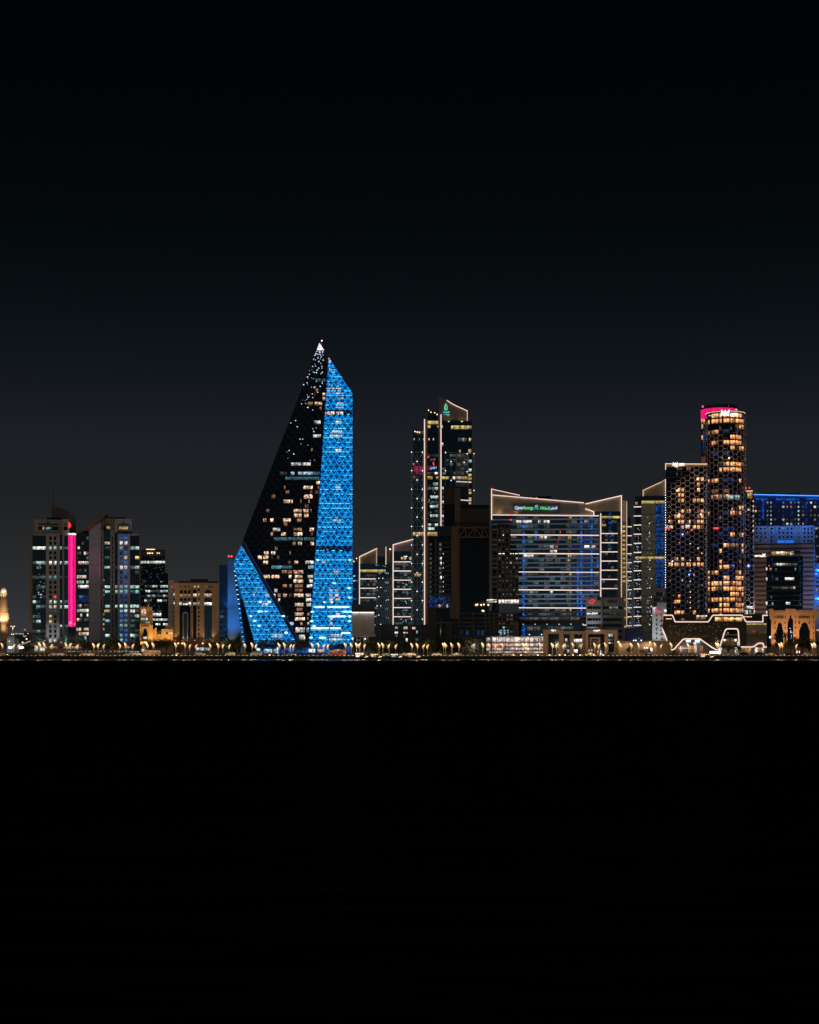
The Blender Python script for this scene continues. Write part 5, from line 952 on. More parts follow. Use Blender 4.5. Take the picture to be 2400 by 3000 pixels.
b.dots([(2136, y) for y in range(1560, 1650, 9)], 2, BLUEL, -1); b.dots([(2178, y) for y in range(1440, 1640, 8)], 2.4, BLUEL, 4); b.beacon([(2186, 1430), (2196, 1429)], 4, 8)
# honeycomb cells: shared ring of six bars
HA = 9.0 * mm
def hexring(mat, t=.05):
    m = MB()
    for k in range(6):
        a0, a1 = math.pi / 3 * k, math.pi / 3 * (k + 1); ri, ro = HA * (.985 - t * 1.5), HA * .985
        q = [(ro * math.cos(a0), ro * math.sin(a0)), (ro * math.cos(a1), ro * math.sin(a1)), (ri * math.cos(a1), ri * math.sin(a1)), (ri * math.cos(a0), ri * math.sin(a0))]
        m.add([(x, -.12, z) for x, z in q] + [(x, .12, z) for x, z in q], [(0, 1, 2, 3), (7, 6, 5, 4), (0, 4, 5, 1), (2, 6, 7, 3)])
    return m
HEXM = wall('honeycomb_metal', (.48, .39, .36), .5, .1, .0); hx = hexring(HEXM); HEXME = mesh('honeycomb_cell', hx.v, hx.f, HEXM)
cells = []; NC = int(2 * math.pi * (R_ + .9) / (1.5 * HA) / 2) * 2; 
for k in range(NC):
    a = 2 * math.pi * k / NC
    if math.cos(a) < -.25: continue
    sa = (a + math.pi) % (2 * math.pi) - math.pi
    for i in range(38):
        z = zc(1800) + (i + (k % 2) * .5) * HA * 1.732; py = HY - (z + G - CZ) / mm
        top = 1262 + 14 * math.cos(sa * 1.6 + .8) + (60 * max(0, .35 - abs(sa - .25)) / .35)
        if abs(sa) > 1.0: top = 1225
        if py < top: continue
        cells.append((sa, z, py))
cells.sort(key=lambda c: (-math.cos(c[0]) + (0 if c[2] > 1500 else .15))); rest = MB()
for i, (a, z, py) in enumerate(cells):
    M = Matrix.Translation((CY + (R_ + .9) * math.sin(a), R_ - (R_ + .9) * math.cos(a), z)) @ Matrix.Rotation(a, 4, 'Z')
    if i < 290: o = lnk(bpy.data.objects.new('honeycomb_cell', HEXME), b.root); o.matrix_local = M
    else: rest.add([M @ v for v in hx.v], hx.f)
rest.build('honeycomb_cells', HEXM, b.root, None, 'stuff')
# side annex
ax0, ax1 = 2184, 2208
b.box('annex', ax0, ax1, 1440, None, GLK, 6, 14); b.win(2190, 2205, 1443, 1460, LY, 5.9); b.box('annex_parapet', 2186, 2205.5, 1437, 1440, LEDW, 5.6, .6)
for k in range(2):
    for i in range(23): o = lnk(bpy.data.objects.new('honeycomb_cell', HEXME), b.root); p_ = b.P(2191 + k * 13.2, 1800, 5.2); o.location = (p_.x, 5.2, zc(1800) + (i + k * .5) * HA * 1.732)
for i in range(23): b.win(2206, 2208.6, 1465 + i * 14.6, 1471 + i * 14.6, LW if i < 7 else LBD, 5.5)
b.dotmass([(random.choice([2207.5, 2186, 2193]), random.uniform(1470, 1790)) for _ in range(110)], 1.8, DOTB, 4.9, 'edge_lights'); b.win(2188, 2206, 1776, 1784, LC, 5.8); b.row(2182, 2204, 1788, 1802, 5, [LP, LGR], 1, 5.6); b.dotmass([(2184 + random.uniform(-1.5, 1.5), random.uniform(1300, 1790)) for _ in range(90)] + [(2071 + random.uniform(-1.5, 1.5), random.uniform(1240, 1790)) for _ in range(110)], 1.6, emit('warm_edge_lamp', (.85, .55, .40), .5), 8.0, 'edge_lights')
for x, y, pw, c in ((2080, 1240, 260, (1, .62, .3)), (2172, 1240, 260, (1, .62, .3)), (2126, 1560, 420, (.06, .16, 1)), (2126, 1420, 260, (.12, .2, 1)), (2126, 1700, 420, (.1, .16, 1)), (2196, 1650, 260, (.3, .3, 1)), (2196, 1480, 140, (1, .6, .4)), (2095, 1330, 300, (1, .58, .32)), (2160, 1330, 260, (1, .58, .34)), (2180, 1500, 160, (.9, .55, .5)), (2075, 1500, 160, (.9, .55, .5))):
    l = bpy.data.lights.new('screen_fill', 'POINT'); l.energy = pw * 1.9; l.color = c; l.shadow_soft_size = .4; lo = bpy.data.objects.new('screen_fill', l); COL.objects.link(lo); lo.parent = b.root; lo.location = b.P(x, y, -9)  # added unseen fills that tint the round screen warm and blue
# lower square tower
b = Bld('honeycomb_tower', 'lower square hotel tower with honeycomb screen and gold-lit roof edge', 'tower', 2008, 978)
b.box('core', 1951, 2070, 1362, None, GLK, 0, 24); b.strip([(1950.5, 1375), (1950.5, 1358.5), (2072, 1359.5)], 2.6, LEDW, -.4); b.box('parapet', 1950, 2071, 1360.5, 1367, CREAM, -.2, 1); b.text('kid om', 1971, 2005, 1359, 11, SIGNW, -.9, shear=.15); b.scribble(1977, 1989, 1367.5, 4, SIGNW, -.6, 4)
b.box('crane_mast', 2036, 2037.2, 1335, 1358, BROWN, 6, .4); b.box('crane_arm', 2024, 2037, 1333.5, 1335, BROWN, 6, .4); b.box('lift_overrun', 2055, 2067, 1338, 1358, PINKB, 8, 6); b.flood(2061, 1356, 4, (2061, 1345, 8), 60, (1, .5, .25), 100, vis=False)
LX = [(1958, 1972), (1976, 1988), (1986.5, 1994), (1996, 2005), (2011, 2025), (2030, 2040), (2042, 2052), (2053, 2063)]
LROWS = {0: '0000d000', 1: '00000000', 2: '000000d1', 3: '00000010', 4: '00110010', 5: '00110000', 6: '00110111', 7: '00000000', 8: '000110d1', 9: '01110011', 10: '10111d11', 11: '000101111'[:8], 17: '01010010', 18: '11111111', 24: '00100000', 25: '01100000', 27: '01110100', 28: '11111111'}
for i in range(29):
    y = 1372.5 + 15.62 * i; r = LROWS.get(i, '00000000')
    for j, (x0, x1) in enumerate(LX):
        ch = r[j]
        if ch != '0':
            n_ = 2 if x1 - x0 > 11 else 1; w_ = (x1 - x0) / n_
            for q in range(n_): b.win(x0 + w_ * q + .9, x0 + w_ * (q + 1) - .9, y - 5.2, y + 5.4, LH if ch == '1' and random.random() > .15 else LWD, 0)
        elif i > 3 and random.random() < .17: b.win(x0 + 2, x0 + 2 + random.uniform(2.5, 6), y - 3, y + random.uniform(1, 4), random.choice([LH, LHD, LWD]), 0)
        elif i in (22, 23, 24, 25, 26) and j in (4, 5, 6) and random.random() < .6: b.win(x0 + 2, x0 + 9, y - 4, y + 3, LGR, 0)
    b.box('floor_band', 1951, 2070, y + 8.3, y + 9.4, DARK, -.12, .3)
b.row(1951, 1972, 1539, 1549, 3, [LPK, LW], 1, 0); b.row(2009, 2022, 1538, 1548, 2, [LP], 1, 0); b.dots([(1952, 1549.5), (1960, 1550.5), (2027, 1552)], 5, RED, -.8, 'beacon'); b.row(1982, 1999, 1370, 1378, 4, [LGR], 1, 0); b.row(1982, 1999, 1385, 1393, 4, [LGR], .7, 0)
b.dots([(2023, y) for y in (1641, 1672, 1703, 1734, 1750, 1765, 1781, 1593)], 2.6, WARML, -.4); b.dots([(1974, 1745), (1974, 1766), (1977, 1780)], 2.4, RED, -.4)
mm2 = b.m(); A2 = 9.0; hx2 = [((v.x / HA) * A2 * mm2, v.y, (v.z / HA) * A2 * mm2) for v in hx.v]; HEXME2 = mesh('honeycomb_cell', hx2, hx.f, HEXM); cnt = 0
for k in range(9):
    for i in range(30):
        x = 1960 + k * 13.6; y = 1806 - (i + (k % 2) * .5) * A2 * 1.735
        if y < 1438 - max(0, (x - 1955)) * .85 or y < 1366: continue
        o = lnk(bpy.data.objects.new('honeycomb_cell', HEXME2), b.root); o.location = b.P(x, y, -1.1)
for x, y, pw, c in ((2045, 1395, 420, (1, .66, .40)), (1985, 1430, 380, (1, .62, .36)), (2000, 1560, 260, (.15, .25, 1)), (2020, 1680, 300, (.1, .2, 1)), (2055, 1500, 260, (.9, .55, .4)), (1990, 1500, 260, (1, .58, .34)), (1970, 1640, 160, (.7, .5, .6))):
    l = bpy.data.lights.new('screen_fill', 'POINT'); l.energy = pw * 2.0; l.color = c; l.shadow_soft_size = .4; lo = bpy.data.objects.new('screen_fill', l); COL.objects.link(lo); lo.parent = b.root; lo.location = b.P(x, y, -8)  # unseen fills added in front of the flat screen
b.dotmass([(2069 + random.uniform(-1.6, 1.6), random.uniform(1365, 1790)) for _ in range(140)], 1.8, DOTB, -1.4, 'edge_lights')
# ---- right edge: blue-lit slab, dark glass box, blue roofline block
b = Bld('blue_roof_block', 'long dark block with a bright blue roofline far behind', 'building', 2310, 1090)
b.box('wall', 2195, 2440, 1455, None, wall('navy_cladding', (.06, .10, .22)), 0, 30)
for k in range(6): b.flood(2215 + k * 36, 1452, -6, (2215 + k * 36, 1480, 0), 260, (.02, .14, 1), 120, .9, vis=False); b.strip([(2195, 1448.5), (2440, 1453.5)], 3.0, LEDB, -.8); b.box('roof_plant', 2230, 2268, 1444, 1450, DARK, 8, 10); b.box('roof_plant', 2300, 2345, 1445, 1450, DARK, 8, 10); b.strip([(2195, 1453), (2440, 1458)], 3.5, emit('soft_blue_tube', (.0, .04, .3), .6), -.5)
b.dotmass([(2222 + 3.2 * random.gauss(0, 1) + random.choice([0, 12, 22]), 1462 + random.gauss(0, 1.3)) for _ in range(50)] + [(random.uniform(2274, 2345), 1463 + random.gauss(0, 1.6)) for _ in range(90)] + [(random.uniform(2363, 2400), 1461 + random.gauss(0, 1.4)) for _ in range(50)] + [(random.gauss(2236, 1.2), random.uniform(1465, 1520)) for _ in range(40)] + [(random.choice([2296, 2321, 2362]) + random.gauss(0, 1.2), random.uniform(1470, 1540)) for _ in range(30)], 2.2, BLUEL, -.5, 'blue_lights_and_reflections')
for i in range(7):
    for j in range(17):
        x, y = 2214 + j * 11.6, 1473 + i * 12.4; q = random.random()
        if q < .48: b.win(x - 2.4, x + 2.4, y - 3.4, y + 3.4, random.choice([LWD, LWD, LCD, LCD, LBD, LGR]), 0)
        elif q < .53: b.win(x - 3, x + 3, y - 3, y + 3, random.choice([LW, LC]), 0)
    for x in (2259, 2340): b.win(x - 1.6, x + 1.6, 1473 + i * 12.4 - 3, 1473 + i * 12.4 + 2.5, LC, 0)
for x, y, mt in ((2392, 1548, LC), (2390, 1628, LCD), (2395, 1632, LC), (2393, 1572, LGR), (2391, 1640, LWD), (2396, 1600, LCD)): b.win(x - 2.5, x + 2.5, y - 3, y + 3, mt, 0)
b = Bld('blue_slab', 'wide slab with a blue-lit pierced top and brown slatted lower floors', 'building', 2298, 1010)
b.box('upper_wall', 2208, 2387, 1540, 1592, BLUEWALL, 0, 20); b.box('lower_wall', 2208, 2385, 1592, None, DARKB, .5, 20); b.box('blue_edge', 2385, 2387.8, 1540, None, BLUEWALL, -.3, 20); b.box('blue_wing', 2388, 2420, 1649, None, BLUEWALL, 1, 18)
for i in range(4):
    for x in (2217, 2229.5, 2242.5, 2261, 2284.5, 2296, 2308, 2319.5, 2340.5, 2357.5, 2368.5, 2378.5):
        if i == 3 and 2276 < x < 2328: continue
        y = 1548.5 + i * 12; b.win(x - 2.2, x + 2.2, y - 2.4, y + 2.4, LCY if (i == 0 and x == 2296) else LWD if (i == 3 and x in (2217, 2242.5)) else LCD if x == 2340.5 else GLK, 0)
for x0, x1 in ((2278, 2299), (2301, 2326)): b.box('blue_screen', x0, x1, 1583, 1591, emit('blue_screen', (.02, .20, .85), .75, 0, .2), -.2, .3)
for i in range(15): b.box('slat', 2208.5, 2384.5, 1596 + i * 13.7, 1604.3 + i * 13.7, BROWNL, .1, .6)
for i in range(12): b.box('window_band', 2389.5, 2420, 1655 + i * 11.9, 1660.5 + i * 11.9, GLB, .8, .4)
b.win(2391, 2396, 1727, 1731, LPK, .7); b.scribble(2211, 2236, 1629, 6, SIGNW, -.3, 9); b.text('X', 2233, 2244, 1627, 10, SIGNW, -.3)
for k in range(7): b.flood(2222 + k * 25, 1536, -5, (2222 + k * 25, 1562, 0), 420 + 60 * k, (.26 - .03 * k, .46 - .02 * k, 1), 110, vis=False)
for x, y in ((2404, 1665), (2404, 1750)): b.flood(x, y, -13, (2402, y + 10, 0), 3200, (.02, .22, 1), 130, vis=False)
for y in (1610, 1680, 1750): b.flood(2392, y, -4, (2386, y + 8, 0), 160, (.02, .25, 1), 110, vis=False)
for x in (2224, 2372): b.flood(x, 1800, -32, (x, 1690, 0), 9000, (1, .76, .66), 110, vis=False)
b = Bld('glass_box', 'dark glass box with a lit rooftop terrace in front of the blue slab', 'building', 2300, 985)
b.box('glass_front', 2246, 2353, 1629, None, GLK, 0, 18); b.box('terrace_roof', 2258, 2344, 1613, 1615.5, DARKB, 1, 10); b.row(2260, 2340, 1616, 1626, 6, [LY, LW, LHD], .85, 2); b.win(2319, 2326, 1617, 1621, LB, 1.8)
for x0, x1, y, mt in ((2268, 2336, 1654, LGR), (2275, 2300, 1654, LP), (2272, 2277, 1669, LWD), (2329, 2333, 1668, LCY), (2300, 2327, 1696, LP), (2272, 2288, 1697, LGR), (2262, 2332, 1723, LGR), (2300, 2306, 1722, LPK), (2324, 2331, 1722, LPK), (2303, 2316, 1768, LP), (2259, 2262, 1751, LCD), (2262, 2266, 1770, LC), (2262, 2266, 1691, LBD), (2255, 2261, 1668, LHD)): b.row(x0, x1, y - 4, y + 3.5, max(1, round((x1 - x0) / 8)), [mt], .9, 0, .06)
for y in (1667, 1697, 1768, 1795): b.win(2244.5, 2248.5, y - 4.5, y + 4.5, LP, -.1)
for i in range(11): b.box('floor_band', 2246.2, 2352.8, 1645 + i * 14.2, 1646.2 + i * 14.2, DARK, -.1, .3)
b.dotmass([(2344 + random.gauss(0, 2), random.uniform(1632, 1780)) for _ in range(40)] + [(2264 + random.gauss(0, 1), random.uniform(1632, 1700)) for _ in range(14)], 2.2, emit('dim_blue_lamp_and_reflection', (.0, .08, .35), .5, 0, .5), -.3, 'blue_lights_and_reflections'); b.beacon([(2254, 1657)], 3, -.4)
# ---- floodlit castle, right
b = Bld('castle_building', 'orange floodlit stone gatehouse with two tall pointed arches', 'building', 2326, 915)
def gate(x0, x1, yt, ah, aw0, aw1, mat_d):
    cx = (x0 + x1) / 2
    b.box('core', x0 + 8, x1 - 8, yt + 30, None, GLK, 2.5 + mat_d, 10)
    b.poly('wall_top', [(x0, yt), (x0 + 13, yt), (x0 + 13, yt + 4), (x1 - 15, yt + 4), (x1 - 15, yt), (x1, yt), (x1, yt + 20), (x1 - 3, yt + 20), (x1 - 3, yt + 28), (x1 - 6, yt + 28), (x1 - 6, yt + 36), (x1 - 9, yt + 36), (x0 + 7, yt + 36), (x0 + 5, yt + 28), (x0 + 2.5, yt + 28), (x0 + 2.5, yt + 20), (x0, yt + 20)], CASTLE, mat_d, 12)
    st = [(0, 0), (3.5, 4), (6, 7), (6, 15), (8, 15), (8, 23), (10, 23), (10, 42)]
    sc = (aw1 - aw0) / 20.0
    L = [(cx - a * sc, ah + c) for a, c in st]; Rr = [(cx + a * sc, ah + c) for a, c in st]
    b.poly('jamb', [(x0 + 7, yt + 36)] + [(cx, yt + 36)] + L + [(L[-1][0], 1935), (x0 + 7, 1935)], CASTLE, mat_d + .003, 11); b.poly('jamb', [(cx, yt + 36), (x1 - 9, yt + 36), (x1 - 9, 1935), (Rr[-1][0], 1935)] + Rr[::-1], CASTLE, mat_d + .003, 11)
gate(2253, 2317, 1784, 1822, 2276, 2297, 0); gate(2317.2, 2398, 1784, 1822, 2340, 2372, .4)
for k in range(7): b.win(2276 + k * 3, 2278 + k * 3, 1804.5, 1812, GLK, 0); b.win(2340.5 + k * 4.9, 2343.4 + k * 4.9, 1804.5, 1812, GLK, .4)
for x in (2270.5, 2300): b.win(x, x + 2, 1804.5, 1812, GLK, 0)
for i in range(6):
    for x in (2270.5, 2299.8): b.win(x, x + 2, 1821 + i * 15.7, 1828 + i * 15.7, GLK, 0)
    for x in (2330.5, 2383): b.win(x, x + 1.6, 1804 + i * 15.7, 1811 + i * 15.7, GLK, .4)
for x in (2340.5, 2370.5): b.win(x, x + 2.5, 1821, 1828, GLK, .4)
for k in range(10): b.win(2270 + k * 3.3, 2270.8 + k * 3.3, 1789, 1793, DARKB, 0, 'slot'); b.win(2340 + k * 4, 2341 + k * 4, 1789, 1793, DARKB, .4, 'slot')
b.dotmass([(random.gauss(2318, 2), random.uniform(1840, 1872)) for _ in range(16)], 1.8, DOTS, -.2, 'glass_glints'); b.dots([(2257, 1867)], 6, COLDL, -1.4); b.dots([(2321, 1826)], 3.4, DOTS, 2)  # glints on the glass link put in as glowing dots
b.box('glass_link', 2309, 2327, 1804, None, GLK, 1.5, .8)
b.box('forecourt_wall', 2236, 2400, 1895, None, CASTLE, -4, 2); b.text('01', 2333, 2343, 1910, 6.5, SIGNW, -6, 'sign_lettering'); b.box('sign_board', 2331, 2345, 1905.5, 1914.5, PINKB, -5.8, .3)
for x, pw in ((2262, 8600), (2300, 8600), (2340, 6000), (2382, 6000)): b.flood(x, 1896, -11, (x, 1840, 0), pw * .75, (1, .54, .25), 80, vis=False)
b = Bld('edge_kiosk', 'pale panel with gold-lit top edge at the far right shore', 'kiosk', 2400, 930)
b.box('panel', 2393, 2425, 1847, 1900, GREYL, 0, 4); b.box('light_strip', 2392.5, 2425, 1844.5, 1846.8, LEDW, -.3, 1); b.box('base', 2393, 2425, 1900.2, None, GREY, .4, 3.4)

# ================================================================ dark pavilion outlined in light
b = Bld('outlined_pavilion', 'dark glass waterfront pavilion drawn with winding white light outlines', 'pavilion', 2094, 905)
def z6(x, y): return 1900 + x / 3.45, 1760 + y / 3.45
TOP = [z6(*p) for p in ((155, 146), (238, 146), (248, 155), (268, 208), (278, 213), (598, 213), (612, 205), (645, 155), (660, 146), (940, 146), (952, 153), (985, 208), (998, 213), (1158, 213), (1158, 150), (1163, 147), (1202, 147))]
BOT = [z6(*p) for p in ((140, 285), (165, 340), (205, 455), (222, 488), (240, 498), (262, 488), (345, 396), (365, 386), (512, 385), (528, 391), (640, 470), (690, 498), (706, 495), (722, 472), (772, 312), (785, 291), (802, 284), (888, 284), (902, 290), (909, 310), (920, 455), (928, 467), (1050, 468), (1072, 460), (1105, 435), (1120, 430), (1152, 430), (1160, 437), (1168, 466), (1190, 470))]
body = TOP + [z6(1202, 300), z6(1200, 468)] + BOT[::-1]
SHELL = glass('dark_bronze_glass', (.26, .20, .13), .15)
q_ = [b.P(x, y, 0) for x, y in body]; m_ = MB(); m_.prism([(v.x, v.z) for v in q_][::-1], 0, 14); m_.build('shell', SHELL, b.root)
b.strip(TOP, 4.0, LED, -.7, 'outline_light'); b.strip(BOT, 4.2, LED, -.7, 'outline_light')
b.box('rear_hall', 1950, 2246, 1800, None, wall('bronze_hall', (.10, .075, .05)), 14.2, 8); b.row(2041, 2072, 1803, 1807, 4, [LW, LSH], 1, 14); b.row(2040, 2075, 1808, 1815, 5, [LH, LHD], .9, 14); b.row(1985, 2040, 1812, 1818, 5, [LHD], .5, 14)
b.row(2095, 2175, 1808, 1820, 9, [LHD, LHD, LH], .9, -.1, .03); b.dots([(2099, 1812.5), (2103, 1812.5), (2107, 1812.5), (2111, 1812.5)] + [(2132 + k * 3.2, 1812 + (k % 3)) for k in range(12)], 2.3, WARML, -.5); b.dots([(1953 + k * 3.4, 1813) for k in range(5)] + [(2182 + k * 4, 1807) for k in range(6)], 2.2, WARML, -.5)
b.box('wing_panel', 2188, 2247, 1825, 1858, GLO, -.25, .4); b.box('wing_light', 2188, 2246, 1827, 1830.5, LBAND, -.5, .3); b.row(2190, 2230, 1846, 1856, 6, [lit('ember_room', (.8, .22, .04), .22)], .8, -.3); b.box('wing_lower', 2188, 2247, 1860, 1894, wall('weathered_bronze', (.17, .125, .095)), -.2, .4)
b.dotmass([(random.uniform(1950, 2140), random.uniform(1825, 1868)) for _ in range(70)], 1.7, emit('reflected_glint', (.5, .42, .28), .3), -.3, 'room_lights_and_glints'); b.box('beam', 2126, 2162, 1858.5, 1861.5, BROWNL, -.4, .5); b.win(2131, 2135, 1853, 1857.5, LCY, -.2)  # sparkles reflected by the shell glass, put in as faint glowing specks
b.row(1968, 2080, 1874, 1880, 9, [LHD, LGR], .8, 2); b.row(1975, 2060, 1881, 1890, 9, [LPK, LHD, LGR], .8, 6); b.row(1980, 2060, 1892, 1912, 9, [LWD, LPK, LGR, LHD], .9, 9); b.row(2110, 2160, 1873, 1880, 6, [LWD, LHD, LP], .8, 5); b.row(2105, 2240, 1897, 1914, 14, [LWD, LGR, LP, LHD], .85, 6); b.row(2160, 2204, 1881, 1893, 4, [LP, LY], 1, 1); b.box('inner_wall', 1955, 2246, 1868, None, TAN, 10, 3)
for x in (2004, 2010, 2044, 2049, 1990): b.box('column', x - 2.5, x + 2.5, 1873, None, GREYL, 4, 1.4)
for x0, x1, y in ((2010, 2024, 1877), (2010, 2024, 1882), (2037, 2051, 1877), (2035, 2050, 1882)): b.box('bright_sign', x0, x1, y - 1.8, y + 1.8, DOTS if y > 1880 else COLDL, 1, .3)
b.box('fascia_light', 1988, 2024, 1898, 1900, LEDW, 3, .4); b.box('lit_stand', 2080, 2111, 1908, 1915, COLDL, -8, 1.2)
for x in (1972, 2030, 2100, 2150, 2215): b.flood(x, 1890, 3, (x, 1915, -6), 500, (1, .68, .38), 150, vis=False)

# ================================================================ waterfront: lamps, trees, vehicles, boats, people
ZONES = [(0, 88, 'the bright floodlit yard'), (88, 260, 'the magenta-banded tower'), (260, 412, 'the blue-windowed twin tower'), (412, 508, 'the amber castle'), (508, 643, 'the brown arched block'), (643, 700, 'the slim blue block'), (700, 800, "the sail tower's left flank"), (800, 905, "the sail tower's dark face"), (905, 1032, "the sail tower's right face"), (1032, 1100, 'the grey ribbed hall'), (1100, 1205, 'the outlined glass slabs'), (1205, 1300, 'the energy tower'), (1300, 1430, 'the unlit brown tower'), (1430, 1593, 'the lit white pavilion'), (1593, 1714, 'the left stone portals'), (1714, 1812, 'the big stone portal'), (1812, 1950, 'the beige garden wall'), (1950, 2110, "the outlined pavilion's left half"), (2110, 2250, "the outlined pavilion's right half"), (2250, 2330, "the orange gatehouse's left arch"), (2330, 2420, "the orange gatehouse's right arch")]
ORD = ['first', 'second', 'third', 'fourth', 'fifth', 'sixth', 'seventh', 'eighth', 'ninth', 'tenth', 'eleventh', 'twelfth']
def zone(px): return next((z[2] for z in ZONES if z[0] <= px < z[1]), ZONES[-1][2])
def labelled(pxs, what):
    """labels that say in front of which building each one stands, counted from the left there"""
    out = {}; by = {}
    for px in sorted(pxs): by.setdefault(zone(px), []).append(px)
    for z, L in by.items():
        for i, px in enumerate(L): out[px] = ('%s before %s' % (what, z)) if len(L) == 1 else '%s before %s, %s from left' % (what, z, ORD[i])
    return out
def copy_tree(o, parent=None):
    c = o.copy(); COL.objects.link(c); c.parent = parent
    for ch in list(o.children): copy_tree(ch, c)
    return c
# ---- street lamps: a post that carries a leaf-shaped sail
def make_lamp(flip):
    r = empty('street_lamp', (0, 0, 0)); s = -1 if flip else 1
    m = MB(); m.tube([(0, 0, 0), (0, 0, .5), (0, 0, 3.2), (.06 * s, 0, 4.3)], [.18, .10, .08, .07], 8); m.build('post', wall('lamp_post_metal', (.20, .15, .085), .5), r, smooth=True)
    m = MB(); m.lathe([(.32, 0), (.32, .18), (.22, .3)], n=10); m.build('base', wall('lamp_post_metal', (.55, .42, .24)), r)
    prof = [(.05, 3.7, .08), (.14, 4.2, .34), (.14, 4.8, .52), (.02, 5.35, .56), (-.2, 5.8, .48), (-.45, 6.15, .32), (-.65, 6.3, .12)]
    L = []; Rr = []
    for x, z, w in prof: L.append(((x - w) * s, z)); Rr.append(((x + w) * s, z))
    m = MB(); n = len(prof); vs = []
    for (x, z), (x2, z2), (_, _, w) in zip(L, Rr, prof):
        for k in range(5): t_ = k / 4; vs.append((x + (x2 - x) * t_, -.32 * math.sin(math.pi * t_) * w * 1.6 - .05, z + (z2 - z) * t_))
    nv = len(vs); vs += [(x, y + .06, z) for x, y, z in vs]
    fs = [(i * 5 + k, i * 5 + k + 1, i * 5 + k + 6, i * 5 + k + 5) for i in range(n - 1) for k in range(4)]; fs += [tuple(q + nv for q in f[::-1]) for f in fs]
    m.add(vs, fs); m.build('sail_head', GOLDH, r, smooth=True)  # lamplight on the sail reflector is put in as its own glow
    m = MB(); m.ball((-.55 * s, -.12, 6.28), .22, 8, 5, (1.2, .8, .7)); m.build('bulb', emit('lamp_bulb', (1.0, .78, .50), 1.0, .3), r, smooth=True)
    return r
LAMPS_N = [7, 116, 130, 194, 206, 275, 288, 351, 368, 432, 449, 515, 542, 616, 639, 718, 739, 818, 834, 915, 933, 1012, 1030, 1045, 1053, 1111, 1122, 1207, 1223, 1300, 1306, 1324, 1345, 1415, 1434, 1473, 1535, 1545, 1583, 1619, 1631, 1679, 1743, 1775, 1819, 1850, 1872, 1920, 1967, 2017, 2100, 2106, 2285, 2292, 2381, 2388]
LAMPS_F = [40, 55, 151, 226, 304, 389, 556, 575, 653, 672, 750, 851, 860, 949, 961, 1068, 1139, 1160, 1241, 1253, 1388, 1452, 1651, 1703, 1755, 1937, 2333]
pa, pb = make_lamp(False), make_lamp(True); first = {0: True, 1: True}
LN = labelled(LAMPS_N, 'near gold sail-headed street lamp'); LF = labelled(LAMPS_F, 'farther dim gold street lamp')
for i, (px, near) in enumerate([(p, True) for p in LAMPS_N] + [(p, False) for p in LAMPS_F]):
    fl_ = 1 if (not near or px in (206, 288, 1306, 1631, 2292, 1053, 1122)) and px not in (1300, 2285) else 0
    if px in (2292, 1306, 1223, 130, 1122): fl_ = 0
    if px in (2285,): fl_ = 0
    proto = (pa, pb)[fl_]
    o = proto if first[fl_] else copy_tree(proto); first[fl_] = False
    Y = 841.5 if near else 866.0; o.location = ((px - 1200) * K * Y, Y + random.uniform(-.3, .3), G); s_ = random.uniform(.97, 1.03) * (1.0 if near else .92); o.scale = (s_,) * 3
    tag(o, LN[px] if near else LF[px], 'street lamp', 'sail lamps along the near kerb' if near else 'sail lamps on the far side of the road')
    if near or i % 2 == 0:
        l = bpy.data.lights.get('street_light_near' if near else 'street_light_far')
        if l is None:
            l = bpy.data.lights.new('street_light_near' if near else 'street_light_far', 'POINT'); l.energy = 650 if near else 430; l.color = (1, .68, .36); l.shadow_soft_size = .3
        lo = bpy.data.objects.new('street_light', l); COL.objects.link(lo); lo.location = (-.5, -1.1, 6.0); lo.parent = o
# ---- trees
LEAF = wall('dark_leaves', (.040, .055, .022), .7, .5); BARK = wall('bark', (.09, .065, .045)); PALML = wall('palm_leaves', (.045, .055, .02), .7, .4)
def crown_mesh(seed):
    rg = random.Random(seed); m = MB()
    for _ in range(85):
        while True:
            c = Vector((rg.uniform(-1, 1), rg.uniform(-1, 1), rg.uniform(-.55, 1)))
            if .35 < c.length < 1: break
        c = Vector((c.x * 2.3, c.y * 1.9, 3.6 + c.z * 1.5)) * rg.uniform(.9, 1.12)
        for _ in range(17):
            p = c + Vector((rg.gauss(0, .34), rg.gauss(0, .34), rg.gauss(0, .26))); a = rg.uniform(0, 6.28); t_ = rg.uniform(-1, 1)
            u = Vector((math.cos(a), math.sin(a), t_ * .5)) * rg.uniform(.12, .26); v = Vector((-math.sin(a) * .6, math.cos(a) * .6, rg.uniform(-.6, .8))) * rg.uniform(.08, .17)
            m.add([p - u, p + v, p + u, p - v], [(0, 1, 2, 3)])
    return mesh('crown', m.v, m.f, LEAF)
def trunk_mesh(seed):
    rg = random.Random(seed); m = MB(); m.tube([(0, 0, -.2), (.05, 0, 1.0), (.0, .05, 2.2), (.1, 0, 3.4)], [.24, .18, .14, .07], 8)
    for k in range(6):
        a = k * 1.05 + rg.random(); z = rg.uniform(1.5, 2.3); m.tube([(0, 0, z), (math.cos(a) * .7, math.sin(a) * .7, z + .8), (math.cos(a) * 1.5, math.sin(a) * 1.4, z + 1.5 + rg.random() * .6)], [.10, .07, .03], 6)
    return mesh('trunk', m.v, m.f, BARK)
CR = [crown_mesh(k) for k in range(4)]; TK = [trunk_mesh(k + 9) for k in range(2)]
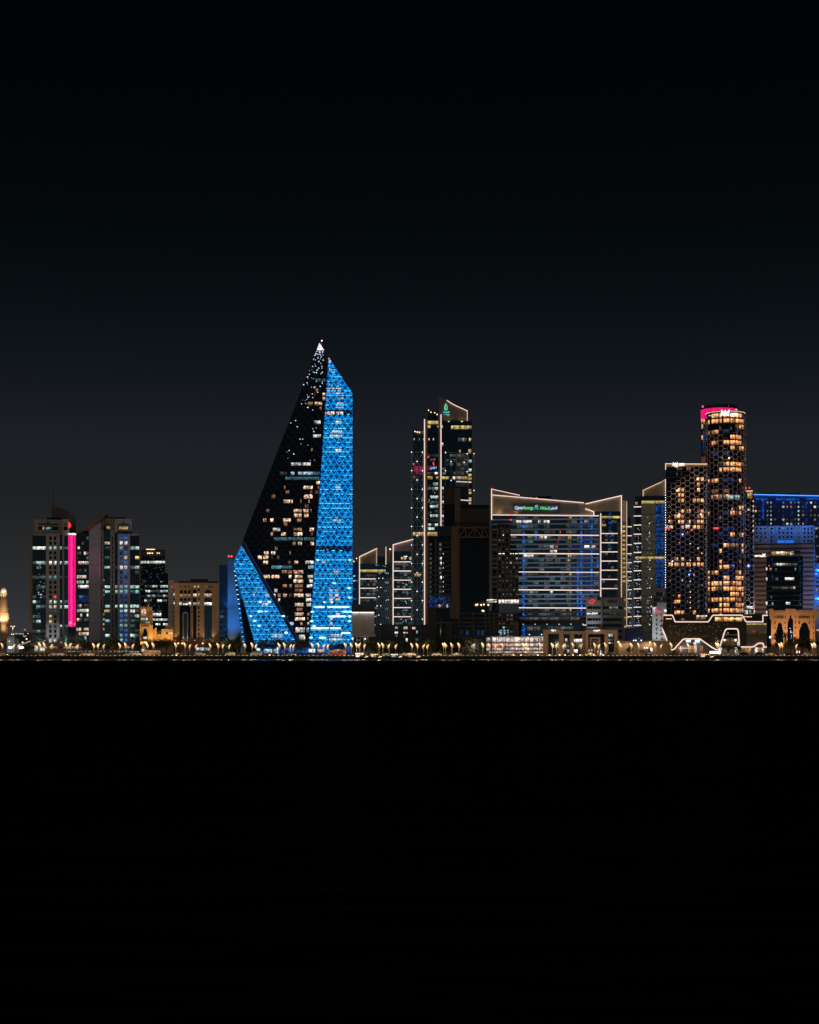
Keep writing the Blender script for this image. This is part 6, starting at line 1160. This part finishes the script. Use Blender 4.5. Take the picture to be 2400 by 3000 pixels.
TREES = [(2, 1876, 1.2), (84, 1889, .8), (248, 1878, 1.2), (268, 1882, 1.0), (300, 1872, 1.5), (332, 1869, 1.5), (404, 1880, 1.1), (432, 1884, .9), (466, 1870, 1.3), (488, 1871, 1.2), (620, 1881, 1.2), (655, 1877, 1.4), (680, 1873, 1.4), (695, 1878, 1.2), (770, 1875, 1.3), (800, 1869, 1.4), (830, 1873, 1.3), (868, 1874, 1.3), (893, 1878, 1.1), (975, 1884, 1.0), (1000, 1880, 1.1), (1046, 1882, 1.0), (1084, 1872, 1.4), (1105, 1876, 1.2), (1140, 1874, 1.4), (1180, 1878, 1.3), (1214, 1880, 1.2), (1262, 1873, 1.4), (1290, 1866, 1.6), (1325, 1864, 1.6), (1356, 1868, 1.5), (1845, 1893, .9), (2134, 1886, 1.0), (2160, 1888, .9), (2318, 1874, 1.1), (2352, 1868, 1.2), (2372, 1872, 1.1)]
TL = labelled([t_[0] for t_ in TREES], 'dark rounded tree')
for i, (px, top, w) in enumerate(TREES):
    Y = 871 + (i * 7 % 11) * .6; h = (CZ + (HY - top) * K * Y) - G; s_ = h / 5.3
    o = empty('broadleaf_tree', ((px - 1200) * K * Y, Y, G), random.uniform(0, 6.28)); o.scale = (s_ * w * .92, s_ * w * .92, s_)
    tag(o, TL[px], 'tree', 'trees along the corniche'); lnk(bpy.data.objects.new('trunk', TK[i % 2]), o); lnk(bpy.data.objects.new('crown', CR[i % 4]), o)
def palm_meshes(seed):
    rg = random.Random(seed); m = MB(); m.tube([(0, 0, -.2), (.08, 0, 2), (.1, .05, 4), (0, 0, 6)], [.2, .16, .14, .13], 8); tr = mesh('trunk', m.v, m.f, BARK); m = MB()
    for k in range(22):
        a = k * 2.4 + rg.random() * .5; el = rg.uniform(-.2, 1.1); p = Vector((0, 0, 6)); d = Vector((math.cos(a) * math.cos(el), math.sin(a) * math.cos(el), math.sin(el))); pr = p
        for j in range(9):
            d = (d + Vector((0, 0, -.14))).normalized(); q_ = pr + d * .28; sd = d.cross(Vector((0, 0, 1))).normalized()
            for s_ in (-1, 1):
                t_ = q_ + sd * s_ * (.42 - .035 * j) + d * .22 + Vector((0, 0, -.10)); m.add([pr, q_, t_], [(0, 1, 2)]); m.add([pr + d * .14, q_ + d * .1, t_ + d * .16 + Vector((0, 0, .05))], [(0, 1, 2)])
            pr = q_
    return tr, mesh('crown', m.v, m.f, PALML)
PM = [palm_meshes(1), palm_meshes(2)]
PALMS = [(436, 1892), (520, 1897), (560, 1898), (1010, 1890), (1678, 1886), (1738, 1882), (1764, 1884), (1786, 1904), (2274, 1856), (2282, 1884), (2301, 1850), (2310, 1878), (2329, 1863), (2338, 1874), (2362, 1874), (2396, 1878), (2118, 1888), (1126, 1890)]
PL = labelled([p[0] for p in PALMS], 'ragged dark palm')
for i, (px, top) in enumerate(PALMS):
    Y = 876 + (i * 5 % 7) * .8; h = (CZ + (HY - top) * K * Y) - G; o = empty('palm_tree', ((px - 1200) * K * Y, Y, G), random.uniform(0, 6)); o.scale = (h / 7 * .5 + .5, h / 7 * .5 + .5, h / 7.0)
    tag(o, PL[px], 'palm', 'palms along the corniche'); lnk(bpy.data.objects.new('trunk', PM[i % 2][0]), o); lnk(bpy.data.objects.new('crown', PM[i % 2][1]), o)
# ---- hedge along the far kerb
def hedge(name, x0, x1, label):
    rg = random.Random(x0); m = MB(); Y = 863.0; X0, X1 = (x0 - 1200) * K * Y, (x1 - 1200) * K * Y
    n = int((X1 - X0) * 26)
    for _ in range(n):
        p = Vector((rg.uniform(X0, X1), Y + rg.uniform(-.55, .55), G + rg.uniform(.05, 1.75) + .12 * math.sin(rg.random() * 9))); a = rg.uniform(0, 6.28)
        u = Vector((math.cos(a), math.sin(a), rg.uniform(-.5, .5))) * .2; v = Vector((0, .1, .16)); m.add([p - u, p + v, p + u, p - v], [(0, 1, 2, 3)])
    o = empty(name, ((X0 + X1) / 2, Y, G)); tag(o, label, 'hedge'); f = m.build('foliage', LEAF, None, None, 'stuff'); f.parent = o; f.matrix_parent_inverse = Matrix.Translation((-(X0 + X1) / 2, -Y, -G))
    c = MB(); c.box((X0 - (X0 + X1) / 2, -.4, 0), (X1 - (X0 + X1) / 2, .4, 1.45)); c.build('inner_growth', LEAF, o)
hedge('clipped_hedge', -10, 410, 'long dark clipped hedge under the twin towers'); hedge('clipped_hedge', 440, 745, 'dark clipped hedge between the amber castle and the sail tower'); hedge('clipped_hedge', 1255, 1425, 'dark clipped hedge before the unlit brown tower')
# ---- vehicles
PAINT = {k: wall('car_paint_' + k, c, .3, .05) for k, c in (('white', (.75, .74, .72)), ('silver', (.45, .46, .48)), ('black', (.015, .015, .017)), ('gold', (.62, .42, .20)), ('red', (.35, .03, .02)))}
RUB = wall('tyre_rubber', (.015, .015, .015)); RIM = wall('wheel_rim', (.5, .5, .5), .3, .05, .8); HL = emit('headlamp', (1, .93, .78), 2.6); TLp = emit('tail_lamp', (1, .04, .03), 1.6)
VEH = {'sedan': dict(L=4.6, W=1.8, body=[(0, .35), (0, .75), (.25, .92), (1.25, 1.0), (3.9, 1.02), (4.55, .95), (4.6, .4)], cab=[(.95, .98), (1.75, 1.45), (3.1, 1.47), (3.95, 1.0)], wh=(.85, 3.75), r=.32),
       'suv': dict(L=4.8, W=1.95, body=[(0, .42), (0, .9), (.2, 1.1), (1.1, 1.18), (4.7, 1.18), (4.8, .5)], cab=[(.95, 1.16), (1.6, 1.78), (4.4, 1.8), (4.7, 1.17)], wh=(.9, 3.85), r=.38),
       'van': dict(L=5.6, W=2.0, body=[(0, .4), (0, .95), (.5, 1.2), (5.6, 1.25), (5.6, .45)], cab=[(.45, 1.18), (1.15, 2.1), (5.45, 2.15), (5.58, 1.24)], wh=(1.0, 4.5), r=.36),
       'bus': dict(L=8.2, W=2.4, body=[(0, .45), (0, 1.2), (.1, 1.35), (8.2, 1.35), (8.2, .5)], cab=[(.1, 1.33), (.35, 2.75), (8.1, 2.8), (8.18, 1.34)], wh=(1.4, 6.4), r=.45)}
def make_vehicle(kind, paint):
    v = VEH[kind]; r = empty({'sedan': 'parked_car', 'suv': 'off_road_car', 'van': 'passenger_van', 'bus': 'coach'}[kind], (0, 0, 0)); W = v['W']; L = v['L']; P_ = PAINT[paint]
    def pr(name, pts, w0, w1, mat, inset=0):
        n = len(pts); m = MB(); zmin = min(p[1] for p in pts); zmax = max(p[1] for p in pts)
        def hw(z): return w0 + (w1 - w0) * (z - zmin) / (zmax - zmin)
        m.add([(x - L / 2, -hw(z), z) for x, z in pts] + [(x - L / 2, hw(z), z) for x, z in pts], [tuple(range(n)), tuple(range(2 * n - 1, n - 1, -1))] + [(i, (i + 1) % n, (i + 1) % n + n, i + n) for i in range(n)]); return m.build(name, mat, r)
    pr('body', v['body'], W / 2, W / 2 * .96, P_); pr('cabin', v['cab'], W / 2 * .93, W / 2 * .8, P_)
    c = v['cab']; z0, z1 = c[0][1] + .08, c[1][1] - .1; n = {'sedan': 2, 'suv': 3, 'van': 3, 'bus': 6}[kind]
    xa, xb = c[0][0] + (c[1][0] - c[0][0]) * .75, c[3][0] - (c[3][0] - c[2][0]) * .6
    for k in range(n):
        a = xa + (xb - xa) * (k + .06) / n - L / 2; e = xa + (xb - xa) * (k + .94) / n - L / 2; m = MB()
        for s_ in (-1, 1): m.add([(a - (.15 if k == 0 else 0), s_ * (W / 2 * .935), z0), (e, s_ * (W / 2 * .935), z0), (e, s_ * (W / 2 * .825), z1), (a, s_ * (W / 2 * .825), z1)], [(0, 1, 2, 3)])
        m.build('side_window', GLK if kind != 'bus' else LWD, r)
    m = MB(); m.add([(c[0][0] - L / 2 - .02, -W * .42, z0), (c[0][0] - L / 2 - .02, W * .42, z0), (c[1][0] - L / 2 - .04, W * .37, z1), (c[1][0] - L / 2 - .04, -W * .37, z1)], [(0, 1, 2, 3)]); m.build('windscreen', GLK, r)
    for x in v['wh']:
        for s_ in (-1, 1):
            o = empty('wheel', (x - L / 2, s_ * (W / 2 - .1), v['r'])); o.parent = r
            for nm, ra, mt, wd in (('tyre', v['r'], RUB, .22), ('rim', v['r'] * .6, RIM, .25)):
                m = MB(); m.tube([(0, -wd / 2, 0), (0, wd / 2, 0)], [ra, ra], 14); m.build(nm, mt, o)
    for s_ in (-1, 1):
        m = MB(); m.ball((-L / 2, s_ * W * .36, v['body'][1][1] - .08), .13, 6, 4, (.6, 1.4, 1)); m.build('headlight', HL, r); m = MB(); m.ball((L / 2, s_ * W * .4, v['body'][-2][1] - .12), .11, 6, 4, (.5, 1.2, 1)); m.build('tail_light', TLp, r)
    return r
VP = {}
CARS = [(8, 'sedan', 'gold', 'gold'), (157, 'sedan', 'white', 'white'), (175, 'sedan', 'silver', 'silver'), (248, 'sedan', 'gold', 'gold'), (263, 'sedan', 'silver', 'silver'), (380, 'sedan', 'white', 'white'), (396, 'van', 'white', 'white'), (445, 'bus', 'gold', 'cream'), (520, 'sedan', 'black', 'black'), (586, 'suv', 'silver', 'silver'), (675, 'suv', 'white', 'white'), (751, 'van', 'white', 'white'), (853, 'sedan', 'silver', 'silver'), (960, 'sedan', 'white', 'white'), (990, 'bus', 'red', 'dark red'), (1132, 'sedan', 'white', 'white'), (1185, 'sedan', 'silver', 'silver'), (1280, 'sedan', 'white', 'white'), (1338, 'sedan', 'white', 'white'), (1362, 'suv', 'black', 'black'), (1490, 'sedan', 'silver', 'silver'), (1560, 'suv', 'silver', 'silver'), (1730, 'sedan', 'gold', 'gold'), (1787, 'suv', 'black', 'black'), (1898, 'sedan', 'black', 'black'), (1961, 'sedan', 'black', 'black'), (2122, 'sedan', 'white', 'white'), (2150, 'sedan', 'silver', 'silver'), (2178, 'suv', 'black', 'black'), (2205, 'sedan', 'silver', 'silver'), (2228, 'suv', 'black', 'black'), (2258, 'sedan', 'gold', 'gold'), (2312, 'sedan', 'black', 'black'), (2370, 'suv', 'white', 'white')]
CATS = {'sedan': 'car', 'suv': 'car', 'van': 'van', 'bus': 'coach'}
seen = {}
for i, (px, kind, paint, word) in enumerate(CARS):
    key = (kind, paint)
    if key not in VP: VP[key] = make_vehicle(kind, paint); o = VP[key]
    else: o = copy_tree(VP[key])
    Y = 848.0 if i % 2 == 0 else 850.6; o.location = ((px - 1200) * K * Y, Y, G + .01); o.rotation_euler = (0, 0, 0 if i % 3 else math.pi)
    nm = {'sedan': 'saloon car', 'suv': 'off-road car', 'van': 'passenger van', 'bus': 'coach'}[kind]; lab = '%s %s on the road before %s' % (word, nm, zone(px)); seen[lab] = seen.get(lab, 0) + 1
    if seen[lab] > 1: lab += ', farther right'
    tag(o, lab, CATS[kind], 'vehicles on the shore road')
# ---- boats moored at the quay
HULL = wall('dark_hull_paint', (.022, .018, .014), .5); TEAK = wall('teak', (.30, .17, .08)); CANV = wall('white_canvas', (.75, .72, .66))
BOATS = [(1058, 7.2, 'with a long bright white canopy', LSH), (1101, 6.2, 'with a bright square cabin', LP), (1160, 6.0, 'with a small pale blue-lit cabin', L_), (1211, 7.4, 'with amber lights strung over its deck', LW), (2069, 7.6, 'with red and gold deck lights before the outlined pavilion', LW)]
for i, (px, Ln, tail, mt) in enumerate(BOATS):
    Y = 828.0; r = empty('dhow_boat', ((px - 1200) * K * Y, Y, 0), random.uniform(-.15, .15)); tag(r, 'small wooden dhow ' + tail, 'boat', 'boats moored along the quay')
    st = [(-.5, .75, 1.35), (-.42, 1.0, 1.15), (-.2, 1.15, .95), (.1, 1.15, .9), (.32, .85, 1.05), (.45, .4, 1.35), (.52, .05, 1.7)]
    m = MB(); vs = []
    for t_, w, z in st: vs += [(t_ * Ln, -w, z), (t_ * Ln, -w * .75, .35), (t_ * Ln * .96, 0, -.3), (t_ * Ln, w * .75, .35), (t_ * Ln, w, z)]
    m.add(vs, [(a * 5 + k, a * 5 + k + 1, a * 5 + k + 6, a * 5 + k + 5) for a in range(6) for k in range(4)] + [(0, 1, 2, 3, 4)]); m.build('hull', HULL, r, smooth=False)
    m = MB(); m.add([(t_ * Ln, s_ * w * .93, z - .18) for t_, w, z in st for s_ in (-1, 1)], [(a * 2, a * 2 + 2, a * 2 + 3, a * 2 + 1) for a in range(6)]); m.build('deck', TEAK, r)
    x0, x1 = -.40 * Ln, .18 * Ln
    m = MB(); m.box((x0, -1.0, 2.55), (x1, 1.0, 2.68)); m.build('canopy', CANV, r)
    for x in (x0 + .1, (x0 + x1) / 2, x1 - .1):
        for y in (-.9, .9): m = MB(); m.tube([(x, y, .8), (x, y, 2.55)], [.04, .04], 5); m.build('canopy_post', TEAK, r)
    m = MB(); m.box((x0 + .3, -.6, .85), (x0 + (x1 - x0) * (.7 if i in (1, 2) else .5), .6, 2.2)); m.build('cabin', CANV, r)
    o = lnk(bpy.data.objects.new('cabin_window', unit(mt)), r); o.location = (x0 + .3 + (x1 - x0) * .25, -.66, 1.6); o.scale = ((x1 - x0) * .42, .08, .75)
    for k in range(5): o = lnk(bpy.data.objects.new('deck_lamp', lamp_mesh(WARML if i != 2 else DOT)), r); o.location = (x0 + (x1 - x0) * (k + .5) / 5, -1.05, 2.45); o.scale = (.5, .3, .32)
    if i in (0, 3): o = lnk(bpy.data.objects.new('lit_awning', unit(LSH if i == 0 else LW)), r); o.location = ((x0 + x1) / 2, -1.06, 2.9); o.scale = ((x1 - x0) * 1.0, .1, .45 if i == 0 else .3)
    for k in range(3): o = lnk(bpy.data.objects.new('bow_lamp', lamp_mesh(WARML)), r); o.location = (Ln * (.28 + k * .08), -.95 + k * .28, 1.15 + k * .12); o.scale = (.55, .3, .3)
    if i == 4:
        for k in range(3): o = lnk(bpy.data.objects.new('red_lamp', lamp_mesh(RED)), r); o.location = (x0 + k * 1.0, -1.1, 2.9 + .3 * (k % 2)); o.scale = (.5, .3, .4)
    m = MB(); m.tube([(.3 * Ln, 0, 1), (.3 * Ln, 0, 3.6)], [.06, .03], 6); m.build('mast', TEAK, r)
    l = bpy.data.lights.new('deck_light', 'POINT'); l.energy = 60; l.color = (1, .75, .5); l.shadow_soft_size = .3; lo = bpy.data.objects.new('deck_light', l); COL.objects.link(lo); lo.parent = r; lo.location = (Ln * .22, -.6, 2.3)
# ---- people on the promenade: one continuous skinned body
def person_mesh(name, pose, mat):
    J = {'pel': (0, 0, .95), 'ch': (0, .02, 1.28), 'nk': (0, .02, 1.47), 'hd': (0, 0, 1.56), 'tp': (0, -.01, 1.72)}
    for s_, t_ in ((-1, 'l'), (1, 'r')):
        J['sh' + t_] = (s_ * .19, .02, 1.40); J['el' + t_] = (s_ * .26, .04, 1.12); J['wr' + t_] = (s_ * .25, -.08 - pose * .1, .88); J['ha' + t_] = (s_ * .24, -.12 - pose * .1, .78)
        J['hp' + t_] = (s_ * .1, 0, .9); J['kn' + t_] = (s_ * .12, -.03 + s_ * pose * .14, .5); J['an' + t_] = (s_ * .12, .03 + s_ * pose * .22, .09); J['to' + t_] = (s_ * .13, -.15 + s_ * pose * .22, .05)
    R = {'pel': .15, 'ch': .16, 'nk': .06, 'hd': .09, 'tp': .075}; ks = list(J); E_ = [('pel', 'ch'), ('ch', 'nk'), ('nk', 'hd'), ('hd', 'tp')]
    for t_ in 'lr': E_ += [('ch', 'sh' + t_), ('sh' + t_, 'el' + t_), ('el' + t_, 'wr' + t_), ('wr' + t_, 'ha' + t_), ('pel', 'hp' + t_), ('hp' + t_, 'kn' + t_), ('kn' + t_, 'an' + t_), ('an' + t_, 'to' + t_)]
    for t_ in 'lr': R.update({'sh' + t_: .065, 'el' + t_: .048, 'wr' + t_: .034, 'ha' + t_: .038, 'hp' + t_: .10, 'kn' + t_: .065, 'an' + t_: .045, 'to' + t_: .045})
    me = bpy.data.meshes.new(name); me.from_pydata([J[k] for k in ks], [(ks.index(a), ks.index(c)) for a, c in E_], []); o = bpy.data.objects.new(name, me); COL.objects.link(o)
    o.modifiers.new('s', 'SKIN')
    for k, sv in zip(ks, me.skin_vertices[0].data): sv.radius = (R[k], R[k] * .85); sv.use_root = (k == 'pel')
    o.modifiers.new('u', 'SUBSURF').levels = 1; bpy.context.view_layer.update()
    out = bpy.data.meshes.new_from_object(o.evaluated_get(bpy.context.evaluated_depsgraph_get())); bpy.data.objects.remove(o); out.materials.clear(); out.materials.append(mat); out.name = name; return out
DK = [person_mesh('person', 0.0, wall('dark_clothes', (.03, .028, .03))), person_mesh('person', 1.0, wall('dark_coat', (.05, .045, .05)))]; WT = [person_mesh('person', 1.0, wall('white_robe', (.65, .63, .6)))]
PEOPLE = [(1494, 0), (1513, 1), (1517, 0), (1534, 1), (1551, 0), (1556, 1), (1560, 0), (1566, 1), (1574, 0), (1602, 1), (1612, 0), (1660, 0), (1690, 1), (455, 0), (900, 1), (1270, 2), (1955, 1), (2240, 0)]
PPL = labelled([p[0] for p in PEOPLE], 'person in dark clothes')
for px, k in PEOPLE:
    Y = 839.8 + random.uniform(0, 1.6); o = bpy.data.objects.new('person', (DK + WT)[k]); COL.objects.link(o); o.location = ((px - 1200) * K * Y, Y, G + .004); o.rotation_euler = (0, 0, random.uniform(0, 6.28)); s_ = random.uniform(.93, 1.06); o.scale = (s_, s_, s_)
    tag(o, PPL[px].replace('dark clothes', 'a white robe') if k == 2 else PPL[px], 'person', 'people on the promenade')
# ---- low lamps on the quay
QL = [1505, 1527, 1576, 1610, 1640, 1656, 1679, 1700, 1740, 1767, 517, 790]
QLL = labelled(QL, 'low round lamp on the quay wall')
for px in QL:
    Y = 838.6; r = empty('bollard_light', ((px - 1200) * K * Y, Y, G - .01)); tag(r, QLL[px], 'bollard light', 'low lamps on the quay wall')
    m = MB(); m.tube([(0, 0, 0), (0, 0, .35)], [.09, .07], 8); m.build('post', DARK, r); m = MB(); m.ball((0, 0, .45), .34, 8, 6, (1.2, 1, .8)); m.build('globe', WARML, r, smooth=True)
